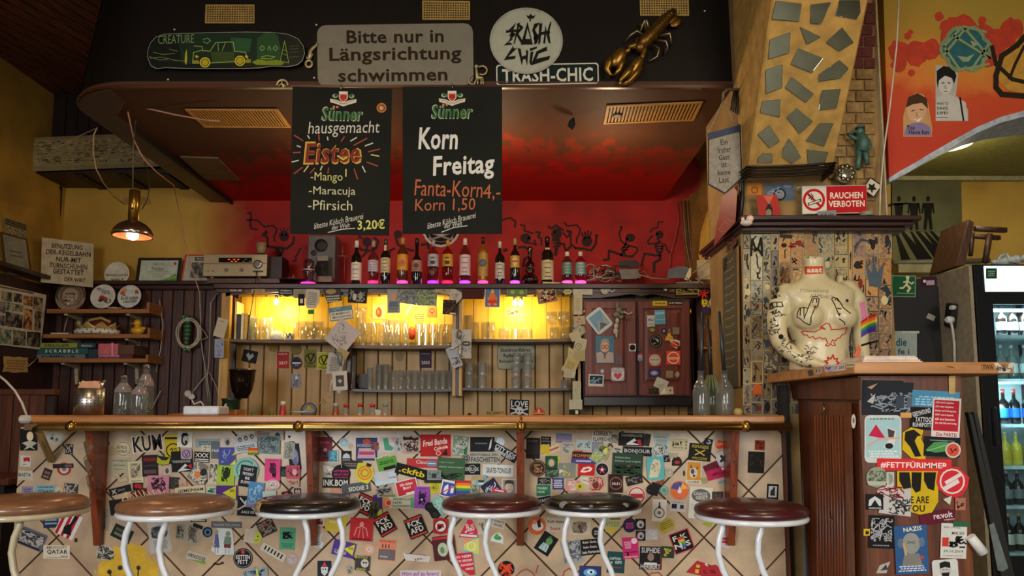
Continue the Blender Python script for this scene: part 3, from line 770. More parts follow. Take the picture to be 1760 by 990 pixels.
struct('trim_7',bx(1503,-40,1527,377,YP-.03,.1,M('c2b48c',.5,var=.1)),bevel=.004)
one('white_cable',MB().tube([P(1546,-20,YP-.1),P(1541,80,YP-.08),P(1530,180,YP-.06),P(1519,260,YP-.045),P(1513,330,YP-.04),P(1512,375,YP-.04)],.004,M('c9c0a2',.5),6),'thin white cable running down the cream post','cable')
# graffiti wall over the arch
YG=3.52;GP=PlY(YG)
arch=[(1528,306),(1545,295),(1565,284),(1600,263),(1640,240),(1680,218),(1720,201),(1760,190),(1820,182),(1900,180)]
def gmat():
 m,nt,b=newmat('graffiti_wall_paint');g=nt.nodes.new('ShaderNodeNewGeometry');sp=nt.nodes.new('ShaderNodeSeparateXYZ')
 nt.links.new(g.outputs['Position'],sp.inputs[0]);n=tex(nt,'noise',5,(1,1,1),6)
 z0,z1=P(1600,250,YG).z,P(1600,0,YG).z
 ad=nt.nodes.new('ShaderNodeMath');ad.operation='MULTIPLY_ADD';ad.inputs[1].default_value=.35;nt.links.new(n,ad.inputs[0]);nt.links.new(sp.outputs['Z'],ad.inputs[2])
 mr=nt.nodes.new('ShaderNodeMapRange');mr.inputs[1].default_value=z0+.17;mr.inputs[2].default_value=z1+.17;nt.links.new(ad.outputs[0],mr.inputs[0])
 nt.links.new(ramp(nt,mr.outputs[0],[(0,'c23a1c'),(.35,'cc4a1c'),(.45,'d8752a'),(.6,'d08a2a'),(.7,'b8862a'),(1,'a8892c')]),b.inputs['Base Color'])
 b.inputs['Roughness'].default_value=.7;return m
wl=MB().prism([GP(*p)for p in arch]+[Vector((GP(1900,180).x,YG,ZCE)),Vector((GP(1528,100).x,YG,ZCE))],(0,.3,0),gmat())
gw=struct('wall_right_arch',wl)
mb=MB()
lo=[(x,y+9+(4 if x>1600 else 0))for x,y in arch];A_=[GP(x,y,.006)for x,y in arch];B_=[GP(x,y+(10 if x>1540 else 7),.006)for x,y in arch]
for i in range(len(arch)-1):mb.hull([A_[i],A_[i+1],B_[i+1],B_[i]],[v+Vector((0,.31,0))for v in(A_[i],A_[i+1],B_[i+1],B_[i])],M('b8bec4',.7,var=.2,sc=30))
struct('trim_8',mb)
def paint(name,fn,lab,parent):
 mb=MB();fn(mb);o=struct(name,mb,parent);o['label']=lab;return o
def blob(mb,pl,cx,cy,r,col,off,n=18,j=.25,seed=1):
 rd=random.Random(seed);mb.fpoly(pl,[(cx+r*(1-j*rd.random())*math.cos(t*2*math.pi/n),cy+r*(1-j*rd.random())*math.sin(t*2*math.pi/n))for t in range(n)],off,col)
def g_red(mb):
 for i,(x,y,r)in enumerate(((1545,88,22),(1575,92,24),(1600,85,20),(1560,62,7),(1614,28,9),(1567,125,7),(1625,45,12),(1688,35,8),(1565,55,5),(1650,60,38),(1690,80,40),(1720,75,30),(1740,50,22),(1545,110,15))):
  blob(mb,GP,x,y,r,M('c0381a',.7),.0006+i*.0001,seed=i)
def g_teal(mb):
 for i,(t0)in enumerate(range(6)):
  a=t0*math.pi/3;blob(mb,GP,1660+24*math.cos(a),84+20*math.sin(a),23,M('7f8f63',.7),.0025+i*3e-5,j=.08,seed=t0)
 for i in range(6):
  a=i*math.pi/3;blob(mb,GP,1660+22*math.cos(a),84+18*math.sin(a),18,M('1f5f62',.7),.003+i*3e-5,j=.1,seed=i+5)
 blob(mb,GP,1660,84,24,M('1f5f62',.7),.0034,j=.05)
 for pp in([(1622,80),(1655,45),(1695,55)],[(1622,80),(1650,120),(1700,110)],[(1655,45),(1702,100)],[(1700,75),(1668,122)],[(1622,95),(1660,48)],[(1640,62),(1702,100)]):
  mb.fline(GP,pp,4,.0037,'8f9a6a')
 mb.fpoly(GP,[(1645,96),(1662,98),(1675,92),(1665,106),(1655,106)],.0039,'9aa27a').fpoly(GP,[(1668,70),(1685,76),(1672,80)],.0039,'9aa27a')
def g_dark(mb):
 blob(mb,GP,1752,118,42,M('c8912f',.7),.0028,j=.05)
 mb.fline(GP,[(1762,62),(1748,78),(1722,96),(1712,130),(1712,150),(1722,162),(1760,165),(1800,160)],9,.004,'2e2418')
 mb.fline(GP,[(1705,80),(1712,110),(1740,136),(1800,150)],7,.0042,'2e2418').fline(GP,[(1800,60),(1760,80),(1745,110),(1735,135)],5,.0044,'2e2418')
paint('red_paint_splashes',g_red,'red spray paint splashes',gw);paint('teal_flower_graffiti',g_teal,'teal graffiti blossom with pale outlines',gw);paint('dark_loop_graffiti',g_dark,'dark looping graffiti over an orange blot',gw)
za=P(1600,306,YW).z
struct('ceiling_alcove',MB().box(px1,4.2,YG+.3,YW,za,za+.05,M('7c7430',.8)))
struct('trim_9',MB().box(px1+.1,4.2,YW-.05,YW,za-.03,za,M('a8a070',.7)))
struct('trim_10',MB().box(P(1534,460,5.2).x,P(1690,460,5.2).x,5.12,YW-.01,P(1600,472,5.2).z,P(1600,458,5.2).z,M('a09668',.6)))
one('wall_pipe',MB().tube([P(1534,452,5.15),P(1700,448,5.15)],.02,M('77705a',.5),10),'horizontal grey pipe below the shadow figures painting','pipe')
lp_=root('alcove_fill_lamp',(2.75,4.5,za),'round unseen ceiling lamp added to light the alcove beyond the arch','lamp')  # added fixture, put in to brighten the alcove
part('shade',MB().lathe([(.12,-.002),(.13,-.05),(.02,-.07)],(2.75,4.5,za),EMIT('fff0c8',2),20),lp_)
point('alcove_fill_light',(2.75,4.45,za-.2),8,(1.0,.92,.7),.1)
PTP=PlY(YW-.02)
pt=root('painting',P(1594,450,YW-.02),'large dark painting of standing figures with long shadows in the alcove','painting')
mb=MB();a_=[(1533,312),(1652,311),(1655,452),(1533,452)]
mb.hull([PTP(*p,-.018)for p in a_],[PTP(*p,0)for p in a_],M('5e5a34',.6,var=.2,sc=4));part('canvas',mb,pt)
mb=MB();mb.fpoly(PTP,[(1534,405),(1560,398),(1652,404),(1655,452),(1533,452)],.0004,'77704a')
for i,(x,s_)in enumerate(((1545,.9),(1571,1.0),(1595,1.0))):
 y0=336;o=.001+i*.0002;D_='1c1a10'
 mb.fpoly(PTP,[(x-3.4,y0+4),(x,y0),(x+3.4,y0+4),(x+2.6,y0+10),(x-2.6,y0+10)],o,D_)
 mb.fpoly(PTP,[(x-8,y0+13),(x+8,y0+13),(x+6,y0+34),(x+8,y0+58),(x+3,y0+60),(x,y0+38),(x-3,y0+60),(x-8,y0+58),(x-6,y0+34)],o,D_)
 if i==0:mb.fpoly(PTP,[(x-17,y0+14),(x+17,y0+12),(x+17,y0+15),(x-17,y0+18)],o,D_)
 else:mb.fline(PTP,[(x-8,y0+14),(x-10,y0+30)],3,o,D_).fline(PTP,[(x+8,y0+14),(x+10,y0+30)],3,o,D_)
 mb.fpoly(PTP,[(x-7,y0+62),(x-3,y0+62),(x+22+i*14,451),(x+5+i*12,451)],o,D_);mb.fpoly(PTP,[(x+2,y0+62),(x+8,y0+61),(x+52+i*6 if x+52+i*6<1652 else 1652,446),(x+34+i*6,451)],o+.0001,D_)
part('painted_figures',mb,pt,'dark silhouettes with long shadows')
DB=PlY(4.72)
db=one('dark_board',MB().hull([DB(*p,-.03)for p in((1534,480),(1624,478),(1624,640),(1534,640))],[DB(*p)for p in((1534,480),(1624,478),(1624,640),(1534,640))],M('1d1c1e',.5)),'dark charcoal board standing behind the ledge','board')
ex=root('exit_sign',DB(1553,492),'green emergency exit sign with a running figure','sign')
part('plate',card(DB,1553,492,42,37,1,'r','1f5f3a','B 1.5 8fa88a;R 3 12 30 1 a8b89a'),ex)
part('running_figure',card(DB,1560,489,2,2,0,'n','d8d6a8','C 0 -12 3.2 e0dcae;L 0,-8,-2,0,4,6,0,12 4 e0dcae;L -2,0,-8,6,-13,6 3 e0dcae;L -7,-4,0,-6,7,-1,10,-4 2.4 e0dcae',lift=.001),ex)
def sticker(pl,s,name='sticker',cat='sticker',group=None,x0=0,y0=0,sc=1.0,th=.0005,lift=0):
 """'x y w h rot shape bg | drawing | label'"""
 a,els,lab=[q.strip()for q in s.split('|')];q=a.split();x,y,w_,h_,rt=map(float,q[:5])
 mb=card(pl,x0+x/sc,y0+y/sc,w_,h_,rt,q[5],q[6],els,th=th,lift=lift,k_=1/sc)
 return one(name,mb,lab,cat,group)
sticker(DB,'1596 484 26 17 -3 r 3a1f33 | R 3 2 14 8 b59aa8;C -7 -1 2.5 i | small purple postcard beside the exit sign','postcard','postcard')
sticker(DB,'1618 484 14 16 2 r 6a6864 | R 0 0 8 6 a | grey paper scrap right of the purple postcard','paper_scrap','paper')
sticker(DB,'1600 545 14 9 25 r a8a498 | | pale paper scrap in the middle of the dark board','paper_scrap','paper')
sticker(DB,'1557 592 38 46 0 r aab8b0 | T die -8 -4 18 14 27506a;T fe_i -4 12 20 10 27506a;R 8 -21 30 4 c8ccc4 | pale note with blue handwriting behind the ledge','note','note')
PH=lambda nm:None
sticker(GP,'1577 197 52 76 0 [-.95,1,-.95,.1,-.8,-.3,-.55,-.75,-.1,-1,.4,-.9,.7,-.5,.85,.1,.98,.6,.95,1] c99a62 | E -2 -8 17 22 d8a880;P -20,-12,-16,-30,0,-37,16,-28,18,-10,8,-20,-8,-18 4a3422;L -10,-6,-5,-8 1.6 3a2a1c;L 4,-9,10,-8 1.6 3a2a1c;L -1,-4,-2,2,2,3 1.2 a0704a;P -9,6,0,9,8,4,2,13 efe6d2;P -24,36,-18,18,-6,14,10,14,22,22,24,36 8a7aa0;T You -12 22 14 8 2a2018;T Have_fun 2 30 34 7 2a2018 | cut-out colour portrait of a laughing person on the red graffiti wall','portrait_cutout','poster')
sticker(GP,'1636 160 56 96 0 [-1,1,-1,-1,-.2,-.98,.4,-.7,.25,.1,.7,.3,1,.6,1,1] b8b2a4 | E -11 -16 12 18 d2ccc0;P -26,-20,-26,-38,-14,-47,2,-44,8,-30,4,-16,0,-26,-12,-30,-22,-22,-24,-8 1f1c1a;L -17,-17,-13,-18 1.6 k;L -7,-18,-3,-17 1.6 k;L -11,-14,-12,-9,-9,-8 1 6a665c;L -14,-3,-8,-3 1.4 6a3a34;P -26,8,-14,2,-4,2,24,16,27,47,-27,47 c9c4b8;L 14,8,20,47 3 k;T WHAT_TO -16 18 20 5 k;T DANCE -16 26 18 5 k;T LIFE! -16 34 18 5 k;L -26,42,-6,42 1 k | cut-out black and white portrait of a person with dark hair in braces','portrait_cutout','poster')
# cupboard, ledge and things at the right
YC=2.62;CP=PlY(YC)
xc0,xc1=P(1482,800,YC).x,P(1662,800,YC).x
S1=Vector((P(1376,800,3.28).x,3.28,0));S0=Vector((xc0,YC,0));sv=(S1-S0).normalized();SN=Vector((-sv.y,sv.x,0))
if SN.x>0:SN=-SN
SP=Pl(S0,SN)
zl1=P(1600,622,2.55).z;zl0=P(1600,642,2.55).z
CWD=WOOD('6e3519','42200f',.4,'z',3,.15);CWE=WOOD('7c4320','4c2712',.4,'z',3,.15)
cup=root('ledge_cupboard',(xc0,YC,0),'reddish wooden cupboard covered with posters under the ledge','cupboard')
body=[(xc0,YC),(xc1,YC),(xc1+.02,3.3),(S1.x,S1.y)]
part('carcass',MB().prism([(x,y,0)for x,y in body],(0,0,zl0-.005),CWD),cup)
part('corner_post',MB().hull([CP(*p,0)for p in((1483,652),(1497,652),(1530,1400),(1516,1400))],[CP(*p,.0003)for p in((1483,652),(1497,652),(1530,1400),(1516,1400))],CWE),cup)
part('corner_post',MB().hull([CP(*p,0)for p in((1637,645),(1652,645),(1700,1400),(1682,1400))],[CP(*p,.0003)for p in((1637,645),(1652,645),(1700,1400),(1682,1400))],CWE),cup)
dr=part('door',MB().hull([SP(*p,0)for p in((1390,690),(1464,692),(1478,1400),(1402,1400))],[SP(*p,.012)for p in((1390,690),(1464,692),(1478,1400),(1402,1400))],CWE),cup)
for i in range(10):
 x=1402+i*5.0;x2=x+6
 part('slat',MB().tube([SP(x,714,.014),SP(x2+2,1200,.014)],.006,WOOD('7a3c1c','4a2210',.35,'z',3),8),dr)
part('hook',MB().tube([SP(1415,692,.02),SP(1417,704,.024),SP(1412,712,.02)],.003,BRASS,6),dr)
part('key',MB().tube([SP(1427,880,.02),SP(1428,893,.03),SP(1432,895,.03)],.004,BRASS,6),dr)
part('apron',MB().hull([SP(*p,0)for p in((1356,655),(1480,648),(1480,688),(1362,686))],[SP(*p,.016)for p in((1356,655),(1480,648),(1480,688),(1362,686))],CWD),cup,bevel=.003)
struct('gap_shade',bx(1353,662,1372,1500,YP-.06,.05,M('1c120c',.5)))  # dark panel standing in for the shade in the gap beside the cupboard
struct('trim_12',MB().hull([P(*p,YP-.10)for p in((1377,690),(1381,690),(1392,1400),(1388,1400))],[P(*p,YP-.07)for p in((1377,690),(1381,690),(1392,1400),(1388,1400))],M('5f6c74',.35)))
LB=WOOD('c08a52','946030',.4,'x',3)
xl=P(1468,630,2.55).x;xr_=P(1743,630,2.55).x;xll=P(1322,650,3.3).x
led=root('ledge',((xl+xr_)/2,2.8,zl0),'light wooden drinks ledge with stickers on its front edge','ledge')
fp=[(xl,2.55),(xr_,2.55),(xr_,3.0),(xc1+.03,3.33),(xll,3.33)]
part('board',MB().prism([(x,y,zl0)for x,y in fp],(0,0,zl1-zl0),LB),led,bevel=.003)
e0=Vector((xl,2.55,0));e1_=Vector((xll,3.33,0));ev=(e1_-e0).normalized();EN=Vector((-ev.y,ev.x,0))
if EN.y>0:EN=-EN
EP=Pl(e0,EN);LP=PlY(2.55)
for s_ in('1441 632 24 11 -7 r w | T TXT_2000 0 0 20 6 k | white sticker with small black print on the ledge edge','1462 627 15 9 -3 r d8cfa8 | T Kollwitz 0 0 12 4 k | cream sticker near the ledge corner','1425 634 16 10 -9 r c8b6d6 | S 0 0 12 6 8 1 v | lilac sticker on the angled ledge edge','1407 638 12 10 -10 r b8ac98 | S 0 0 8 6 6 1 n | greyish worn sticker on the angled ledge edge','1393 641 9 10 -10 r 4a4a52 | | small dark sticker at the left of the angled ledge edge'):
 sticker(EP,s_)
sticker(LP,'1726 632 36 17 0 [-1,-1,-.6,-1,0,.2,.6,-1,1,-1,.5,1,-.5,1] c8c0b0 | S 0 0 26 10 14 1 d;C 0 3 3.5 d | grey crossed-ribbons sticker at the right end of the ledge')
sticker(LP,'1698 631 22 10 0 r 9a6a3c | T TWA 0 0 18 8 4a2f18 | worn brown label left of the crossed ribbons')
sticker(LP,'1637 631 26 9 0 [-1,-.6,.8,-1,1,.5,.4,1,-.9,.8] b07c48 | S 0 0 20 5 6 1 7a5028 | faded brown mark on the front of the ledge')
mb=MB()
for i in range(4):mb.box(P(1478,615,2.62).x+.004*i,P(1580-3*i,615,2.62).x,2.60+.003*i,2.8,zl1+.0065*i,zl1+.0065*i+.006,M(('d8c4b4','cfb8a8','ddd0c0','d6c2b2')[i],.7))
one('magazine_stack',mb,'flat stack of pale leaflets on the ledge beside the mannequin','leaflets')
# fridge
YFR=4.4;FP=PlY(YFR)
fr=root('drinks_fridge',(P(1800,990,YFR).x,YFR,0),'tall black glass-fronted drinks fridge glowing cold white','fridge')
xf0=P(1686,700,YFR).x;xf1=xf0+.62;zt=P(1690,457,YFR).z;xi=P(1706,600,YFR).x
BLK=M('101214',.35)
part('back_panel',MB().box(xf0+.03,xf1-.03,YFR+.50,YFR+.52,.05,zt-.03,M('c4d4d6',.5)),fr)
part('side_panel',MB().box(xf0,xf0+.03,YFR+.002,YFR+.52,0,zt,BLK),fr);part('side_panel',MB().box(xf1-.03,xf1,YFR+.002,YFR+.52,0,zt,BLK),fr)
part('top_panel',MB().box(xf0,xf1,YFR,YFR+.52,zt-.03,zt,BLK),fr)
zh=P(1700,505,YFR).z;hd=part('header_box',MB().box(xf0,xf1,YFR-.02,YFR+.1,zh,zt+.005,BLK),fr)
part('light_panel',MB().box(P(1692,480,YFR-.02).x,xf1-.02,YFR-.024,YFR-.02,zh+.01,zt-.005,EMIT('e6f4ea',1.5)),hd,'glowing white header')
zi0=P(1715,955,YFR).z;zi1=P(1705,524,YFR).z
dr=part('door_frame',MB().box(xf0,xi,YFR-.03,YFR,.03,zh,BLK).box(xf1-.06,xf1,YFR-.03,YFR,.03,zh,BLK).box(xi,xf1-.06,YFR-.03,YFR,zi1,zh,BLK).box(xi,xf1-.06,YFR-.03,YFR,.03,zi0,BLK),fr)
part('glass_pane',MB().box(xi,xf1-.06,YFR-.016,YFR-.012,zi0,zi1,GLASS('e8f4f4',.02)),dr)
part('handle',MB().box(P(1697,700,YFR).x,P(1703,700,YFR).x,YFR-.06,YFR-.03,P(1700,765,YFR).z,P(1700,700,YFR).z,M('1b1d1f',.3)),dr,bevel=.005)
for py in(576,651,729,801,869,950):
 z=P(1730,py,YFR+.03).z
 part('shelf',MB().box(xi,xf1-.04,YFR+.02,YFR+.46,z-.018,z,M('d4e4e8',.4)),fr)
mb=MB();
for k in range(7):mb.box(xi,xf1-.05,YFR-.034,YFR-.03,.07+k*.018,.078+k*.018,M('2a2c2e',.4))
part('vent_slats',mb,fr)['kind']='stuff'
part('light_tube',MB().tube([(xi+.02,YFR+.03,zi1-.03),(xf1-.08,YFR+.03,zi1-.03)],.01,EMIT('d8f4ff',8),8),fr)
part('light_tube',MB().tube([(xi-.005,YFR+.015,zi1-.06),(xi-.005,YFR+.015,zi0)],.006,EMIT('d8f4ff',5),8),fr)
area('fridge_light',(xi+.25,YFR+.06,zi1-.04),(xi+.25,YFR+.35,.6),.4,.05,16,(.75,.93,1.0))
area('fridge_light',(xi+.012,YFR+.03,1.2),(xi+.3,YFR+.2,1.2),.05,1.5,20,(.75,.93,1.0)).rotation_euler=(0,-math.pi/2,0)
part('label',card(Pl((0,YFR-.024,0),(0,-1,0)),1704,470,19,18,0,'r','1d4a34','W 0 0 14 11 3 a8c0a8'),hd,'small green square label')
def bottle(name,c,h,r,glass,label,cat,grp,cap='b9b9b6',lab=None,sh=.55,neck=.3,seg=16,labh=(.18,.45),extra=None):
 rt=root(name,c,label,cat,grp)
 prof=[(r*.9,0),(r,.006),(r,h*sh),(r*.86,h*(sh+.07)),(r*neck*1.15,h*(sh+.17)),(r*neck,h*(sh+.22)),(r*neck,h*.93)]
 part('glass',MB().lathe(prof,c,glass,seg),rt)
 part('cap',MB().lathe([(r*neck*1.15,h*.9),(r*neck*1.2,h*.995),(r*neck,h)],c,M(cap,.4),seg),rt)
 if lab:
  a,b=labh;part('paper_label',MB().lathe([(r*1.015,h*a),(r*1.015,h*b)],c,mat(lab),seg,cap=False),rt)
 return rt
ORD=['first','second','third','fourth','fifth','sixth','seventh','eighth','ninth','tenth','eleventh','twelfth']
ROWS=[(576,'brown bottle on the top fridge shelf',M('1a1410',.15),'38506a','b8c4c8',.19,'top'),(651,'white-labelled clear bottle on the second fridge shelf',M('7a8c8a',.15),'a8b4b4','dfe6e6',.21,'second'),(729,'blue-labelled dark bottle on the third fridge shelf',M('15100e',.2),'c03028','1f6ac0',.21,'third'),(801,'yellow lemonade bottle on the fourth fridge shelf',M('c9b23a',.15),'d8d4b0','c8a832',.2,'fourth'),(869,'dark bottle on the fifth fridge shelf',M('14100e',.15),'8c8c88','7a7e80',.2,'fifth'),(950,'pale-labelled dark bottle on the bottom fridge shelf',M('15120f',.15),'b89a4a','c8c4b4',.22,'bottom')]
for py,lab,gl,cap,lb,h,wd in ROWS:
 c=P(1718 if py<700 else 1722+(py-729)*.04,py,YFR+.06);c.z=P(1730,py,YFR+.03).z+.0006;b0=None
 for k in range(7):
  q=c+Vector((.036+k*.072,.03+.01*(k%2),0))
  if q.x>xf1-.07:break
  lb_=lab+', '+ORD[k]+' from the left'
  if b0 is None:b0=bottle('drink_bottle',q,h,.031,gl,lb_,'bottle','bottles on the '+wd+' fridge shelf',cap,lb)
  else:dup(b0,q,lb_)
sp_=[(1626,482),(1682,459),(1697,990),(1690,990),(1640,990)]
f0=P(1682,459,YFR-.001);f1=P(1626,482,4.78)
TP=Pl((xf0-.012,YFR,0),(-1,0.03,0))
one('side_board',MB().prism([Vector((xf0-.024,YFR-.005,0)),Vector((xf0-.024,YFR-.005,zt)),Vector((xf0-.024,4.80,zt)),Vector((xf0-.024,4.80,0))],(.02,0,0),M('a8987c',.7)),'tan board covering the left side of the drinks fridge','board')
cw=WOOD('5c3a26','35201a',.5,'z',4);yy=4.62
ch=root('upturned_stool',P(1665,462,yy),'dark wooden stool standing tilted on top of the fridge','stool')
q=[(1665,376),(1675,382),(1659,456),(1643,458)]
part('seat_board',MB().prism([P(*p,yy-.1)for p in q],(0,.3,0),cw),ch,bevel=.004)
for(x0,y0,x1,y1,t_,Y_)in((1675,393,1729,396,.02,yy-.08),(1673,406,1718,409,.019,yy+.06),(1701,402,1693,452,.019,yy),(1672,400,1668,440,.014,yy+.1)):
 part('leg',MB().tube([P(x0,y0,Y_),P(x1,y1,Y_)],t_,cw,4),ch)
bag=MB();
for k in range(9):bag.ell(P(1712+k*7,451-(k*37%9),4.6),.03,.03,.018+.006*(k%3),M('c8d0cc',.35,bmp=.8,sc=60),8,6)
for pp in([(1712,452),(1720,440),(1730,436)],[(1730,436),(1737,448),(1750,452)]):bag.tube([P(*p,4.58)for p in pp],.008,M('c8d0cc',.35),6)
one('plastic_bag',bag,'crumpled white plastic bag on the fridge top','bag')
pw_=root('power_plug',P(1632,545,4.66),'black socket strip with a white plug beside the fridge board','socket')
XQ=xf0-.03
part('socket_strip',MB().prism([PX(*p,XQ)for p in((1632,560),(1636,520),(1648,522),(1645,564))],(-.04,0,0),M('18181a',.4)),pw_,bevel=.006)
part('plug',MB().lathe([(.022,0),(.022,.03),(.012,.045)],PX(1636,550,XQ-.04),M('d8d6cc',.4),14,(-1,-.3,0)),pw_)
part('plug',MB().lathe([(.014,0),(.014,.03)],PX(1641,529,XQ-.04),M('c8c6bc',.4),12,(-1,-.3,0)),pw_)
part('cable',MB().tube([PX(1634,552,XQ-.06),PX(1637,565,XQ-.05),PX(1640,590,XQ-.03),PX(1641,640,XQ-.02)],.008,M('c8c6ba',.5),8),pw_)
ln=root('leaning_boards',P(1740,1000,2.9),'pair of long black boards with a metal hinge plate leaning beside the fridge','boards')
for dx,Y_ in((0,2.9),(9,2.93)):
 q=[(1664+dx,708),(1672+dx,712),(1790+dx,1230),(1770+dx,1230)]
 part('board',MB().prism([P(*p,Y_)for p in q],(0,.025,0),M('15130f',.45)),ln,bevel=.002)
q=[(1699,902),(1707,898),(1732,976),(1722,982),(1714,980)]
part('metal_plate',MB().prism([P(*p,2.898)for p in q],(0,-.004,0),M('8c9694',.35,.7)),ln,'grey metal hinge plate');
LNP=PlY(2.85)
one('paper_roll',MB().tube([P(1668,922,2.6),P(1690,950,2.6)],[.016,.018],M('dcdcd8',.7),10),'torn white paper roll beside the cupboard edge','paper')
# chalkboards hanging from the canopy
CHK=M('14160e',.75,var=.2,sc=5,spec=.2)
BPn=PlY(YF-.012)
CREST=('P {x}-8,{y}-14,{x}+8,{y}-14,...',)
def crest(x,y):
 return(f'P {x-7.5},{y-9},{x+7.5},{y-9},{x+7.5},{y+3},{x+3},{y+9},{x},{y+11},{x-3},{y+9},{x-7.5},{y+3} d8cfbe;P {x-6},{y-4},{x+6},{y-4},{x+6},{y+3},{x+2},{y+8},{x-2},{y+8},{x-6},{y+3} c8432c;R {x-3} {y+1} 1.6 6 7c1f14;R {x} {y} 1.6 8 7c1f14;R {x+3} {y+1} 1.6 6 7c1f14;' f'E {x-14} {y-1} 5 3.6 8fae8c;E {x+14} {y-1} 5 3.6 8fae8c;E {x-13} {y-2} 3 2.4 2f5a30;E {x+13} {y-2} 3 2.4 2f5a30;' f'P {x-23},{y+4},{x-10},{y+6},{x},{y+11},{x+10},{y+6},{x+23},{y+4},{x+22},{y+10},{x+11},{y+13},{x},{y+17},{x-11},{y+13},{x-22},{y+10} d6ccb4;L {x-18},{y+7},{x-12},{y+8},{x-5},{y+12},{x+5},{y+12},{x+12},{y+8},{x+18},{y+7} 1 7a6a4c;')
def chalk(cx,cy,w_,h_,rot,els,lab):
 r=root('chalkboard',BPn(cx,cy-h_/2),lab,'chalkboard','chalkboards on the canopy')
 part('board',card(BPn,cx,cy,w_,h_,rot,'r',CHK,'',th=.008),r,bevel=.001)
 sg_=[e_ for e_ in els.split(';')if e_.strip()];i_=max(k for k,e_ in enumerate(sg_)if 'Sünner' in e_)+3
 cut=[('brewery_logo',sg_[:i_],'printed crest and green brewery name',0)]
 for k,e_ in enumerate(sg_[i_:]):
  nm_={'T':'chalk_line','t':'chalk_line','L':'chalk_strokes'}.get(e_.split()[0],'badge')
  if cut[-1][0]==nm_ and nm_!='chalk_line':cut[-1][1].append(e_)
  else:cut.append((nm_,[e_],'orange badge' if nm_=='badge' else None,k+i_))
 for nm_,e_,l_,k in cut:
  o_=part(nm_,card(BPn,cx,cy,6,6,rot,'n',CHK,';'.join(e_),lift=.0086+k*.00004,base=.0001,th=.0001),r,l_)
  if nm_=='chalk_strokes':o_['kind']='stuff'
 part('hook',MB().tube([BPn(cx,cy-h_/2+3,.012),BPn(cx,cy-h_/2-2,.01),BPn(cx,cy-h_/2-5,.004)],.002,CHROME,6),r)
sun=lambda x,y:(f'T Sünner {x} {y} 72 25 b9b59a 0 .12;T Sünner {x} {y} 69 22 2f6a36 0 .12;C {x-15} {y-12} 2.2 c87a5c;C {x-9} {y-12} 2.2 c87a5c')
L0=(586,277);R0=(777.5,275.5)
A=lambda c,x,y:f'{x - c[0]:.1f} {y - c[1]:.1f}'
e=crest(588-586,166-277)+sun(587-586,196-277)+';'
e+=f"t hausgemacht {A(L0,590,222)} 123 27 c8c6ba -2 .15;"
e+=f"T Eistee {A(L0,571,263)} 101 40 c9a23c -2 .15;T Eistee {A(L0,571,263)} 95 34 7c2a22 -2 .15;L {580-586},{268-277},{590-586},{274-277},{596-586},{270-277} 2.5 c9c24a;"
for(x0,y0,x1,y1,c)in((505,234,520,243,'a5483c'),(528,234,531,239,'c8c6ba'),(547,232,548,242,'a5483c'),(562,236,563,241,'c8c6ba'),(586,243,591,235,'a5483c'),(602,242,612,236,'c8c6ba'),(608,249,630,237,'a5483c'),(627,250,640,245,'c8c6ba'),(633,260,652,255,'a5483c'),(638,265,651,267,'c9c77a'),(631,278,649,284,'a5483c'),(623,285,628,295,'c8c6ba'),(609,290,615,307,'a5483c'),(595,291,595,303,'c9c77a'),(565,289,564,298,'a5483c'),(554,286,551,293,'c8c6ba'),(541,290,534,298,'a5483c'),(530,286,523,296,'c9c77a'),(520,289,506,300,'a5483c'),(504,264,516,263,'a5483c'),(502,280,513,277,'c8c6ba'),(510,252,516,254,'c8c6ba')):
 e+=f'L {x0-586},{y0-277},{x1-586},{y1-277} 2 {c};'
e+=f"t -Mango {A(L0,562,306)} 55 19 c3c27c;t -Maracuja {A(L0,572,330)} 80 18 c3c29a;t -Pfirsich {A(L0,569,353)} 76 17 c3c29a;t älteste_Kölsch_Brauerei {A(L0,584,380)} 88 10 c8c6ba -13 .4;t der_Welt {A(L0,588,389)} 32 8 c8c6ba -10 .4;L {566-586},{402-279},{590-586},{394-277},{612-586},{392-277} 1.4 c8c6ba;T 3,20€ {A(L0,640,386)} 47 20 c3c56a -3;C {654-586} {184-277} 8.5 b5713c;O {654-586} {184-277} 5 1.2 3a1c10;T b {654-586} {184-277} 5 7 e0b890"
chalk(586,277,171,253,1.1,e,'dark chalkboard offering homemade iced tea, hanging left')
e=crest(777-777.5,165-275.5)+sun(777-777.5,192-275.5)+';'
e+=f"T Korn {A(R0,753,238)} 68 38 d8d6cc 0 .1;T Freitag {A(R0,797,288)} 107 44 d8d6cc -3 .1;t Fanta-Korn {A(R0,771,324)} 117 28 b5603c 2 .08;t 4,- {A(R0,845,331)} 30 28 b5603c -3 .1;t Korn_1,50 {A(R0,765,353)} 104 24 b5603c -1 .08;t älteste_Kölsch_Brauerei {A(R0,776,379)} 87 10 c8c6ba -13 .4;t der_Welt {A(R0,779,386)} 32 8 c8c6ba -10 .4;L {759-777.5},{399-275.5},{780-777.5},{391-275.5},{803-777.5},{388-275.5} 1.4 c8c6ba;L 697,180,-1,1 1 k"
e=e.rsplit(';',1)[0]
chalk(777.5,275.5,171,253,0,e,'dark chalkboard announcing the schnapps Friday, hanging right')
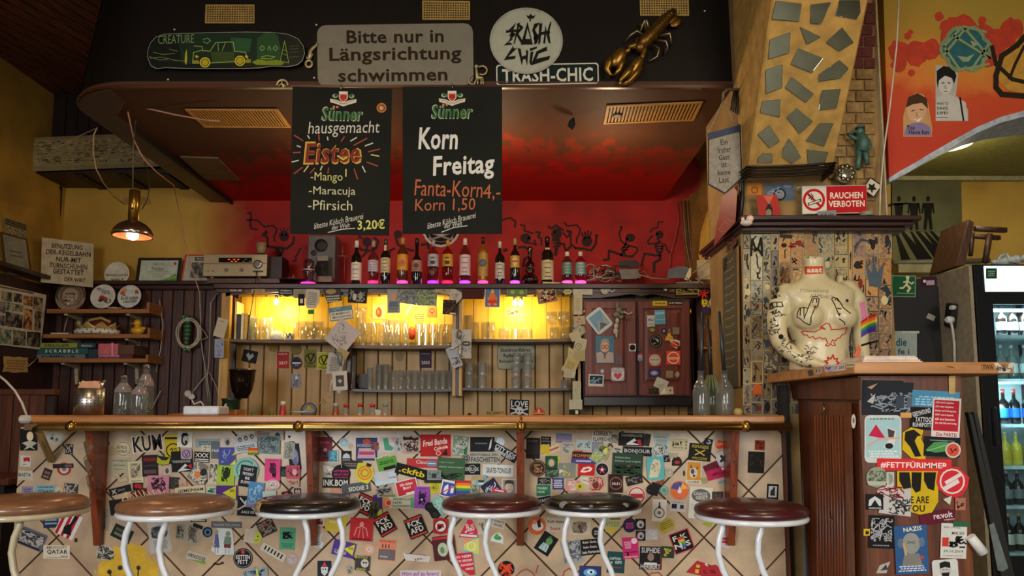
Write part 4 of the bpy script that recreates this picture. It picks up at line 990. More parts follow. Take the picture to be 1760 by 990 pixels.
# signs on the fascia
def sign(name,pl,cx,cy,w_,h_,rot,sh,bg,els,lab,th=.004,cat='sign',pt='lettering'):
 r=root(name,pl(cx,cy+h_/2),lab,cat)
 part('plate',card(pl,cx,cy,w_,h_,rot,sh,bg,'',th=th),r)
 if els:part(pt,card(pl,cx,cy,4,4,rot,'n',bg,els,th=.001,lift=th-.0008),r)
 return r
sign('swimming_sign',FAS,679.5,94.5,268,106,-.8,'o','7d7767','T Bitte_nur_in 0 -32 167 23 2c2010;T Längsrichtung 0 1 227 30 2c2010;T schwimmen -5 34 188 23 2c2010','grey rounded enamel sign asking to swim lengthwise only')
ts=sign('round_sign',FAS,904.5,70,125,113,0,'c','a8a894','','round white graffiti-lettered sign on the canopy front',th=.012)
part('rim',MB().add([FAS(904.5+rr*math.cos(t*math.pi/20),70+rr*.905*math.sin(t*math.pi/20),o)for rr,o in((59,.0132),(63,.0132),(63,.0))for t in range(40)],[(k*40+j,k*40+(j+1)%40,(k+1)*40+(j+1)%40,(k+1)*40+j)for k in(0,1)for j in range(40)],M('9c9a88',.5)),ts)
G='17170f';gg=[]
def zz_(s_,wd=4):
 n_=[float(u)for u in s_.split(',')];return 'L '+','.join(f'{v / 3.911 + 830 - 904.5:.1f}' if i%2==0 else f'{v / 3.911 - 70:.1f}' for i,v in enumerate(n_))+f' {wd} {G}'
def zp_(s_):
 n_=[float(u)for u in s_.split(',')];return 'P '+','.join(f'{v / 3.911 + 830 - 904.5:.1f}' if i%2==0 else f'{v / 3.911 - 70:.1f}' for i,v in enumerate(n_))+f' {G}'
els=';'.join([zp_('225,150,160,215,195,205,175,245,220,232,140,305,200,300,185,285,165,290,205,262,180,265,210,185'),zz_('160,212,235,205',4),zp_('235,155,250,150,215,290,205,300'),zz_('235,165,262,185,228,225,268,295',4.5),zp_('300,145,255,300,330,300,318,262,285,262,300,190,330,300,335,300'),zp_('345,160,385,150,350,200,375,250,340,262,385,215,365,290,345,300,345,240,330,205'),zp_('378,160,400,155,385,290,372,300'),zp_('455,140,460,155,445,215,455,295,440,285,425,225,418,295,405,290,420,170,430,215'),zz_('395,225,445,215',5),zp_('205,305,140,405,215,395,220,375,170,380,228,325,205,325'),zp_('232,320,262,440,270,400,285,395,298,440,305,345,290,330,290,370,262,380,255,330'),zp_('315,325,365,312,362,325,318,345'),zp_('320,350,340,345,325,440,312,420'),zp_('430,312,360,345,322,440,445,400,452,375,360,395,375,360,432,340'),zp_('290,100,305,125,340,125,355,100,335,108,320,92,308,108'),zz_('318,125,318,142',2)])
part('lettering',card(FAS,904.5,70,4,4,0,'n','a8a894',els,th=.001,lift=.0118),ts)
sign('name_plate',FAS,941,128.5,175,35,-1.2,'o','15201a','B 2 c8c6b6;T TRASH-CHIC 0 1 156 24 c8c6b6','dark plate with cream capitals half hidden by the round sign',th=.003)if False else None
r=root('name_plate',FAS(941,146),'dark rectangular plate with cream capitals, half hidden by the round sign','sign')
part('plate',card(FAS,941,127.5,176,36,-1.2,'o','15201a','B 2 c8c6b6',th=.001,base=.0004),r)
part('lettering',card(FAS,941,128,2,2,-1.2,'n','15201a','T TRASH-CHIC 0 1 156 24 c8c6b6',th=.0002,base=.0013),r)
def zoomer(x0,y0,sc):return lambda s_:','.join(f'{float(v) / sc + (x0 if i % 2 == 0 else y0):.1f}' for i,v in enumerate(s_.split(',')))
sk=root('skateboard_deck',FAS(388,119),'black and green skateboard deck with a van drawing, hung on the canopy','skateboard')
dk=[(70,370),(75,310),(100,240),(150,185),(230,155),(400,148),(700,140),(1000,135),(1250,138),(1400,155),(1500,200),(1550,270),(1562,340),(1540,410),(1490,450),(1400,468),(1250,462),(1150,478),(1000,487),(600,488),(350,482),(250,476),(160,488),(105,460)]
dkp=[(x/5.5+240,y/5.5+30)for x,y in dk];dc=(388,86)
part('deck',MB().hull([FAS(*p,.02+.0)for p in dkp],[FAS(*p,.032)for p in dkp],M('141a12',.35,coat=.3)),sk,bevel=.002)
mb=MB();n=len(dkp)
mb.add([FAS(x,y,.0322)for x,y in dkp]+[FAS(dc[0]+(x-dc[0])*.994,dc[1]+(y-dc[1])*.97,.0326)for x,y in dkp],[(i,(i+1)%n,n+(i+1)%n,n+i)for i in range(n)],M('8c9488',.4))
part('edge',mb,sk,'pale outer edge');part('mounting_block',MB().lathe([(.02,0),(.02,.02)],FAS(300,90,0),M('222',.5)if False else M('222222',.5),8,FAS.n),sk)
mb=MB();Zs=lambda x,y:(x/5.5+240,y/5.5+30)
def zl(pts,wd,col,o=.0335):mb.fline(FAS,[Zs(*p)for p in pts],wd,o,col)
def zf(pts,col,o=.0332):mb.fpoly(FAS,[Zs(*p)for p in pts],o,col)
zf([(340,155),(1000,145),(1300,145),(1340,300),(1330,440),(1080,445),(400,440),(380,300)],'1c3020')
zf([(860,190),(1060,200),(1040,330),(880,320)],'2c5230',.0334)
zf([(1110,200),(1180,145),(1260,140),(1310,180),(1330,300),(1340,420),(1110,420)],'2b4c2c',.0334)
zf([(1060,420),(1120,395),(1200,410),(1300,400),(1370,430),(1340,452),(1100,448)],'7a8a24',.0336)
mb.ftext(FAS,'CREATURE',*Zs(345,205),62,15,.0338,'6f8a5c',.0,.1,rot=-2)
zl([(665,320),(720,235),(885,232),(900,320),(1000,330),(1030,410),(660,430),(500,430),(510,330),(590,310),(665,320)],1.3,'8fa050')
zf([(670,325),(900,325),(890,420),(690,425)],'3a4a20',.0334);zl([(740,240),(745,315)],1,'8fa050');zl([(810,240),(780,315)],1,'8fa050')
zl([(515,270),(590,275),(600,320)],1.2,'8fa050')
for x in(618,948):
 c_=Zs(x,425 if x<700 else 410)
 for rr,cc,o in((9,'c9b830',.034),(7,'5c5a18',.0342),(5.5,'b0a028',.0344)):mb.fpoly(FAS,[(c_[0]+rr*math.cos(t*math.pi/8),c_[1]+rr*math.sin(t*math.pi/8))for t in range(16)],o,cc)
for x in(540,1010):zf([(x-18,365),(x,355),(x+18,370),(x,388)],'b8a830',.034)
zf([(505,405),(560,405),(560,438),(500,438)],'8c8424',.034);zf([(1000,400),(1050,395),(1050,428),(1000,430)],'8c8424',.034)
zf([(430,340),(445,300),(450,400),(440,450),(425,420)],'b0a030',.034)
for pp in([(90,370),(180,400),(260,400)],[(100,385),(200,375),(340,405)],[(130,330),(220,350),(330,340)],[(280,300),(360,320)],[(320,405),(420,412)]):zl(pp,1.2,'6a7450')
zl([(1370,220),(1330,410),(1410,430),(1370,220)],1.3,'7a9438');zl([(1345,340),(1400,360)],1,'7a9438');zl([(1350,300),(1395,320)],1,'7a9438')
for y in(275,300,330,375):zl([(1415,y),(1500,y-5)],1,'4a5a40')
zl([(1150,375),(1200,360),(1280,372),(1240,392),(1150,388)],1.2,'8ca040');
for x in(1160,1285):zl([(x-25,290),(x,265),(x+22,290),(x,315),(x-22,295)],1.4,'6f9a50')
zl([(1210,310),(1225,270),(1240,310)],1.4,'6f9a50')
zl([(600,210),(640,195),(670,220),(640,245),(600,230)],1.6,'5f8a58')
part('artwork',mb,sk,'green line drawing of a van and monster')
for x,y in((300,51),(289,137),(544,43),(540,134),(1211,19)):
 one('nail_head',MB().lathe([(.005,0),(.004,.003)],FAS(x,y,.0),M('d0cdbc',.4),8,FAS.n),{300:'tiny bright nail head above the skateboard deck',289:'tiny bright nail head below the skateboard deck',544:'tiny bright nail head at the top left of the grey sign',540:'tiny bright nail head at the lower left of the grey sign',1211:'tiny bright nail head right of the lobster'}[x],'nail')
OPM=M('b8a878',.4,.5)
mb=MB();z5=lambda s_:[FAS(float(s_[i])/5.5+240,float(s_[i+1])/5.5+30,.012)for i in range(0,len(s_),2)]
mb.tube(z5([1675,232,1672,262,1640,290,1615,320,1612,360,1600,400]),[.003,.006,.008,.009,.011,.008],OPM,8)
mb.tube([FAS(1600/5.5+240+5.5*math.cos(t*math.pi/8),440/5.5+30+5.8*math.sin(t*math.pi/8),.012)for t in range(16)],.006,OPM,8,True)
mb.tube(z5([1615,380,1640,345]),[.006,.003],OPM,6).tube(z5([1590,400,1575,360]),[.005,.002],OPM,6)
one('bottle_opener',mb,'flame-shaped brass bottle opener left of the grey swimming sign','opener')
mb=MB();c_=(485.5,147)
mb.tube([FAS(c_[0]+9.5*math.cos(math.pi+t*math.pi/10),c_[1]+9.5*math.sin(math.pi+t*math.pi/10),.014)for t in range(11)],.0055,OPM,8)
mb.tube([FAS(485,138,.014),FAS(484,143,.014),FAS(487,149,.014)],.004,OPM,6).tube([FAS(478,148,.014),FAS(484,144,.014),FAS(491,148,.014)],.004,OPM,6)
one('ring_opener',mb,'round brass emblem standing on the canopy lip left of the chalkboards','opener')
mb=MB()
mb.tube([FAS(829+8*math.cos(a*.42-2.4),121+7.5*math.sin(a*.42-2.4),.014)for a in range(12)],.0045,OPM,8)
mb.tube([FAS(x,y,.014)for x,y in((818,112),(819,122),(821,134),(825,134),(831,135))],[.006,.006,.011,.009,.006],OPM,8)
for x0,y0,x1,y1 in((819,134,815,146),(821,136,821,146),(827,136,827,146),(830,136,831,146)):mb.tube([FAS(x0,y0,.014),FAS(x1,y1,.014)],.004,OPM,6)
mb.tube([FAS(812+7*math.cos(a*.5+1.2),137+8*math.sin(a*.5+1.2),.013)for a in range(8)],.0035,OPM,6)
mb.ell(FAS(819,114,.016),.011,.008,.008,OPM,10,6)
one('giraffe_opener',mb,'giraffe-shaped brass opener at the lower right of the grey sign','opener')
# lobster
GOLD=M('94702e',.34,.85,.2)
GD2=M('6a4a1c',.4,.8,.2)
lb=root('lobster',FAS(1100,60),'golden ornamental lobster hanging head-down on the canopy front','lobster')
ZL=lambda x,y,o=.04:FAS(x/6.19+1020,y/6.19,o)
mb=MB();sp_=[(500,500,.030),(560,430,.036),(620,365,.036),(680,300,.034),(735,240,.031),(780,190,.026),(820,150,.022),(850,120,.016)]
for i,(x,y,r_)in enumerate(sp_):mb.ell(ZL(x,y),r_,r_*.8,r_,GD2,12,8)
mb.tube([ZL(x,y)for x,y,r_ in sp_],[r_*.9 for x,y,r_ in sp_],GD2,12)
for i in range(9):
 t=i/8;x,y=640+190*t,345-205*t;mb.tube([ZL(x-40+14*t,y-40+14*t,.045),ZL(x,y,.075-.018*t),ZL(x+40-14*t,y+40-14*t,.045)],.005,GD2,6)
part('shell',mb,lb)
mb=MB()
for x,y in((905,270),(880,235),(840,210)):mb.ell(ZL(x-30,y-30,.035),.022,.006,.03,GD2,10,6,Matrix.Rotation(.9,3,'Y'))
part('tail_fan',mb,lb)
def claw(name,arm,body,rotdeg,finger,wid,L):
 mb=MB();mb.tube([ZL(*p)for p in arm],[.012,.014,.012,.013,.012][:len(arm)],GOLD,10)
 c_=ZL(*body,.05);Rm=Matrix.Rotation(math.radians(rotdeg),3,'Y');mb.ell(c_,wid,.022,L,GOLD,16,10,Rm)
 return mb
mb=claw('claw',[(480,500),(440,480),(380,500),(375,535),(340,560)],(265,610),32,None,.034,.052)
mb.tube([ZL(*p,.05)for p in((200,620),(160,680),(145,740),(175,790),(215,800))],[.02,.02,.014,.008,.004],GOLD,10)
mb.tube([ZL(*p,.05)for p in((310,640),(290,700),(270,750),(225,795))],[.018,.016,.012,.005],GOLD,10)
part('claw',mb,lb,'broad open crusher claw')
mb=claw('claw',[(540,480),(540,540),(520,600),(505,640)],(450,700),33,None,.026,.055)
mb.tube([ZL(*p,.05)for p in((420,720),(350,790),(290,850),(285,885))],[.022,.018,.01,.004],GOLD,10)
mb.tube([ZL(*p,.05)for p in((490,720),(440,800),(370,870),(310,893))],[.02,.016,.011,.004],GOLD,10)
part('claw',mb,lb,'slender closed cutter claw')
LEGS=[[(540,380),(460,330),(400,370),(330,450)],[(590,320),(565,215),(520,260),(475,270)],[(560,330),(540,220),(500,330)],[(640,260),(720,190),(730,160)],[(700,385),(815,355),(825,430),(838,485)],[(680,430),(775,440),(790,500),(755,580)],[(640,480),(700,520),(680,600),(600,650),(580,640)],[(480,470),(430,520),(470,400)]]
for pp in LEGS:part('leg',MB().tube([ZL(x,y,.03+.02*math.sin(i*1.3))for i,(x,y)in enumerate(pp)],[.007-.001*i for i in range(len(pp))],M('8c7a58',.35,.8),8),lb)
ht=root('hanging_pendant',P(985,176,3.75),'small dark object hanging on a string under the canopy','pendant')
part('string',MB().tube([P(985,165,3.75),P(986,185,3.75),P(985,203,3.75)],.003,M('a8742c',.6),6),ht)
part('weight',MB().hull([P(*p,3.75)for p in((981,205),(987,200),(989,215),(984,224),(975,217),(978,208))],[P(*p,3.72)for p in((981,205),(987,200),(989,215),(984,224),(975,217),(978,208))],M('252a2a',.3,.5)),ht,bevel=.004)
# pendant lamp and loose wires
YL=3.80
pc=P(228,400,YL);s_=YL/F*1.0
lp=root('pendant_lamp',P(228,410,YL),'lit copper pendant lamp with a tall brass cylinder','lamp')
COP=M('a8623c',.3,.9,.15)
zq=lambda y:P(228,y,YL).z-pc.z
part('shade',MB().lathe([(s_*13,zq(381)),(s_*22,zq(386)),(s_*30,zq(394)),(s_*34,zq(403)),(s_*33,zq(407)),(s_*31,zq(407)),(s_*32,zq(403)),(s_*28,zq(396)),(s_*20,zq(389)),(s_*10,zq(385))],pc,M('6d4c38',.35,.8),32,cap=False),lp,'domed copper shade')
part('chrome_ring',MB().lathe([(s_*33.5,zq(401)),(s_*34.5,zq(404)),(s_*32.5,zq(407))],pc,CHROME,32,cap=False),lp)
part('cylinder',MB().lathe([(s_*9,zq(382)),(s_*9,zq(328)),(s_*7,zq(327)),(s_*.5,zq(327))],pc,M('96742e',.28,.9),24),lp,'brass cylinder')
part('hole',MB().lathe([(.006,0),(.006,.002)],P(228,358,YL-s_*9.2),M('0a0806',.8),8,(0,-1,0)),lp)
part('bulb',MB().ell(pc+Vector((0,0,zq(405))),s_*10,s_*10,s_*8,EMIT('ffb088',11),16,8),lp,'glowing round bulb')
part('cord',MB().tube([P(228,327,YL),P(229,250,YL),P(234,196,YL)],.0035,M('5a4a30',.5),6),lp)
part('reflector',MB().lathe([(s_*12,zq(392)),(s_*28,zq(400)),(s_*31,zq(406))],pc,M('c87a58',.3,.6),24,cap=False),lp)
point('pendant_light',pc+Vector((0,0,zq(413))),5,(1.0,.5,.28),.03)
WI=M('c0a078',.6);WP=M('c28a70',.6)
one('loose_wire',MB().tube([P(*p,Y_)for p,Y_ in(((167,219),3.9),((161,232),3.9),((160,260),3.95),((165,290),4.0),((178,315),4.2),((195,337),4.5),((212,350),4.9))],.0035,WI,6),'pale wire looping down from the canopy corner past the panorama','wire')
one('loose_wire',MB().tube([P(*p,Y_)for p,Y_ in(((216,177),3.68),((221,198),3.7),((226,222),3.78),((231,243),3.85),((246,272),3.9),((268,295),4.1),((298,318),4.5),((300,322),4.6),((304,345),5.0),((313,385),5.1),((318,420),5.1),((328,455),5.1),((342,500),5.12))],.004,WP,6),'pinkish wire from the canopy corner down across the yellow wall','wire')
one('loose_wire',MB().tube([P(*p,3.66)for p in((222,180),(260,188),(300,197),(350,206),(378,208))],.0045,WP,6),'pinkish wire stretched under the canopy to the left grille','wire')
one('loose_wire',MB().tube([P(*p,4.4)for p in((248,278),(254,295),(257,320),(254,342),(244,360))],.003,M('3a2c1c',.6),6),'dark thin wire curling down behind the lamp','wire')
one('loose_wire',MB().tube([P(*p,4.6)for p in((167,220),(140,232),(110,248),(85,262))],.003,WI,6),'pale wire running left across the panorama picture','wire')
one('wall_bracket_plate',MB().hull([P(*p,YW-.002)for p in((210,345),(214,339),(254,339),(258,345),(256,351),(212,351))],[P(*p,YW-.012)for p in((210,345),(214,339),(254,339),(258,345),(256,351),(212,351))],M('a8823c',.6)),'yellow-painted screw plate on the wall behind the lamp','plate')
# banner and red sign at the pillar
YBN=3.30;NP=PlY(YBN);XB_=.2
bn=root('pennant',NP(1245,330),'grey pointed cloth pennant with a guest proverb hanging by the pillar','pennant')
bq=[(1219,240),(1271,225),(1274,305),(1246,331),(1219,316)]
part('cloth',MB().hull([NP(*p,0)for p in bq],[NP(*p,.004)for p in bq],M('8f8878',.85,bmp=.3,sc=60)),bn)
bo=[(1217,238),(1273,222),(1276,306),(1246,334),(1217,318)]
part('border',MB().hull([NP(*p,-.003)for p in bo],[NP(*p,-.0005)for p in bo],M('2a2a32',.8)),bn)
part('rod',MB().hull([NP(*p,.0)for p in((1216,229),(1273,214),(1273,225),(1216,240))],[NP(*p,.01)for p in((1216,229),(1273,214),(1273,225),(1216,240))],M('1f2c4a',.6)),bn,'dark blue hem')
mb=MB()
for t_,y,w_ in(('Ein',244,12),('froher',257,23),('Gast',270,18),('ist',283,9),('keine',296,22),('Last',309,17)):mb.ftext(NP,t_,1244.5,y,w_,9.5 if t_!='froher' else 11,.0048,'3a3530',.01,rot=-6)
part('lettering',mb,bn)
one('cord',MB().tube([P(1216,232,YBN),P(1229,205,YBN),P(1243,170,YBN),P(1258,205,YBN),P(1273,216,YBN)],.003,M('8c8270',.7),6),'thin cord holding the pennant on its hook','cord')
one('wall_hook',MB().tube([P(1243,172,YBN),P(1243,160,YBN),P(1250,154,YBN),P(1283,154,YBN+.02)],.007,M('6a6048',.5,.4),8),'grey metal hook arm on the pillar above the pennant','hook')
cd_=MB()
for k in range(7):cd_.tube([P(1262+k*3,156+(k%2),YBN+.03),P(1258+k*3.4,176+k,YBN+.02),P(1256+k*3.6,190+k*2,YBN+.03)],.004,M('14110f',.5),6)
one('black_cables',cd_,'bunch of black cables dangling from the hook arm','cables')
one('black_cable',MB().tube([P(1279,150,YP-.03),P(1279,230,YP-.03),P(1275,260,YP-.03),P(1276,340,YP-.03),P(1272,380,YP-.03)],.010,M('15120f',.5),8),'thick black cable running down the pillar edge','cable')
rs=root('red_sign',P(1245,425,3.5),'dark red sign with faded lettering leaning on the pillar moulding','sign')
rq=[(1241,337),(1268,318),(1264,382),(1226,424)]
RP=Pl(P(1226,424,3.62),(P(1264,382,3.32)-P(1226,424,3.62)).cross(Vector((0,0,1))))
if RP.n.y>0:RP.n=-RP.n
part('plate',MB().hull([RP(*p,0)for p in rq],[RP(*p,.01)for p in rq],M('8c2024',.5)),rs)
mb=MB();mb.ftext(RP,'ASTRA',1247,388,30,15,.0105,'a8645c',.02,rot=-50);part('lettering',mb,rs)
# things on the pillar moulding
r=root('no_smoking_sign',PPL(1435,370,.05),'red and white no smoking sign leaning on the pillar moulding','sign')
Q=PlY(YP-.06)
part('plate',card(Q,1434,343,112,49,-1,'r','d8d0bc','B 1 8c8474;R 21 0 69 46 b5161c',th=.004,base=0),r)
part('lettering',card(Q,1434,343,2,2,-1,'n','b5161c','T RAUCHEN 21 -7 56 11 e4dcc8;T VERBOTEN 21 7.5 62 11 e4dcc8;O -35 0 17 4.5 b5161c;L -47,-12,-23,12 4 b5161c;R -34 4 24 5 1c1a18 -18;R -34 4 20 2.4 d8d0bc -18;L -44,-2,-40,-6,-44,-10 1.6 1c1a18;L -40,0,-36,-6,-40,-11 1.6 1c1a18',th=.0002,base=.0042),r,'cigarette crossed out and white capitals')
r=root('vase_picture',Q(1322,382),'small red picture of a vase leaning by the no smoking sign','picture')
part('panel',card(Q,1322,358,42,46,-3,'[-1,-1,.7,-1,1,1,-.85,1]','a8322a','P -9,-22,0,-6,9,-22 c8604c;P -5,14,-6,2,-2,-8,2,-8,6,2,5,14 2a2018;E -1 8 5 7 8a7a60;R 0 -10 3 5 8a7a60',th=.006,base=0),r)
for s_ in('1297 325 25 20 2 r c47a2c | O 0 2 5 2 8a4a20 | orange square card on the plaster above the moulding','1340 330 50 30 -3 r 5c6a78 | C 0 4 11 2a2a2c;C 0 4 8 8c8c88;C 0 4 2 k;S 0 0 40 20 8 2 8a98a4 | collage card with a round dial on the plaster above the moulding','1395 323 50 6 -2 r a89c7c | S 0 0 40 4 8 1 5a5040 | narrow pale strip on the plaster above the no smoking sign','1385 328 26 9 2 r 6a6a60 | | grey paper strip above the no smoking sign'):
 sticker(PPL,s_,lift=.001)
one('price_tag_block',MB().hull([P(*p,YP-.085)for p in((1406,363),(1437,361),(1438,377),(1405,378))],[P(*p,YP-.07)for p in((1406,363),(1437,361),(1438,377),(1405,378))],M('7c7c78',.5)).ftext(PlY(YP-.0855),'AUF_650'.replace('_',' '),1421,370,23,6,0,'25221e',.02),'small grey lettered block in front of the no smoking sign','block')
one('tape_roll',MB().lathe([(.03,0),(.03,.02)],P(1490,372,YP-.08),M('8c846c',.5),16),'grey tape roll right of the lettered block','tape')
st=root('star_magnet',P(1499,318,YP-.06),'black and white diamond plate with a star on the cream post','plate')
part('plate',card(PlY(YP-.035),1499,322,26,26,35,'r','c8c0a8','B 2 1c1a18;P 0,-9,2.5,-3,9,-2,4,3,6,9,0,5,-6,9,-4,3,-9,-2,-2.5,-3 1c1a18',th=.003),st)
fo=MB();c_=P(1452,299,YP-.05)
fo.ell(c_,.05,.02,.048,M('c8bfa0',.15,.9),14,9)
for k in range(9):fo.ell(c_+Vector((.032*math.cos(k*.7),-.018,.032*math.sin(k*.7))),.012,.008,.012,M('8c8468',.2,.9),6,4)
one('foil_ball',fo,'crumpled round foil ornament beside the steel bands','ornament')
sh=root('porcelain_figure',P(1283,392,YP-.12),'small white porcelain figure at the left corner of the moulding','figure')
part('body',MB().ell(P(1283,383,YP-.12),.028,.02,.014,M('d8c8b8',.3),12,8).ell(P(1289,376,YP-.12),.018,.016,.016,M('dcb8a8',.3),12,8).ell(P(1277,378,YP-.12),.008,.008,.014,M('d8c8b8',.3),8,6),sh)
sh.location=sh.location
TEAL=M('3f5f52',.5,.1,.2)
fg=root('telescope_figurine',P(1478,292,YP-.06),'small teal figure looking out with a raised hand on the brick pillar','figurine')
W=lambda x,y,o=.05:P(x,y,YP-o)
mb=MB().tube([W(1479,228),W(1484,245),W(1481,262)],[.016,.033,.026],TEAL,12).ell(W(1478,226),.018,.018,.02,TEAL,12,8)
mb.tube([W(1476,258),W(1476,275),W(1474,291)],[.016,.012,.012],TEAL,8).tube([W(1486,258),W(1489,272),W(1491,283)],[.018,.013,.011],TEAL,8)
mb.tube([W(1482,240),W(1469,238),W(1458,231)],[.012,.009,.008],TEAL,8).tube([W(1458,231),W(1466,226),W(1474,227)],[.007,.006,.006],TEAL,8).tube([W(1489,240),W(1495,252),W(1488,260)],[.011,.011,.009],TEAL,8)
part('body',mb,fg)
part('cap',MB().lathe([(.022,0),(.02,.008),(.008,.016)],W(1478,221),TEAL,12),fg)
# left side: panorama, frames on the ledge
PP=PlY(YW-.36)
r=root('panorama_picture',PP(100,296),'long framed etched town panorama hanging under the ceiling at the left','picture')
part('frame',MB().hull([PP(*p,0)for p in((2,239),(300,226),(300,285),(2,297))],[PP(*p,.02)for p in((2,239),(300,226),(300,285),(2,297))],M('8c7c54',.5)),r)
part('print',MB().add([PP(*p,.0205)for p in((8,243),(300,231),(300,279),(8,288))],[(0,1,2,3)],M('9c8c5c',.6)),r)
mb=MB();rd=random.Random(3)
for k in range(420):
 x=rd.uniform(10,292);t=rd.random();y=245+40*t-(x-10)*.036;l_=rd.uniform(2,9);c=('6a6040','565036','b0a070','77704c','b8a87c')[k%5]
 mb.fline(PP,[(x,y),(x+l_,y-.04*l_+rd.uniform(-1,1))],rd.uniform(.8,2.6),.0208+k*1e-6,c)
part('engraving',mb,r,'etched town and hills')
r['label']=r['label']
one('post',MB().tube([P(8,160,4.9),P(8,240,4.9)],.032,M('8c6a30',.6),8),'short yellowish upright post above the left end of the panorama','post')
XLP=XLW+.035;LW=Pl((XLP,0,0),(1,0,0));LWY=Pl((XLW+.004,0,0),(1,0,0))
def quadboard(pl,q,th,m):return MB().hull([pl(*p,0)for p in q],[pl(*p,th)for p in q],m)
def inq(q,u,v):
 a,b,c,d=[Vector((p[0],p[1]))for p in q];r_=a*(1-u)*(1-v)+b*u*(1-v)+c*u*v+d*(1-u)*v;return(r_.x,r_.y)
q=[(5,372),(48,386),(48,412),(6,400)]
mb=quadboard(LWY,q,.002,M('8c8458',.8))
for j in range(3):mb.fline(LWY,[inq(q,.1,.12+j*.13),inq(q,.92,.12+j*.13)],2,.0024,'3a3424')
mb.fpoly(LWY,[inq(q,.08,.5),inq(q,.9,.5),inq(q,.85,.98),inq(q,.08,.95)],.0025,PHOTO('3a3628','8c8664','b0a882',sc=80))
one('newspaper_cutting',mb,'yellowed newspaper cutting with a photograph pinned on the left wall','newspaper')
q=[(1,398),(47,410),(56,479),(10,474)]
r=root('certificate_frame',LWY(30,476),'narrow brown picture frame with a grey certificate leaning on the left wall','frame')
part('frame',quadboard(LWY,q,.02,WOOD('6b4a20','402a10')),r)
qi=[inq(q,u,v)for u,v in((.07,.05),(.93,.05),(.93,.95),(.07,.95))]
mb=MB().add([LWY(*p,.021)for p in qi],[(0,1,2,3)],M('8e8f7e',.5))
mb.fline(LWY,[inq(q,.3,.4),inq(q,.7,.4)],3,.0215,'6a6a58').fline(LWY,[inq(q,.28,.5),inq(q,.72,.5)],2.4,.0215,'6a6a58')
part('certificate',mb,r)
q0=[(-40,480),(80,507),(70,601),(-40,588)]
r=root('photo_collage',LW(40,598),'large board of many small photographs on the left wall','picture')
part('board',quadboard(LW,q0,.012,M('cfc9b4',.6)),r)
Z5=lambda x,y:(x/3.806,y/3.806+360)
mb=MB();mb.fline(LW,[Z5(0,505),Z5(215,548)],3,.0126,'6a6450')
part('caption',mb,r)
CC=[('2a2a26','6a6f5a','a8a48c'),('2f4a46','6f8c7c','b8b8a0'),('1c2028','4a5270','9a9080'),('2a221c','7c6a50','b0a080'),('3a2a1c','9c6a3a','c8a878'),('1c1c1c','4a4640','8c8678')]
PR=['10,532,80,545,78,605,8,595','88,545,145,556,143,612,90,603','152,560,214,572,213,635,152,624','219,568,282,580,275,664,217,652','0,600,38,606,36,680,0,672','42,605,92,615,90,668,40,660','98,615,152,628,150,672,98,664','38,665,148,690,146,778,34,762','156,645,212,658,210,790,150,778','228,660,272,668,266,795,224,790','0,690,32,696,30,762,0,756','0,775,76,790,74,885,0,878','86,785,170,800,168,892,84,887','176,797,266,805,262,902,174,893']
for i,s_ in enumerate(PR):
 n_=[float(u)for u in s_.split(',')];pts=[Z5(a,b)for a,b in zip(n_[::2],n_[1::2])]
 part('photograph',MB().hull([LW(*p,.0121)for p in pts],[LW(*p,.0135)for p in pts],PHOTO(*CC[(i*5)%6],sc=28)),r)
one('torn_parchment',card(LW,27,627,44,27,3,'j','b89a64','W 0 0 34 18 4 8a6c3c',th=.002),'torn tan paper sign hanging on strings below the photo board','paper')
one('string',MB().tube([LW(48,630,.004),LW(66,614,.004)],.0025,M('b8a888',.7),6),'pale string from the torn tan paper to the shelf','string')
one('white_cable',MB().tube([P(*p,3.9)for p in((-5,643),(10,655),(26,672),(38,693),(46,714))],.006,M('cfc8ba',.5),8),'thick white cable hanging down behind the left end of the bar','cable')
LDY=YW-.09;LG=PlY(LDY)
def text_lines(pl,rows,off,col,rot=0,bold=.02):
 mb=MB()
 for t_,x,y,w_,h_ in rows:mb.ftext(pl,t_,x,y,w_,h_,off,col,bold,0,rot)
 return mb
q=[(72,408),(161,419),(160,494),(70,485)]
_a,_b=P(70,480,4.96),P(161,480,5.17);BS=Pl(_a,(_b-_a).cross(Vector((0,0,1))))
if BS.n.y>0:BS.n=-BS.n
r=root('bowling_rules_sign',BS(115,488),'cream square board with black stencilled bowling alley rules','sign')
part('board',quadboard(BS,q,.012,M('b5a888',.7)),r)
rows=[('BENUTZUNG',115.5,424,53,8.5),('DER-KEGELBAHN',117.5,435,77,8.5),('NUR-MIT',118,446.5,43,8.5),('TURNSCHUHEN',117.5,457.5,65,8.5),('GESTATTET',117.5,467.5,53,8.5),('DER WIRT',129,481,36,7)]
mb=text_lines(BS,rows,.0126,'241a12',4)
part('lettering',mb,r)
def plate(cx,cy,rx,ry,Y,col,rimcol,label,els='',cat='plate',name='plate',tilt=.12):
 c=P(cx,cy,Y);s_=(Y/F)*1.0;R_=rx*s_;ax=Vector((0,-1,tilt)).normalized()
 r=root(name,c-Vector((0,0,R_)),label,cat)
 part('dish',MB().lathe([(R_*.3,-.014),(R_*.62,-.012),(R_*.98,0),(R_,.003),(R_*.96,.004),(R_*.62,-.006),(R_*.01,-.008)],c,M(col,.2,coat=.5),32,ax,cap=False),r)
 if els:part('decoration',card(PlY(Y),cx,cy,1,1,0,'n',col,els,base=.0045,th=.0002),r)
 return r
DA=YW-.16
ring_t='O 0 0 23 2 6a5440;O 0 0 17 1.5 7c6650;E 0 1 14 10 a08870;S 0 0 22 14 18 1.2 5a4636;S 0 1 16 10 12 1 c0aa90;t WERDENFELSER 0 -18 30 4 4a3828;t A 0 0 .1 .1 k'
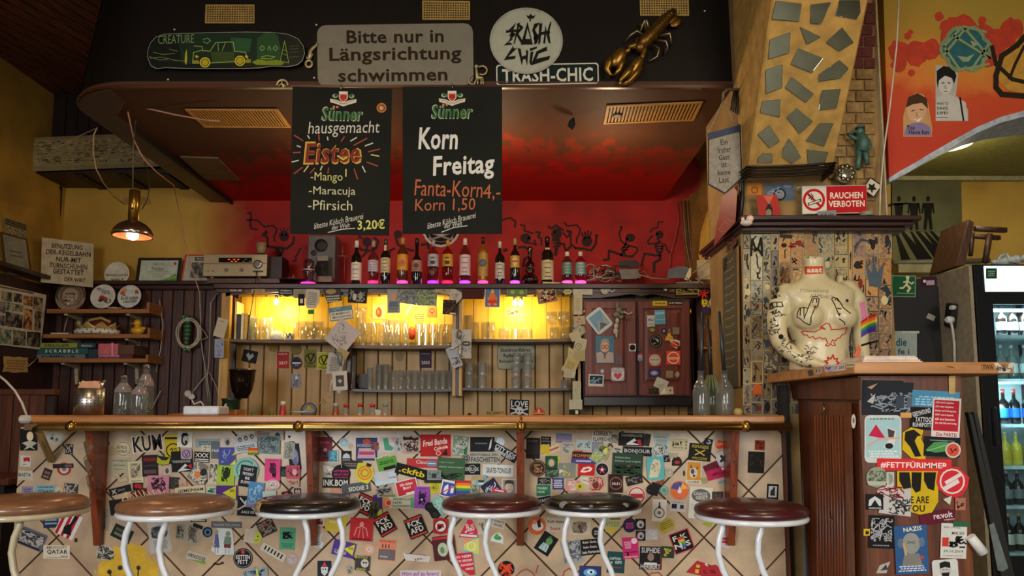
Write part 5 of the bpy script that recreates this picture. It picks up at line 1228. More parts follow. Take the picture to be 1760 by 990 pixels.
plate(121.5,509,26.5,22,DA,'94806a','6a','brownish scenic plate with a lettered rim on the top left shelf','O 0 0 24 4 55402f;O 0 0 18 1.5 6a5440;C 0 0 14 a08c74;S 0 2 24 14 22 1.2 5a4636;S 0 2 20 12 12 1 c4b098;C -4 13 1.5 f0e8d8')
plate(177,509.5,21.8,21.8,DA,'d0cfc4','','white plate with red roses on the top left shelf','C -2 3 5 b0302a;C 4 5 4 b83a2c;C -5 6 3 c04a3a;S 0 4 26 14 8 1.4 3a5a34;t Vera 4 -9 14 9 2a3a2c;S -2 16 16 5 6 1.2 6a7a44;S -6 -10 8 8 3 1 3a5a34')
plate(222.5,509.5,20.6,20.6,DA,'c9ccc8','','white plate with black lettering and orange flowers on the top left shelf','t Bei_dir_zuhause 0 2 30 6 1c1a18 -4 .3;t a_bissl_Glück 1 8 24 5 1c1a18 -4 .3;C -12 -6 4 c8642a;C -9 -11 3 d88a3a;C 12 -9 3 c8642a;S -10 -4 8 8 4 1 4a6a34;S 13 -8 6 8 4 1 4a6a34')
plate(200.8,471,22,20.5,LDY+.0,'d4cfba','','round cream sign with wheat ears leaning on the ledge','t Himmel_und_Äd 0 1 38 4.5 1c1a18;L -10,14,0,8,12,14 1.2 a89a6a;S -5 11 14 8 8 1 a09464;S 6 11 12 8 8 1 a09464',tilt=.05)
r=root('certificate_frame',LG(272,491),'black frame with a pale green certificate on the ledge','frame')
q=[(238,443),(313,443),(307,492),(231,491)]
part('frame',quadboard(LG,q,.014,M('15120f',.3)),r)
qi=[(243,447.5),(307,447.5),(302,487.5),(238,487)]
mb=MB().add([LG(*p,.0145)for p in qi],[(0,1,2,3)],M('b4bfa8',.4));mb.fpoly(LG,[(242,487),(268,484),(290,477),(303,470),(302,487)],.0148,'5a8a3a').fpoly(LG,[(270,484),(290,478),(303,474),(303,477)],.015,'8ab060')
mb.ftext(LG,'Fräulein',271,462,21,7,.015,'2c3024',0,.2);mb.ftext(LG,'URKUNDE',273,454,20,3.5,.015,'5a6454')
for j in range(4):mb.fline(LG,[(254+j*3,467+j*3),(290-j*3,467+j*3)],1,.015,'8a9480')
mb.lathe([(.001,0),(.011,.0005)],LG(301,453,.0152),'b8305a',14,(0,-1,0))
part('certificate',mb,r)
r=root('orange_frame',LG(345,491),'orange-red framed black and white print behind the amplifier','frame')
q=[(318,437),(392,438),(386,491),(310,490)]
part('frame',quadboard(LG,q,.006,M('b8401c',.4)),r)
qi=[(321,440),(392,441),(388,489),(313,488)]
mb=MB().add([LG(*p,.0065)for p in qi],[(0,1,2,3)],M('b5ac96',.4));mb.fpoly(LG,[(330,451),(352,451),(352,478),(326,478)],.0068,PHOTO('1c1a18','5a564c','a8a294',sc=30));mb.fpoly(LG,[(335,442),(351,442),(351,448),(335,448)],.0068,'1a1816').ftext(LG,'TERRA',343,445,14,3.6,.0072,'b5ac96',.02);mb.fline(LG,[(325,483),(353,483)],1.6,.0069,'1a1816')
part('print',mb,r)
# three wall shelves
OAKS=WOOD('a8713a','7a4c22',.4,'x',4);CRB=M('b8a884',.4)
YSF,YSB=5.02,YW-.065;ZSH=[]
for k,(y0,y1,xa,xb_,c0_,c1_)in enumerate(((531,538,80,252,519,538),(574,581,74,253,563,581),(616,623,66,250,609,623))):
 za_,zb_=P(150,y0,YSF).z,P(150,y1,YSF).z;ZSH.append(za_)
 r=root('wall_shelf',P(160,y1,YSF),('top wooden wall shelf carrying plates','middle wooden wall shelf carrying the crown and the duck','lowest wooden wall shelf carrying board games')[k],'shelf','wooden wall shelves on brackets')
 part('board',MB().box(P(xa,y0,YSF).x,P(xb_,y0,YSF).x,YSF,YSB,zb_,za_,OAKS),r,bevel=.002)
 part('end_stop',MB().box(P(xb_,y0,YSF).x,P(xb_+4,y0,YSF).x,YSF,YSB,P(1,c1_,YSF).z,P(1,c0_,YSF).z,OAKS),r,bevel=.002)
 for px in(137,240):
  x=P(px,540,YSB).x
  part('bracket',MB().prism([(x,YSB-.01,zb_-.14),(x,YSB,zb_-.14),(x,YSB,zb_),(x,YSF+.03,zb_),(x,YSF+.03,zb_-.012),(x,YSB-.03,zb_-.03)],(.024,0,0),CRB),r,'cream metal bracket',bevel=.002)
zs1,zs2,zs3=ZSH
YI=5.1
def sx(px):return P(px,570,YI).x
r=root('crown',Vector((sx(168),YI,zs2)),'costume crown with golden points, red cap and spotted ermine band','crown')
GOLDC=M('b89c5a',.5,.3,.2);rr=(sx(200)-sx(134))/2;cx_=sx(167)
mb=MB();
for t_ in range(24):pass
part('ermine_band',MB().tube([(cx_+rr*math.cos(t*math.pi/12),YI+rr*.62*math.sin(t*math.pi/12),zs2+.022)for t in range(24)],.020,M('d8d2c4',.9),8,True),r,'white ermine band')
mb=MB();rd=random.Random(5)
for k in range(16):
 a=math.pi+math.pi*(k+.5)/16;mb.ell((cx_+(rr+.012)*math.cos(a),YI+(rr*.62+.014)*math.sin(a),zs2+.015+.014*(k%2)),.006,.006,.008,M('14110f',.8),6,5)
part('ermine_spots',mb,r)['kind']='stuff'
mb=MB();n_=9;H_=.035
for k in range(n_):
 a0=2*math.pi*k/n_;a1=2*math.pi*(k+1)/n_;am=(a0+a1)/2
 p=lambda a,rad,z:Vector((cx_+rad*math.cos(a),YI+rad*.62*math.sin(a),zs2+z))
 mb.add([p(a0,rr*.95,.035),p(a1,rr*.95,.035),p(a1,rr*.98,.055),p(am,rr*1.18,.085),p(a0,rr*.98,.055)],[(0,1,2,3,4)],GOLDC)
 mb.add([p(a0,rr*.93,.035),p(a1,rr*.93,.035),p(a1,rr*.96,.055),p(am,rr*1.16,.085),p(a0,rr*.96,.055)],[(4,3,2,1,0)],GOLDC)
part('points',mb,r,'golden crown points')
part('cap',MB().ell((cx_+.02,YI+.02,zs2+.05),rr*.66,rr*.5,.055,M('7c1a16',.8),16,9),r,'dark red cap')
part('arch',MB().tube([(cx_-.08,YI,zs2+.06),(cx_-.05,YI-.01,zs2+.105),(cx_+.03,YI-.01,zs2+.12),(cx_+.09,YI,zs2+.09)],.011,GOLDC,8),r)
YEL=M('cf9d1c',.35,coat=.4)
r=root('rubber_duck',Vector((sx(239),YI-.02,zs2)),'yellow rubber duck on the middle shelf','duck')
zz0=zs2
mb=MB().ell((sx(239),YI-.02,zz0+.03),.047,.035,.03,YEL,16,9).ell((sx(238),YI-.02,zz0+.083),.027,.025,.026,YEL,14,9).ell((sx(238),YI-.02,zz0+.056),.018,.018,.016,YEL,12,6).ell((sx(249),YI-.02,zz0+.045),.018,.02,.012,YEL,10,6)
part('body',mb,r)
part('beak',MB().ell((sx(230),YI-.03,zz0+.078),.012,.012,.006,M('c8561c',.4),10,6),r)
part('eye',MB().ell((sx(234.5),YI-.043,zz0+.09),.003,.003,.004,M('0d0c0c',.2),8,6),r)
one('white_box',MB().box(sx(92),sx(122),YI-.03,YI+.05,zs2,zs2+.014,M('c8c0a0',.5)),'flat white box at the left of the middle shelf','box')
one('red_tissue',MB().ell((sx(222),YI,zs2+.004),.03,.02,.004,M('8c3a34',.7),8,5),'small red scrap beside the duck','scrap')
one('white_bowl',MB().lathe([(.012,0),(.05,.008),(.052,.011)],(sx(200),YI-.04,zs1),M('d0cbbc',.3),20),'small flat white dish on the top shelf below the plates','dish')
def gbox(x0,x1,z0,h,col,side,lab,txt=None,tcol='d8d8cc',d=.2,cat='board game',extra=None,name='board_game'):
 c=Vector((sx((x0+x1)/2),YI,z0));r=root(name,c,lab,cat,'boxes on the lowest shelf')
 part('lid',MB().box(sx(x0),sx(x1),YI-.05,YI+.12,z0+.0003,z0+h-.0005,M(col,.4)),r,bevel=.002)
 if txt:
  pl=PlY(YI-.05);y=0;zc_=P(100,600,YI-.05)
  mb=MB();vs,fs=text_mesh(txt,.02);xa,xb_=min(v[0]for v in vs),max(v[0]for v in vs);ya,yb_=min(v[1]for v in vs),max(v[1]for v in vs)
  w_=(sx(x1)-sx(x0))*.62;mb.add([(sx(x0)+(sx(x1)-sx(x0))*.2+(v[0]-xa)/(xb_-xa)*w_,YI-.0512,z0+h*.25+(v[1]-ya)/(yb_-ya)*h*.5)for v in vs],fs,tcol);part('lettering',mb,r)
 return r
gbox(64,155,zs3,.032,'6a7274',0,'grey game box at the bottom of the left pile','RUMMIKUB','2a2c2e')
gbox(70,160,zs3+.032,.042,'1f5450',0,'teal word game box in the left pile','S C R A B B L E')
gbox(72,141,zs3+.074,.036,'8c9440',0,'yellow-green game box on top of the left pile','SIEDLER','3a3a1c')
gbox(161,176,zs3,.07,'1c3440',0,'dark blue game box end between the two piles');
gbox(142,172,zs3+.074,.034,'24404a',0,'dark slate game box behind the teal one','Abalone','a8b4b4')
gbox(177,214,zs3,.013,'a82c2c',0,'thin red box at the bottom of the right pile');gbox(178,214,zs3+.0135,.012,'9a9ab8',0,'thin lilac box above the thin red one')
gbox(215,236,zs3,.026,'5c2018',0,'dark red box under the brown box')
gbox(177,211,zs3+.0265,.078,'c8646a',0,'tall pink box on the right pile');gbox(212,238,zs3+.0265,.070,'5c3a22',0,'brown box with a figure at the end of the right pile')
for s_ in('193 600 3 22 0 r e09aa0 | | pale pink strip on the tall pink box',):sticker(PlY(YI-.0503),s_)
GRN=M('2f5a34',.4,coat=.3);HK=PlY(YW-.08)
r=root('crayfish_hook',HK(322,600),'green plastic crayfish hung on the dark boards','ornament')
mb=MB();H=lambda x,y,o=.03:HK(x,y,o)
for i,(x,y,r_)in enumerate(((322,546,.022),(323,553,.028),(322,561,.030),(322,568,.028),(322,575,.026),(321,582,.022),(321,589,.018),(320,596,.014))):mb.ell(H(x,y,.04),r_,.022,.02,GRN,12,7)
part('body',mb,r)
part('tail',MB().ell(H(317,601,.035),.014,.01,.018,GRN,10,6).ell(H(325,602,.035),.014,.01,.016,GRN,10,6),r)
part('claw',MB().ell(H(315,545,.05),.014,.012,.026,GRN,10,6,Matrix.Rotation(.5,3,'Y')),r);part('claw',MB().ell(H(331,548,.05),.013,.012,.028,GRN,10,6,Matrix.Rotation(-.6,3,'Y')),r)
CB=M('b5aa92',.5);co=MB()
for k in range(6):
 R1,R2=19+(k*7%5)*.9,23+(k*5%4)
 co.tube([HK(323+(k%3-1)*1.2+R1*.95*math.cos(t*math.pi/14),572+(k%2)*2+R2*math.sin(t*math.pi/14),.045+.008*(k%3))for t in range(28)],.004,CB,6,True)
one('coiled_cable',co,'coil of cream cable hung over the green crayfish','cable')
for i,(pts,lab)in enumerate(((((335,555),(350,568),(357,580),(345,585),(336,584)),'cream cable loop leaving the coil to the right'),(((343,500),(345,560),(346,590),(352,630),(358,690)),'pale cord hanging beside the crayfish coil'),(((376,500),(362,520),(361,560),(359,620),(356,650),(362,690)),'grey cord hanging left of the back bar'),(((358,640),(345,656),(332,672),(330,685)),'cream cord bending towards the wall plug'),(((360,640),(372,665),(380,700)),'pale cord running down to the espresso grinder'),(((274,515),(280,560),(276,600),(268,640)),'thin cord hanging from the shelf ends'),(((276,672),(262,700),(254,710)),'thin cord slanting behind the jar bottles'),(((118,541),(112,560),(110,570)),'short white cord under the brown plate'))):
 one('cord',MB().tube([HK(x,y,.02)for x,y in pts],.0032,CB,6),lab,'cord')
r=root('wall_plug',HK(328,684),'double white plug on the dark boards left of the back bar','plug')
part('body',MB().lathe([(.026,0),(.026,.025),(.015,.035)],HK(325,677,0),M('c8c2b4',.4),14,(0,-1,0)).lathe([(.02,0),(.02,.03)],HK(332,682,0),M('c8c2b4',.4),12,(0,-1,0)),r)
YQ=3.45
wr=root('white_router',P(345,711,YQ),'flat white box with cables on the bar end behind the wooden board','box')
mb=MB().box(P(314,700,YQ).x,P(376,700,YQ).x,YQ,YQ+.13,ZC+.001,P(1,698,YQ).z,M('c4ccd0',.35));part('case',mb,wr,bevel=.006)
part('cable',MB().tube([P(*p,YQ+.02)for p in((330,688),(334,695),(345,690),(350,697))],.004,CB,6),wr)
one('wooden_slab',MB().prism([(P(250,714,3.4).x,3.62,ZC+.0008),(P(376,714,3.4).x,3.62,ZC+.0008),(P(376,714,3.4).x,3.62,ZC+.028),(P(250,714,3.4).x,3.62,ZC+.006)],(0,.12,0),TOPW),'sloping wooden strip lying on the back edge of the bar top','board')
# things on the bar top
YBT=3.32
def zb(px):return Vector((P(px,713,YBT).x,YBT,ZC+.0005))
c=zb(152);k_=YBT/F;R_=23.2*k_
r=root('cutlery_tin',c,'perforated steel cutlery tin with napkins on the bar','tin')
STL=M('c8c4be',.34,1,.05)
part('tin',MB().lathe([(R_,0),(R_,.12),(R_-.002,.12),(R_-.002,.002),(.001,.002)],c,STL,40),r)
mb=MB()
for i in range(40):
 a=math.radians(190+(i%10)*18 if i<20 else 190+(i%10)*18+9)
for col_ in range(12):
 a=math.radians(185+col_*15)
 for j in range(8):
  z_=.014+j*.0125;n3=Vector((math.cos(a),math.sin(a),0));mb.lathe([(.0028,0),(.0028,.0004)],c+n3*(R_+.0001)+Vector((0,0,z_)),M('2a2622',.6),6,n3)
part('perforations',mb,r)['kind']='stuff'
one('paper_napkins',MB().prism([c+Vector((-.045,-.01,.10)),c+Vector((.045,-.01,.10)),c+Vector((.052,-.01,.135)),c+Vector((.03,-.01,.153)),c+Vector((-.035,-.01,.150)),c+Vector((-.048,-.01,.125))],(0,.03,0),M('d89a72',.8)).prism([c+Vector((-.05,.015,.10)),c+Vector((.04,.02,.10)),c+Vector((.045,.02,.14)),c+Vector((-.05,.02,.155))],(0,.008,0),M('d8d0c0',.8)),'salmon paper napkins standing in the cutlery tin','napkins')
for i,(dx,dz,tx)in enumerate(((-.055,.17,-.02),(.05,.165,.016),(.06,.15,.014))):
 q=c+Vector((dx*.75,0,.10));one('knife' if i else 'fork',MB().tube([q,q+Vector((tx*.7,.01,.045)),q+Vector((tx*1.1,.012,.06))],[.003,.005,.002],CHROME,6),('fork handle leaning left in the cutlery tin','knife leaning right in the cutlery tin','second knife leaning far right in the cutlery tin')[i],'cutlery')
GL=GLASS('e0ece4',.03,.10);
def swing(px,y1,h,rad,lab,yoff=0):
 c=zb(px)+Vector((0,yoff,0));R_=rad*k_;r=root('swing_top_bottle',c,lab,'bottle','jar bottles on the bar')
 part('glass',MB().lathe([(R_*.96,0),(R_,.006),(R_,h*.58),(R_*.9,h*.66),(R_*.45,h*.80),(R_*.36,h*.84),(R_*.36,h*.95)],c,GL,24),r)
 part('shoulder_wrap',MB().lathe([(R_*1.005,h*.575),(R_*.91,h*.662),(R_*.46,h*.802)],c,GLASS('d89878',.1,.35),24,cap=False),r,'coppery shoulder')
 part('stopper',MB().lathe([(R_*.42,h*.93),(R_*.45,h*.97),(R_*.25,h)],c,M('5a4a44',.4),12),r)
 part('wire_clip',MB().tube([c+Vector((-R_*.5,0,h*.86)),c+Vector((-R_*.3,-.01,h*.99)),c+Vector((R_*.3,-.01,h*.99)),c+Vector((R_*.5,0,h*.86))],.0015,CHROME,5),r)
 mb=MB();rd=random.Random(px)
 for k in range(26):a=rd.uniform(0,6.28);q=rd.uniform(0,.8)*R_;mb.ell(c+Vector((q*math.cos(a),q*math.sin(a),.006+rd.uniform(0,h*(.12 if px<230 else .22)))),.006,.006,.004,M('5c5048',.8),5,4)
 part('filling',mb,r)['kind']='stuff'
swing(210,645,.178,14.5,'left swing-top jar bottle on the bar');swing(240,655,.160,13,'right swing-top jar bottle with dark filling on the bar',-.01);swing(227,622,.235,14,'tall swing-top bottle behind the two jar bottles',.11)
for i,(px,yt,hh,rd_,tx,dy,lab)in enumerate(((1206,565,.20,16,6,.05,'clear bottle holding the leftmost dark taper at the right bar end'),(1224,570,.19,16,-4,.17,'wax-streaked greenish bottle holding the middle dark taper'),(1247,565,.20,17,-6,.02,'clear bottle holding the rightmost dark taper beside the pillar'))):
 Y_=YBT+dy;c=P(px,712,Y_);c.z=ZC+.0005;s_=Y_/F;R_=rd_*s_*.9;h=hh*1.0
 r=root('candle_bottle',c,lab,'bottle','candle bottles at the right end of the bar')
 part('glass',MB().lathe([(R_*.95,0),(R_,.006),(R_,h*.55),(R_*.8,h*.68),(R_*.36,h*.80),(R_*.33,h*.97),(R_*.40,h*.98),(R_*.40,h)],c,GLASS('d8e4dc' if i!=1 else 'a8b490',.04,.12),24),r)
 if i==1:
  wx=MB()
  for k in range(12):
   a=k*.52;wx.tube([c+Vector((R_*.38*math.cos(a),R_*.38*math.sin(a),h*.98)),c+Vector((R_*.8*math.cos(a),R_*.8*math.sin(a),h*.70)),c+Vector((R_*1.03*math.cos(a),R_*1.03*math.sin(a),h*(.55-.08*(k%3))))],[.005,.006,.003],M('6a7048',.6),6)
  part('wax_drips',wx,r,'greenish wax drips')
 tp=one('taper_candle',MB().tube([c+Vector((0,0,h*.93)),c+Vector((tx*s_*.5,0,h+.12)),c+Vector((tx*s_,0,h+.27))],[.0095,.0085,.0065],M('1c2226',.4),12),('leftmost','middle','rightmost')[i]+' long dark taper candle in a bottle','candle','dark taper candles')
# bottles along the top shelf
YBO=4.87;zT=z_top
def tb(px,Y=YBO):p=P(px,485,Y);p.z=zT+.0005;return p
KS=YBO/F
GDK,GCL=M('0e120c',.08,coat=.5),GLASS('d8d0c8',.03)
GAM=M('5a2c10',.1,coat=.5)
BT=[(612,414,9,GDK,'d8d4c8','cfc8b8','6a6458','',.60,(.10,.50),.36,'dark whisky bottle with a plain white label and white cap, first of the row'),(641,414,9,GCL,'b0988c','b8a8b4','6a6a9a','ff2a7a',.58,(.22,.50),.32,'clear bottle with pale lilac label left of the cream-labelled bottle'),(662,411,8.5,GDK,'3a3a30','c8b890','3a3020','',.62,(.26,.58),.34,'dark bottle with a cream label and slim neck tag'),(691.5,409,9.5,GAM,'b89050','d89a28','b83018','ff48a8',.64,(.24,.60),.36,'rum bottle with a bright orange-yellow label'),(716,410,9,GDK,'15100c','b08070','401810','',.50,(.28,.52),.34,'round-shouldered black bottle with a reddish ornate label'),(744,413,9.5,GCL,'a8a8b8','b4b4c4','303848','b030ff',.66,(.34,.64),.30,'clear tequila bottle with a silver arched label'),(769,413,9.5,GLASS('d8a878',.03),'c89840','c8982a','303018','ff1850',.66,(.34,.64),.30,'tequila bottle with a golden arched label'),(799,410,9.5,GCL,'d8d4cc','d0b8c4','6a5a68','b040ff',.64,(.12,.60),.34,'pale pink gin bottle with a tall white label'),(830,408,9,M('a8782c',.3,.6),'18140f','a8843c','15130f','ff48a0',.66,(.10,.62),.28,'golden bottle with a round black emblem'),(859,415,8.5,GDK,'c0bcb4','b8b4ac','15130f','',.60,(.14,.50),.32,'black bottle with white print and silver cap'),(885,410,8.5,GDK,'a89058','b89040','7a1c14','d050ff',.60,(.30,.58),.32,'dark bottle with a golden diamond label'),(941,407,10.5,GDK,'18120c','c0b48c','3a3020','',.62,(.10,.50),.34,'large black herbal liqueur bottle with a cream label'),(975,433,9,GLASS('c8d8d0',.03),'d8c8b8','5a7a74','a8c0b8','ff50b0',.66,(.20,.62),.36,'square clear gin bottle glowing pink, the left one of two'),(998,433,9.5,GLASS('f0a0c8',.03),'d8c8b8','6a8a84','b8c8c0','ff50b0',.66,(.20,.62),.36,'square clear gin bottle glowing pink, the right one of two')]
for i,(px,yt,hw,gl,cap,lc,ec,led,sh_,(la_,lb_),nk,lab)in enumerate(BT):
 c=tb(px);h=P(px,yt,YBO).z-zT;R_=hw*KS
 if led:  # glowing disc stands in for LED light shining through the bottle foot
  lc_=one('led_glow_disc',MB().lathe([(R_*.9,0),(R_*1.0,.004),(R_*1.0,.026),(R_*.9,.0285)],c,EMIT(led,1.5),20),'glowing disc added for the LED light under the '+lab,'light','LED glow discs')
  c=c+Vector((0,0,.029));h-=.029
 r=root('liquor_bottle',c,lab,'bottle','liquor bottles on the back bar')
 part('glass',MB().lathe([(R_*.92,0),(R_,.006),(R_,h*sh_),(R_*.88,h*(sh_+.05)),(R_*nk*1.25,h*(sh_+.13)),(R_*nk,h*(sh_+.17)),(R_*nk,h*.88)],c,gl,20),r)
 part('cap',MB().lathe([(R_*nk*1.12,h*.84),(R_*nk*1.16,h*.98),(R_*nk*.9,h)],c,M(cap,.35),16),r)
 lbm=MB().lathe([(R_*1.02,h*la_),(R_*1.02,h*lb_)],c,M(lc,.5),20,cap=False)
 o_=R_*1.05+.001;EPl=PlY(c.y);ym=0
 zc_=c.z+h*(la_+lb_)/2;em=Vector((c.x,c.y-o_,zc_));eh=h*(lb_-la_)*.28
 def E_(pts,m,dz=0):lbm.add([Vector((c.x+x*R_,c.y-o_-dz,zc_+y*h))for x,y in pts],[tuple(range(len(pts)))],m)
 if i in(8,):E_([(.72*math.cos(t*.4),.085*math.sin(t*.4)+.03)for t in range(16)],M(ec,.4));E_([(.5*math.cos(t*.4),.055*math.sin(t*.4)+.03)for t in range(16)],M('3a4a6a',.4),.0005)
 elif i in(3,4):E_([(.5*math.cos(t*.4),.05*math.sin(t*.4))for t in range(16)],M(ec,.4));E_([(-.4,-.09),(.4,-.09),(.4,-.07),(-.4,-.07)],M(ec,.4))
 elif i==10:E_([(0,.14),(.75,.0),(0,-.14),(-.75,0)],M('c8a040',.4),.0004);E_([(-.7,-.02),(.7,-.02),(.7,.02),(-.7,.02)],M(ec,.4),.0008)
 elif i in(5,6):E_([(-.4,-.1),(.4,-.1),(.45,-.02),(-.45,-.02)],M(ec,.4));E_([(-.35,.04),(.35,.04),(.35,.07),(-.35,.07)],M(ec,.4))
 else:
  for k,(yy,ww)in enumerate(((.35,.45),(.1,.55),(-.15,.4),(-.35,.5))):E_([(-ww,yy*(lb_-la_)-.008),(ww,yy*(lb_-la_)-.008),(ww,yy*(lb_-la_)+.008),(-ww,yy*(lb_-la_)+.008)],M(ec,.4))
 part('paper_label',lbm,r)
 if i==2:part('neck_tag',MB().box(c.x-.008,c.x+.008,c.y-R_*nk-.004,c.y-R_*nk-.002,c.z+h*.74,c.z+h*.86,M('c8b890',.5)),r)
 if i==11:part('tag_square',MB().box(c.x-.014,c.x+.014,c.y-R_*nk*1.3-.004,c.y-R_*nk*1.3-.002,c.z+h*.62,c.z+h*.76,M('c8bca0',.5)).box(c.x-.003,c.x+.003,c.y-R_*nk*1.3-.006,c.y-R_*nk*1.3-.004,c.z+h*.65,c.z+h*.73,M('8c3a1c',.5)),r)
for px in(640,693,744,770,800,830,885,975,998):pass
point('led_glow',tb(760)+Vector((0,.12,.03)),.35,(1,.15,.7),.03);point('led_glow',tb(985)+Vector((0,.12,.03)),.3,(1,.15,.6),.03);point('led_glow',tb(650)+Vector((0,.12,.03)),.25,(1,.15,.6),.03)
c=tb(530);r=root('glass_pipe_vase',c+Vector((0,0,.018)),'clear bulbous glass vessel glowing pink at its foot, left of the speaker','vase')
one('led_glow_disc',MB().lathe([(.048,0),(.05,.004),(.05,.016),(.045,.0175)],c,EMIT('ff2aa0',2.2),20),'glowing pink disc added for the LED light under the bulbous glass vessel','light','LED glow discs')  # added glowing disc in place of the pink LED light
part('glass',MB().lathe([(.046,0),(.044,.012),(.030,.03),(.036,.06),(.040,.085),(.032,.105),(.036,.12),(.034,.145),(.022,.155),(.016,.16)],c+Vector((0,0,.018)),GLASS('c8b0b8',.03),24),r)
part('band',MB().lathe([(.041,.082),(.041,.088)],c+Vector((0,0,.018)),M('a8989c',.3),24,cap=False),r)
c=tb(911,4.88);r=root('glass_decanter',c,'tall stacked glass decanter between the gold-diamond bottle and the liqueur bottle','vase')
part('glass',MB().lathe([(.035,0),(.054,.02),(.056,.04),(.045,.065),(.026,.08),(.030,.095),(.034,.105),(.022,.12),(.030,.135),(.028,.15),(.014,.165),(.012,.20),(.013,.22),(.018,.25),(.016,.262)],c,GLASS('8c6a54',.04),24),r)
part('ring',MB().lathe([(.031,.132),(.033,.136),(.031,.14)],c,GLASS('a87a5c',.04),20),r)
YA=4.96;AP=PlY(YA)
r=root('amplifier',P(405,481,YA),'champagne-coloured hi-fi amplifier with a display and knobs','amplifier')
bxq=lambda x0,y0,x1,y1,Y,d,m:bx(x0,y0,x1,y1,Y,d,m)
AM=M('a89a78',.35,.5,.05)
part('case',bx(350,438,458,475,YA+.01,.22,M('5a5040',.5)),r);part('front_plate',bx(350,437,458,475,YA,.01,AM),r,bevel=.003)
part('display',bx(376,443,432.5,451,YA-.002,.002,M('0a0908',.15)),r)
mb=MB()
for k,x in enumerate((392,397,401,404,408,417,421,428)):mb.fline(AP,[(x,446+(k%2)*3),(x+3,446+(k%2)*3)],1,.0025,EMIT('ff5a28',1.2)if k<5 else M('8c8678',.5))
part('display_digits',mb,r)
part('groove',bx(350,452.5,458,453.5,YA-.0005,.001,M('4a4232',.5)),r)
kn=part('volume_knob',MB().lathe([(7.6*YA/F,0),(7.4*YA/F,.02),(5.6*YA/F,.022)],AP(444,455,0),CHROME,24,(0,-1,0)),r)
for x in(390,416):part('knob',MB().lathe([(3*YA/F,0),(3*YA/F,.016)],AP(x,464.5,0),CHROME,16,(0,-1,0)),r)
part('power_button',MB().lathe([(2*YA/F,0),(2*YA/F,.008)],AP(357.5,466,0),M('b8a060',.3,.8),14,(0,-1,0)),r)
part('small_button',MB().lathe([(1*YA/F,0),(1*YA/F,.006)],AP(366,466,0),M('4a4232',.3),10,(0,-1,0)),r)
part('jack_row',bx(435,465,452,468,YA-.004,.004,M('2a2620',.4)),r)
for x in(365,446):part('foot',MB().lathe([(4*YA/F,0),(4*YA/F,.016)],P(x,479,YA+.03),M('b89a5c',.3,.8),14),r)
one('wooden_plinth',MB().box(P(358,480,YA).x,P(482,480,YA).x,YA-.02,YA+.24,P(1,487,YA).z,P(1,479.5,YA).z,WOOD('5c4028','36220f',.4,'x')),'brown wooden board under the amplifier','board')
one('paper_cup',MB().lathe([(.028,0),(.036,.075),(.034,.075),(.027,.003)],P(449,436.5,YA+.1),M('a89068',.7),20),'beige paper cup on the amplifier','cup')
one('amp_cable',MB().tube([P(441,466,YA-.01),P(440,476,YA-.03),P(439,492,YA-.12)],.003,M('15120f',.5),6),'black cable hanging from the amplifier front','cable')
one('dark_box',bx(459,441,484,478,YA+.06,.15,M('2a1410',.5)),'dark box standing right of the amplifier','box')
one('ashtray',MB().lathe([(.07,0),(.09,.012),(.08,.014)],P(503,484,4.95),M('241810',.4),20),'dark round tray with a cork stub beside the glass vessel','tray')
one('cork',MB().lathe([(.006,0),(.005,.035)],P(504,481,4.95),M('8c6a40',.7),10),'small cork standing on the dark tray','cork')
r=root('loudspeaker',P(552,485,5.05),'grey loudspeaker with dark cones behind the left chalkboard','speaker')
part('cabinet',bx(530,404,575,485,5.05,.16,M('5c5850',.5)),r,bevel=.004)
for x,y,rr in((552,422,11.5),(539.5,435,5),(553,462,12)):part('cone',MB().lathe([(rr*5.05/F,0),(rr*5.05/F,.004),(rr*.4*5.05/F,.001)],P(x,y,5.05),M('1c1814',.6),24,(0,-1,0)),r)
one('framed_photo',card(PlY(4.99),555,457,21,34,-2,'r','3a3430','R 0 -13 19 8 8c8478;R 0 4 19 24 1c1816;S 0 4 16 18 8 1 3a342c',th=.008),'small dark photo card leaning on the loudspeaker','picture')
one('small_box',bx(547,475,570,484.5,4.97,.06,M('7c6c5c',.6)),'pale little box at the foot of the loudspeaker','box')
mb=MB()
for x0,y0,x1,y1 in((576,440,597,440),(589,422,589,440),(592,440,592,480)):mb.tube([P(x0,y0,5.1),P(x1,y1,5.1)],.003,M('8c5a50',.4),6)
one('wire_stand',mb,'thin reddish metal rod stand beside the loudspeaker','stand')
mb=MB();rd=random.Random(11)
for k in range(20):
 x0=rd.uniform(1005,1060);pts=[(x0,rd.uniform(465,483))]
 for _ in range(4):pts.append((min(1120,max(1004,pts[-1][0]+rd.uniform(-8,30))),rd.uniform(456,484)))
 mb.tube([P(x,y,5.0+rd.uniform(-.05,.08))for x,y in pts],.004,M(('16130f','a89c84','2a241c','7a6c58')[k%4],.5),6)
one('cable_tangle',mb,'tangle of black and beige cables on the right end of the top shelf','cables')
for i,(cx_,cy_,rx_)in enumerate(((1015,468,12),(1040,470,14),(1022,472,9))):
 one('cable_loop',MB().tube([P(cx_+rx_*math.cos(t*.35),cy_+(14 if i<2 else 10)*math.sin(t*.35),5.02+.002*t)for t in range(17)],.0045,M('b09a88',.5),6),('pale cable loop right of the pink gin bottles','second pale cable loop nearer the power strip','smallest pale cable loop behind the others')[i],'cable')
one('power_strip',MB().hull([P(*p,5.04)for p in((1063,449),(1095,447),(1101,457),(1066,462))],[P(*p,5.09)for p in((1063,449),(1095,447),(1101,457),(1066,462))],M('17130f',.5)),'black power strip lying on the cable tangle','power strip')
one('grey_adapter',MB().hull([P(*p,4.96)for p in((1064,463),(1096,462),(1102,478),(1068,480))],[P(*p,5.02)for p in((1064,463),(1096,462),(1102,478),(1068,480))],M('6c645a',.5)),'grey adapter box among the cables','adapter')
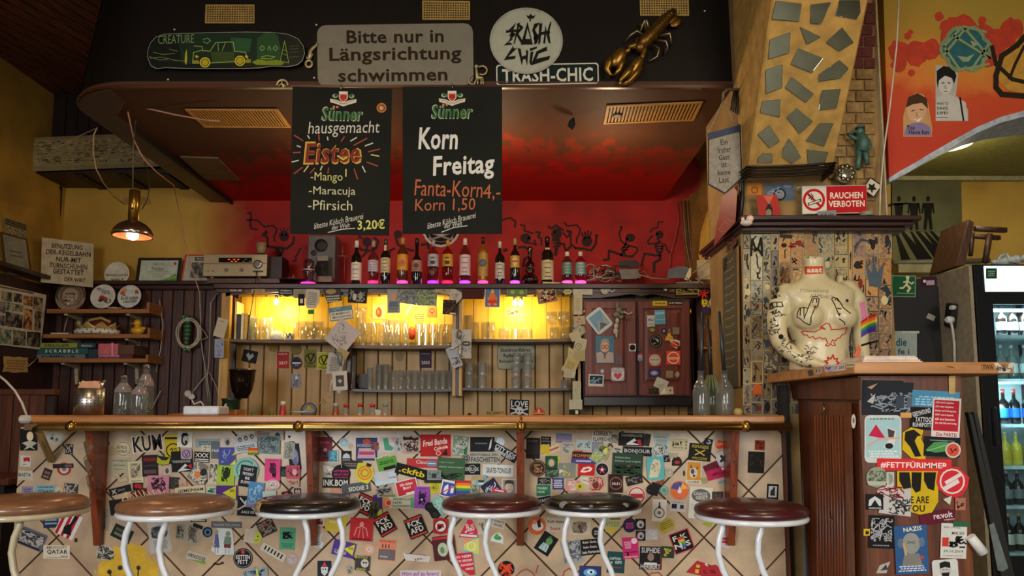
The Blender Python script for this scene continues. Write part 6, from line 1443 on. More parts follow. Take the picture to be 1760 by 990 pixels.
one('paper_parcel',MB().hull([P(*p,4.9)for p in((1150,462),(1172,457),(1190,462),(1182,478),(1146,478))],[P(*p,5.0)for p in((1150,462),(1172,457),(1190,462),(1182,478),(1146,478))],M('5c5c66',.7)),'blue-grey cloth parcel at the right end of the top shelf','parcel')
one('dried_leaf',MB().hull([P(*p,4.88)for p in((1176,480),(1184,462),(1188,460),(1188,474),(1182,482))],[P(*p,4.885)for p in((1176,480),(1184,462),(1188,460),(1188,474),(1182,482))],M('c8bc94',.7)),'pale dried leaf beside the cloth parcel','leaf')
mb=MB()
for pp in(((1178,476),(1205,498),(1222,530)),((1190,470),(1215,450),(1240,445)),((1195,478),(1228,500),(1240,520)),((1150,480),(1120,478),(1090,470)),((1200,482),(1235,466),(1250,462))):mb.tube([P(x,y,4.84)for x,y in pp],.004,M('8c7c5c',.6),6)
one('twigs',mb,'dry twigs sticking out at the right end of the top shelf','twigs')
one('thin_cable',MB().tube([P(x,y,YW-.05)for x,y in((1163,345),(1166,380),(1160,410),(1152,440),(1151,460))],.004,M('a04a34',.5),6),'thin reddish cable running down the right edge of the red wall','cable')
for i in range(4):
 one('cord',MB().tube([P(x+i*3.5,y,YW-.06-.02*i)for x,y in((1171,345),(1173,385),(1176,420),(1182,455),(1186,484))],.006,M(('6a4420','8c5c28','4a2c14','7a5228')[i],.6),8),('first','second','third','fourth')[i]+' brown cord from the left in the corner of the red wall','cord')
# round skull sign and skeleton mural on the red wall
WPn=PlY(YW-.001)
sk_=root('skull_sign',WPn(758,425),'round black and white skull sign on the red wall behind the right chalkboard','sign')
part('disc',card(WPn,758,392,66,66,0,'c','15130f','O 0 0 31 4 c8c2b4;O 0 0 24 1.2 8c8678',th=.008,base=.001),sk_)
part('skull_print',card(WPn,758,392,2,2,0,'n','15130f','L -18,20,18,8 3.4 8c877c;L 18,20,-18,8 3.4 8c877c;C -19 18 3 8c877c;C 19 18 3 8c877c;C 0 -2 14 b8b2a4;P -6,8,6,8,4,14,-4,14 b8b2a4',lift=.009,base=.0001),sk_)
INK=M('2c0d08',.75)
def skel(mb,s_,o=.0008,dx=0,dy=0):
 for e_ in s_.split(';'):
  q=e_.split();n_=[float(v)for v in q[1].split(',')]
  if q[0]=='L':
   pts=[(n_[i]/4.889+dx,n_[i+1]/4.889+dy)for i in range(0,len(n_),2)];mb.fline(WPn,pts,float(q[2]),o,INK)
  else:
   cx_,cy_,rx_,ry_=n_[:4];mb.fpoly(WPn,[(cx_/4.889+dx+rx_/4.889*math.cos(t*math.pi/7),cy_/4.889+dy+ry_/4.889*math.sin(t*math.pi/7))for t in range(14)],o+.0002,INK if len(q)<3 else M('8e0d06',.7))
F6=[('dancing skeleton with a swinging leg','C 1190,238,42,36;C 1160,250,14,10 r;L 1155,265,1150,290 3;L 1160,290,1120,330,1130,360,1110,385 4;L 1180,300,1140,350,1150,390 3;L 1150,300,1110,260,1095,200,1118,150 3;L 1118,150,1105,145 3;L 1180,305,1245,320,1250,350,1200,400 3;L 1110,380,1010,345,1008,420,965,425 4;L 1120,385,1180,395,1210,395 4;L 1130,320,1175,320 2;L 1125,340,1170,340 2'),('dancing skeleton drinking from a bottle','C 1435,212,34,34;C 1415,205,10,8 r;L 1415,245,1440,270,1400,285,1345,290,1335,270,1375,220 3;L 1440,275,1400,300,1420,360,1450,370 4;L 1460,285,1455,350,1430,375 3;L 1480,290,1500,340,1530,365,1528,395 3;L 1440,385,1390,385,1310,370,1290,440,1285,470 4;L 1440,390,1440,420,1390,450,1390,525 5;L 1360,190,1370,165,1420,150,1425,105,1465,105 2.4;L 1400,310,1470,310 2;L 1405,330,1465,330 2;L 1410,350,1460,350 2'),('crowned skeleton waving both arms','C 825,265,45,48;C 810,240,10,8 r;C 845,235,8,8 r;L 790,225,785,195 3;L 810,215,808,190 3;L 830,212,835,180 3;L 850,220,862,190 3;L 730,325,800,330,860,345,900,290,905,230,900,215 4;L 905,235,918,218 2.5;L 730,325,700,300 3;L 690,310,650,350,630,290,590,285 4;L 635,110,660,140,740,130,770,165,760,210,740,240,738,280 3'),('hatted skeleton in the middle of the mural','C 570,205,45,45;C 555,190,9,8 r;L 500,145,530,160,565,135,600,160,625,175 4;L 540,255,590,260,570,330,560,380 6;L 545,285,600,285 3;L 545,310,600,310 3;L 625,195,660,235 3;L 660,180,690,190,675,225 5;L 690,200,690,290,720,310 3'),('skeleton drinking left of the black liqueur bottle','C 310,240,45,40;C 335,240,12,10 r;L 300,280,370,285,400,300,385,260 3;L 265,130,300,135,300,180,370,200 3;L 250,320,300,315,330,330 4;L 420,240,440,240,445,300 3;L 395,190,430,195,415,230 4;L 330,330,345,390,300,420,290,480 4;L 150,340,130,345 6;L 110,90,180,70,225,100,220,150 3.4')]
wb=bpy.data.objects['wall_back']
for lab,s_ in F6:
 mb=MB();skel(mb,s_,dx=840,dy=360);o=struct('skeleton_mural',mb,wb);o['label']=lab+' painted on the red wall'
for lab,s_,dx in(('skeleton with spiky hair left of the loudspeaker','C 1035,250,48,52;C 1020,240,10,10 r;C 1055,240,10,10 r;L 1005,200,1000,180 2;L 1030,195,1035,170 2;L 1060,200,1075,175 2;L 870,350,960,360,1060,370,1120,320,1130,260 4;L 880,345,880,270,850,230 4;L 840,245,870,210 6;L 970,370,990,420,980,460 6;L 1030,370,1010,420,985,460 4;L 985,470,1070,540,1080,590 4;L 680,100,780,100,850,165,920,150,965,180,960,220,940,250,945,300 3;L 690,40,720,30,725,80,710,110,725,180,785,190 3',300),):
 mb=MB();s2=s_
 for e_ in s2.split(';'):
  q=e_.split();n_=[float(v)for v in q[1].split(',')];k_2=5.5
  if q[0]=='L':mb.fline(WPn,[(n_[i]/k_2+300,n_[i+1]/k_2+360)for i in range(0,len(n_),2)],float(q[2]),.0008,INK)
  else:mb.fpoly(WPn,[(n_[0]/k_2+300+n_[2]/k_2*math.cos(t*math.pi/7),n_[1]/k_2+360+n_[3]/k_2*math.sin(t*math.pi/7))for t in range(14)],.001,INK if len(q)<3 else M('8e0d06',.7))
 o=struct('skeleton_mural',mb,wb);o['label']=lab+' painted on the red wall'
for lab,s_ in(('skeleton partly hidden behind the bottles left of centre','C 640,175,38,40;L 600,150,570,130,590,110 3;L 700,140,735,170,715,230,660,250,590,240,560,200 4;L 640,215,635,260,600,300 4;L 80,230,60,270,40,300,45,330,20,335 3'),('skeleton behind the middle bottles','C 900,110,36,34;L 880,140,900,200,960,230,1030,250 4;L 870,230,830,250,830,300 4;L 1100,200,1150,190,1160,230 5')):
 mb=MB();skel(mb,s_,dx=500,dy=380);o=struct('skeleton_mural',mb,wb);o['label']=lab+' painted on the red wall'
# glasses on the back-bar shelves
GG=GLASS('fafaf2',.03,.06);GS=GLASS('f4f8f8',.13,.15)
def tumbler(name,c,R_,h,lab,grp,mat_=None,foot=False,taper=.92):
 r=root(name,c,lab,'glass',grp);t=.0022;m_=mat_ or GG
 if foot:
  part('bowl',MB().lathe([(.004,h*.45),(R_*.8,h*.55),(R_,h*.72),(R_*.9,h),(R_*.86,h),(R_*.9,h*.72),(.004,h*.52)],c,m_,18,cap=False),r)
  part('stem',MB().lathe([(R_*.8,0),(R_*.8,.003),(.005,.01),(.004,h*.46)],c,m_,14),r)
 else:
  part('body',MB().lathe([(.001,.001),(R_*taper,.001),(R_*taper*1.01,.006),(R_,h),(R_-t,h),(R_*taper-t,.012),(.001,.012)],c,m_,18,cap=False),r)
 return r
def row(name,xs,z,hpx,wpx,Y,lab,grp,mat_=None,dz=0,taper=.92,foot=False,inv=False):
 r0=None
 for k,px in enumerate(xs):
  c=P(px,600,Y);c.z=z+.0006+dz
  l_=lab%ORD[min(k,11)]
  if r0 is None:r0=tumbler(name,c,wpx/2*Y/F,hpx*Y/F,l_,grp,mat_,foot,taper)
  else:dup(r0,c,l_)
YR1,YR2=YS+.06,YS+.14
row('beer_glass',[677,690,702,714,726,738,750,762,774],ZL2,33,11,YR1,'narrow beer glass standing %s from the left on the lower middle shelf','narrow beer glasses on the lower middle shelf',GS)
row('tall_glass',[652,664],ZL2,44,11,YR2,'taller glass, %s from the left behind the narrow beer glasses','taller glasses on the lower middle shelf',GS)
row('wine_carafe',[605],ZL2,58,15,YR1,'tall slim carafe at the left end of the lower middle shelf, %s glass','carafe',GS)
row('slim_glass',[637],ZL2,38,11,YR1,'slim single glass right of the carafe, %s','slim glass',GS)
row('water_glass',[807,829],ZL3,22,17,YR1,'lower tumbler, %s of the stacked pair at the left of the lower right shelf','stacked tumblers left',GS)
row('water_glass',[807,829],ZL3,22,16,YR1,'upper tumbler, %s of the stacked pair at the left of the lower right shelf','stacked tumblers left',GS,dz=.088)
row('ribbed_glass',[887,906],ZL3,20,17,YR1,'bottom glass of the %s shiny stack in the lower right bay','shiny stacked glasses',GS)
row('ribbed_glass',[887,906],ZL3,20,17,YR1,'middle glass of the %s shiny stack in the lower right bay','shiny stacked glasses',GS,dz=.080)
row('ribbed_glass',[888,907],ZL3,20,15,YR1,'top glass of the %s shiny stack in the lower right bay','shiny stacked glasses',GS,dz=.160)
row('shot_glass',[970],ZL3,14,14,YR1,'squat glass at the right end of the lower right shelf, %s','squat glass',GS)
row('latte_glass',[434,450,461],ZS1,38,14,YR1,'amber-lit tall glass, %s from the left beside the books','tall glasses beside the books')
row('latte_glass',[440,456,466],ZS1,26,13,YR2,'amber-lit low glass, %s from the left behind the tall ones','low glasses beside the books')
row('preserving_glass',[513,532,546],ZS1,32,19,YR1,'round-topped jar glass, %s of three in the left bay','jar glasses in the left bay',taper=1.0)
row('preserving_glass',[524,540,562],ZS1,24,17,YR2,'low jar glass, %s of three behind the round-topped ones','low jar glasses in the left bay',taper=1.0)
row('beer_mug',[624,640,657],ZS2,40,16,YR1,'ribbed beer mug, %s from the left in the middle bay','beer mugs in the middle bay')
row('highball_glass',[664,672,683,696],ZS2,48,12,YR2,'tall highball glass, %s from the left in the middle bay','highball glasses in the middle bay')
row('highball_glass',[671,682,697],ZS2,27,13,YR1,'low highball glass, %s from the left in front of the tall ones','low highball glasses in the middle bay')
row('long_drink_glass',[720,731,743,757,771],ZS2,38,13,YR1,'upside-down long drink glass, %s from the left in the middle bay','long drink glasses in the middle bay',taper=1.0)
row('long_drink_glass',[726,750,765],ZS2,30,12,YR2,'rear long drink glass, %s from the left in the middle bay','rear long drink glasses',taper=1.0)
row('cocktail_glass',[799,806],ZS3,44,12,YR2,'tall narrow glass, %s from the left in the lit right bay','tall glasses in the right bay')
row('cocktail_glass',[816,834,843],ZS3,30,15,YR1,'medium glass, %s from the left in the lit right bay','medium glasses in the right bay')
row('round_tumbler',[866,887,906],ZS3,19,19,YR1,'rounded low tumbler, %s of three under the right bulb','rounded tumblers under the right bulb',taper=1.0)
row('goblet',[949,969],ZS3,48,20,YR1,'stemmed glass, %s of two at the right end of the lit bay','stemmed glasses in the right bay',foot=True)
row('brandy_glass',[953,972],ZS3,24,17,YR2+.02,'low round glass, %s behind the stemmed glasses','low round glasses',taper=1.0)
row('storage_jar',[1233],P(1,596,YN).z,30,24,YN+.06,'lidded glass jar on the orange-lit corner shelf, %s','jar',GLASS('f0e0b0',.05))
row('ice_glass',[1232],P(1,653,YN).z,17,18,YN+.06,'small round glass on the lower orange corner shelf, %s','small glass',GLASS('f0e0b0',.05))
for n_ in('wine_carafe','slim_glass','shot_glass','storage_jar','ice_glass'):bpy.data.objects[n_]['label']=bpy.data.objects[n_]['label'].replace(', first glass','').replace(', first','')
c=P(619,593,YR2);c.z=ZS2+.0006
r=root('glass_pitcher',c,'tall clear glass pitcher behind the beer mugs','pitcher');part('body',MB().lathe([(.034,0),(.038,.15),(.036,.24),(.044,.27),(.042,.27),(.034,.24),(.035,.15),(.03,.006)],c,GG,20,cap=False),r)
part('handle',MB().tube([c+Vector((.037,0,.22)),c+Vector((.07,0,.21)),c+Vector((.072,0,.12)),c+Vector((.038,0,.07))],.006,GG,8),r)
for i,(px,h_,w__,lab)in enumerate(((476,15,24,'glowing white bowl under the left bulb'),(497,11,17,'white patterned cup right of the glowing bowl'))):
 c=P(px,582,YR1);c.z=ZS1+.0006;R_=w__/2*YR1/F;h=h_*YR1/F
 r=root(('bowl','cup')[i],c,lab,'bowl' if i==0 else 'cup')
 part('body',MB().lathe([(R_*(1.0 if i==0 else .8),0),(R_*(1.0 if i==0 else .9),.01),(R_*(.75 if i==0 else 1),h),(.002,h*1.08 if i==0 else h*.98)],c,M('d8d4c4',.3),24),r)
 if i:part('pattern',card(PlY(YR1-R_-.001),497,576.5,1,1,0,'n','3a4a30','L -6,-4,-2,4,1,-4,5,4 1.6 3a4a30',base=.0),r)
r=root('red_decor',P(703,590,YR2+.04),'red round ornament glimpsed between the glasses of the middle bay','ornament');part('ball',MB().ell(P(708,573,YR2+.03),.03,.02,.045,M('c8401c',.4),12,8),r)
XB=[(392,402,511,'4a1a10','dark red book with white spine lettering at the left of the lit bay','PUNK'),(403,406.5,518,'c8b878','thin cream book beside the dark red book',None),(407,414,540,'14120e','black book in the short row beside the dark red book',None),(414.5,419,538,'d8d0a8','cream-white book right of the black one',None),(420,426,538,'d0a028','yellow book in the short row',None),(427,430,540,'6a6a58','thin grey book at the end of the short row',None)]
for x0,x1,yt,col_,lab,tx in XB:
 zt_2=P(1,yt,YR1).z
 r=root('book',P((x0+x1)/2,582,YR1),lab,'book','books in the left bay');mb=MB().box(P(x0,550,YR1).x,P(x1,550,YR1).x,YR1,YR1+.13,ZS1+.0006,zt_2,M(col_,.5));part('cover',mb,r,bevel=.001)
 if tx:mb=MB();mb.ftext(PlY(YR1),tx,397,527,18,5,.0006,'d8cfb8',.02,0,-90);mb.fline(PlY(YR1),[(397,540),(397,572)],3,.0006,'7a3a28');part('lettering',mb,r)
ZWK=1.0
YGR=4.62
r=root('coffee_grinder',Vector((P(410,700,YGR).x,YGR,ZWK)),'coffee grinder with dark bean hopper and green base at the left of the back bar','grinder')
c=P(415,690,YGR);s_=YGR/F;zz=lambda y:P(415,y,YGR).z
part('hopper',MB().lathe([(s_*10,zz(685)),(s_*17,zz(672)),(s_*20.5,zz(655)),(s_*21.5,zz(638)),(s_*22,zz(637))],(c.x,YGR,0),M('18100c',.12,coat=.4),28),r)
part('lid',MB().lathe([(s_*22.5,zz(638)),(s_*22.5,zz(635.5)),(s_*18,zz(634.5))],(c.x,YGR,0),M('241a14',.2),28),r)
cx2=P(397,700,YGR).x
part('base',MB().lathe([(s_*14,ZWK),(s_*14,zz(712)),(s_*15,zz(706)),(s_*14.5,zz(690)),(s_*16,zz(687)),(s_*16,zz(685))],(cx2,YGR,0),M('1f3020',.25,coat=.3),28),r,'dark green metal base')
part('badge',MB().lathe([(.012,0),(.012,.002)],P(389,697,YGR-s_*14),M('b8b09a',.4),12,(0,-1,0)),r)
for i,(px,yt,cap,gl,lab)in enumerate(((486,690,'d8ccc0',M('b83028',.4),'red ketchup bottle with a white cap behind the counter'),(577,693,'9aa0a0',M('8a4a24',.3),'sauce bottle with a grey cap behind the counter'),(594.5,694,'c02020',GS,'clear bottle with a red cap, leftmost of the three'),(619,693,'c02020',GS,'clear bottle with a red cap, middle of the three'),(640,694,'c02020',GS,'clear bottle with a red cap, rightmost of the three'),(662,693,'7a8480',GS,'clear bottle with a grey cap right of the red-capped ones'))):
 Y_=4.5;c=P(px,712,Y_);h=P(px,yt,Y_).z-ZWK;c.z=ZWK+.0005
 bottle('sauce_bottle',c,h,6*Y_/F,gl,lab,'bottle','small bottles behind the counter',cap,None,.70,.62,14)
one('saucer',MB().lathe([(.02,0),(.062,.012),(.060,.014),(.02,.003)],P(518,711,4.3),M('cfc4b4',.3),24),'white saucer seen edge-on behind the counter','saucer')
r=root('round_trivet',P(531,708,4.5),'round black and gold plate standing behind the counter','plate');part('plate',MB().lathe([(13*4.5/F,0),(14*4.5/F,.005),(12*4.5/F,.007)],P(531,706,4.5),M('221d18',.4),24,(0,-1,0)),r)
part('motif',card(PlY(4.49),531,704,1,1,0,'n','8c8478','E 0 2 9 5 8c8478;P -3,-6,3,-6,4,0,-4,0 b8923a',base=.0005),r)
for i,px in enumerate((435,467)):one('stopper',MB().lathe([(.014,-.12),(.014,.004),(.012,.008)],P(px,710,4.5),M('4a6a2c',.4),14),('green capped stopper just above the bar edge, left one','green capped stopper just above the bar edge, right one')[i],'stopper')
one('folded_napkin',MB().hull([P(*p,4.5)for p in((644,703),(655,706),(652,716),(645,716))],[P(*p,4.52)for p in((644,703),(655,706),(652,716),(645,716))],M('c4bca8',.7)),'folded white napkin between the red and grey capped bottles','napkin')
one('tea_light',MB().ell(P(807,712,4.5),.012,.012,.01,M('0f0d0b',.5),10,6),'small black knob just above the bar edge','knob')
one('green_ring',MB().tube([P(855+5.5*math.cos(t*math.pi/9+math.pi),674+4.5*math.sin(t*math.pi/9+math.pi),YS+.005)for t in range(10)],.004,M('6a9a78',.5),8),'pale green ring hanging below the lower right shelf','ring')
one('bread_box',MB().hull([P(*p,YR2)for p in((618,667),(612,655),(618,643),(630,642),(634,652),(634,667))],[P(*p,YR2+.08)for p in((618,667),(612,655),(618,643),(630,642),(634,652),(634,667))],M('2a1e12',.5)),'dark curved object between the carafe and the slim glass','object')
# papers and stickers of the back bar
def batch(pl,x0,y0,sc,rows,name='sticker',cat='sticker',th=.0005,lift=0,suf=''):
 for s_ in rows.strip().split('\n'):
  s_=s_.strip()
  if s_ and len(s_.split('|')[2].split())<4:s_+=' on the bar front'
  if s_:sticker(pl,s_+suf,name,cat,None,x0,y0,sc,th,lift)
VP=PlY(YS-.036)
batch(VP,360,480,3.96,'''
184 76 100 22 0 r d | T FUCK_AFD -2 0 80 12 w | small black and white strip sticker at the left end of the valance
332 78 90 26 -4 r b0a078 | W 0 0 70 14 2 6a5c3c | narrow tan note on the valance left of the bulb
520 84 100 50 1 r 2c3640 | T Ateliers 0 -8 76 12 c8c8c8;T caprichon! 0 10 80 12 c8c8c8 | slate card with white script on the valance
616 96 90 66 2 o 8c8a78 | W 0 0 60 30 3 7a7866 | plain greyish card on the valance
626 140 44 80 0 r 14120f | R 0 8 20 30 c8c4b0 | small black card hanging from the valance
700 132 100 140 6 [-1,-1,.9,-.9,1,.3,.6,.9,-.5,1,-.9,.6] b4b0a0 | W 0 0 66 90 7 6a665c | curled white note with handwriting on the valance
692 222 42 32 0 r 4a8a1c | W 0 0 30 16 2 1c3a10 | small green tag under the curled white note
838 112 130 100 -3 [-1,-.9,.8,-1,1,.7,-.6,1] 3c3a34 | W 0 20 100 50 3 b8b4a0;E -10 -30 36 18 8c8458 | dark card with pale print on the valance
1008 112 130 100 3 r 1c1c1a | S 0 0 100 80 14 5 8a8a84;E -20 10 14 24 a8a8a0;E 20 0 14 24 8a8a84 | black and white photo of people on the valance
1254 140 86 180 0 r 8c9494 | E 0 -20 22 28 b88a6c;P -28,10,26,10,34,50,-34,50 5a6a70;W 0 68 66 30 3 3a3a38 | grey blue flyer with a person's face on the valance
''','note','note')
batch(VP,660,480,3.96,'''
158 112 140 110 8 r N:3a3a34:5a5c50:7a7a6c | S 0 0 100 70 8 2 2a2a26 | dark grey landscape card on the valance
292 126 136 108 2 r N:2c3a1c:5a6a3a:8a9a6a | E -20 20 16 20 7a8a44;L -60,20,60,10 6 8a9a60 | green landscape postcard on the valance
410 82 140 50 4 [-1,-.6,1,-1,.9,1,-.8,.4] a09884 | S 0 0 100 20 6 2 5a4c40 | crumpled beige strip on the valance
490 112 90 106 12 [-1,-1,.9,-.5,1,0,.3,1,-.5,.5,-.9,.8] a8a498 | S 0 0 60 50 12 2 5a5a54 | crumpled pale scrap above the middle divider
445 190 90 100 3 r 2a1a14 | S 0 0 80 80 10 4 6a4a30;R 25 42 40 10 c8b8a0 | dark brown photo hanging above the middle divider
605 52 155 12 0 r a8a498 | | thin white strip along the shelf edge
605 95 150 80 0 r 3c1410 | | dark red card below the thin white strip
738 122 104 138 1 r 4a6a8c | B 4 c8c0b0;E 0 30 34 30 b83a24;E 0 -5 22 26 c8683a;P -14,-30,14,-30,0,-60 d8a040;E -26 10 8 14 c8683a;E 26 10 8 14 c8683a;E -20 48 14 8 d8785a;E 20 48 14 8 d8785a | colourful print of a seated red deity on the valance
905 88 138 62 2 r 5a6a4c | B 4 8a8c70;E -30 0 16 14 8c9c40;E 30 0 16 14 8c9c40;P -12,-34,12,-34,8,-4,-8,-4 2f8a4a | greenish banknote pinned with a green clip on the valance
1108 104 134 112 -10 r 8c6a4c | S 0 0 110 90 20 6 2a1c14;S 0 0 100 70 8 5 c8b8a0;E 16 30 14 10 c8582a | tilted photo of a crowded table on the valance
1250 85 66 34 -5 [-1,0,-.5,-1,.5,-1,1,0,.5,1,-.5,1] a8a478 | T NOW 0 0 40 14 3a3a20 | small oval cream sticker on the valance
1190 66 26 26 0 c 5a6a38 | | small round green sticker on the valance
1190 28 220 12 3 r b0b074 | R 20 0 20 10 4a4a30 | yellowish measuring strip at the shelf edge
1352 72 134 66 0 r a8a490 | S 0 0 100 40 6 1.4 6a665a | greyish paper note with faint drawing at the right of the valance
320 80 2 2 0 r 3a3a34 | | tiny speck on the valance beside the landscape postcard
''','note','note')
batch(VP,960,470,3.81,'''
302 108 54 54 0 c b4b0a0 | O 0 0 20 4 5a564c;C 0 0 10 8a867a | round pale sticker above the cupboard, left one
350 102 38 40 0 c a8a498 | C 0 0 12 3a3832;C -3 -3 5 c8c4b4 | round dark-eyed sticker above the cupboard, right one
700 97 26 26 40 r c8c0b0 | | small white diamond sticker above the cupboard
742 100 40 48 0 r 4a3018 | S 0 0 30 40 8 2 8a6a3c | small brown patterned sticker above the cupboard
845 66 150 24 -3 r 6a7078 | | grey blue paper strip at the valance's right end
845 106 150 66 -2 r 8c7a40 | S 0 5 130 40 24 5 2c2010;S 0 -10 120 20 10 4 c8b878 | golden brown picture strip at the valance's right end
470 100 130 18 0 r 6a5638 | W 0 0 110 10 1 8a7450 | worn label strip above the cupboard doors
''')
BBP=PlY(YB-.001)
LIN=PlY(YB-.006)
batch(BBP,360,480,3.96,'''
275 525 100 84 12 r 1c1a18 | P 0,30,-28,-6,-14,-24,0,-8,14,-24,28,-6 a09c90 | dark card with a pale heart on the lower boards
500 550 82 112 0 r a8302c | T 2017 2 20 56 22 d8c8b0;T mucke.de 0 -42 60 10 d8c8b0 | red sticker dated 2017 on the lower boards
592 570 80 84 0 c 2a2430 | O 0 0 34 3 6a6474;R 0 0 56 12 c8c4c8;R 0 16 30 8 8a8490 | round dark violet sticker on the lower boards
686 540 84 128 0 r 7a7430 | O 2 0 34 6 1a1a10;L -16,-22,4,22,26,-34 9 1a1a10;T VEGAN 0 50 60 14 2c2c18 | olive sticker with a V ring on the lower boards
775 556 84 120 3 r b8b828 | B 4 c8c4a8;O 2 -6 32 6 1a1a10;L -16,-26,4,18,26,-40 9 1a1a10;T VEGA -2 46 60 14 2c2c18 | bright yellow green sticker with a V ring on the lower boards
592 690 70 98 0 r 8c8c90 | S 0 0 50 80 18 2 2c2c30;E 0 -20 10 12 c8c8c8 | grey sticker with a seated figure drawing
434 470 80 50 0 [-1,-1,1,-1,.5,1,-.6,.8] 8a6c34 | | faded brown leftover patch under the left shelf
590 478 78 76 0 c 7a6a3c | | faded round patch above the violet sticker
100 495 56 76 0 o b8b0a0 | | small pale box-like card at the far left of the lower boards
775 830 60 30 0 [-.2,-1,.2,-1,1,1,-1,1] a08a50 | L -8,-8,0,-20,8,-8 2 6a5a30 | faint triangular outline sticker low on the boards
''')
batch(BBP,660,480,3.96,'''
283 547 82 112 0 r 3a2838 | T 2020 0 20 56 22 c8bcb0;T mucke.de 0 -42 60 10 a89ca0 | dark violet sticker dated 2020 on the lower boards
922 872 130 104 3 r 121110 | T LOVE 0 -24 116 42 d8d4cc;C 0 22 28 c8c4bc;L -56,6,56,46 11 c8c4bc;L 56,6,-56,46 11 c8c4bc;C -10 26 6 k;C 10 26 6 k | black love sticker with skull and crossbones
1054 900 84 54 0 [-1,1,-.9,0,-.4,-.8,0,-1,.4,-.8,.9,0,1,1] c8401c | P 0,-24,8,6,-8,6 d8c8a0;R 0 12 70 8 b0a070;T trappen 0 20 60 10 2a1810 | red dome-shaped sticker beside the love sticker
757 908 120 24 0 r a08a50 | T bar_bunt -12 0 90 16 1c1814;T 39 48 -2 20 14 b8482c | narrow strip sticker with black letters low on the boards
106 527 60 60 0 c 8a7444 | | faded round leftover patch beside the 2020 sticker
''')
batch(LIN,660,480,3.96,'''
327 220 66 76 0 r c8683a | O 0 -6 14 5 2a1810;L 0,10,0,26 4 2a1810 | orange sticker with a skull flower in the lit middle bay
240 268 76 80 0 r d8c060 | W 0 0 66 76 5 4a3810 | cream poem sticker in the lit middle bay
180 190 110 70 -30 [-1,.6,-1,1,1,-.6,1,-1] d8d0a0 | L -40,10,40,-10 2 6a5a30 | pale crossed paper strips in the lit middle bay
''')
sticker(LIN,'1153 222 84 96 0 r e0c878 | E 0 4 22 34 c8401c;E -4 0 8 16 e07848;P -8,-34,8,-34,0,-14 c8401c | cream sticker with a red heart bulb in the lit middle bay','sticker','sticker',None,360,480,3.96)
sticker(LIN,'874 220 84 54 0 r a8a070 | S 0 0 70 40 12 4 3a3414 | small dark picture card below the right bulb','sticker','sticker',None,660,480,3.96)
sg=root('skateboard_ban_sign',BBP(887,634),'cream enamel sign banning skateboards behind the stacked glasses','sign')
part('plate',card(BBP,887,614,65,42,0,'o','9a9880','B 1 4a4a3c',th=.004,base=.001),sg)
part('lettering',card(BBP,887,614,1,1,0,'n','9a9880','T Skateboardfahren -1 -12.5 52 6.5 2a2a22;T Radfahren_und 0 -3 43 6.5 2a2a22;T Ballspielen_verboten 0 7.5 58 6.5 2a2a22',base=.0052,th=.0002),sg)
HPn=PlY(YS-.06)
batch(HPn,360,480,3.96,'''
896 232 160 92 -8 r 5a7c88 | R 0 12 150 52 c4c0b0;T NO_MEHMAN_NOT 0 0 128 16 2a2a2c;T MEIN_NICETE_NOIS 4 22 128 16 2a2a2c;S -40 -32 70 16 6 3 8ab0b8 | blue torn card with black slogan lines on the left paper cluster
905 385 170 190 38 r b0a8a4 | S 0 10 110 90 16 2 4a4446;L -60,40,-20,70,40,72 2 4a4446;L -30,-60,-24,-30 3 2a2628;T <3 -50 -60 30 14 4a4446 | large pinkish sheet with a cartoon line drawing
855 580 110 150 8 j a8a49c | W 0 0 80 100 9 5a5650 | crumpled white handwritten page on the left paper cluster
905 505 80 60 30 r 9a8a5c | | tan scrap behind the hanging scissors string
888 690 100 130 -3 r bcb8ac | R 0 2 56 76 4a4640;P 0,20,-16,0,0,-12,16,0 a8a49c | white card with a dark inner picture at the left divider
880 765 30 30 10 [-1,-1,1,-.6,.4,1,-.6,.4] a8a498 | | small torn corner hanging below the white card
78 330 76 130 16 r b0a890 | T memo -4 -44 30 8 5a5240 | cream tag paper hanging at the left end of the back bar
66 470 64 126 1 r 8a92a8 | S 0 0 50 100 16 2 4a5068 | blue-grey folded paper below the cream tag
''','paper','paper',.001)
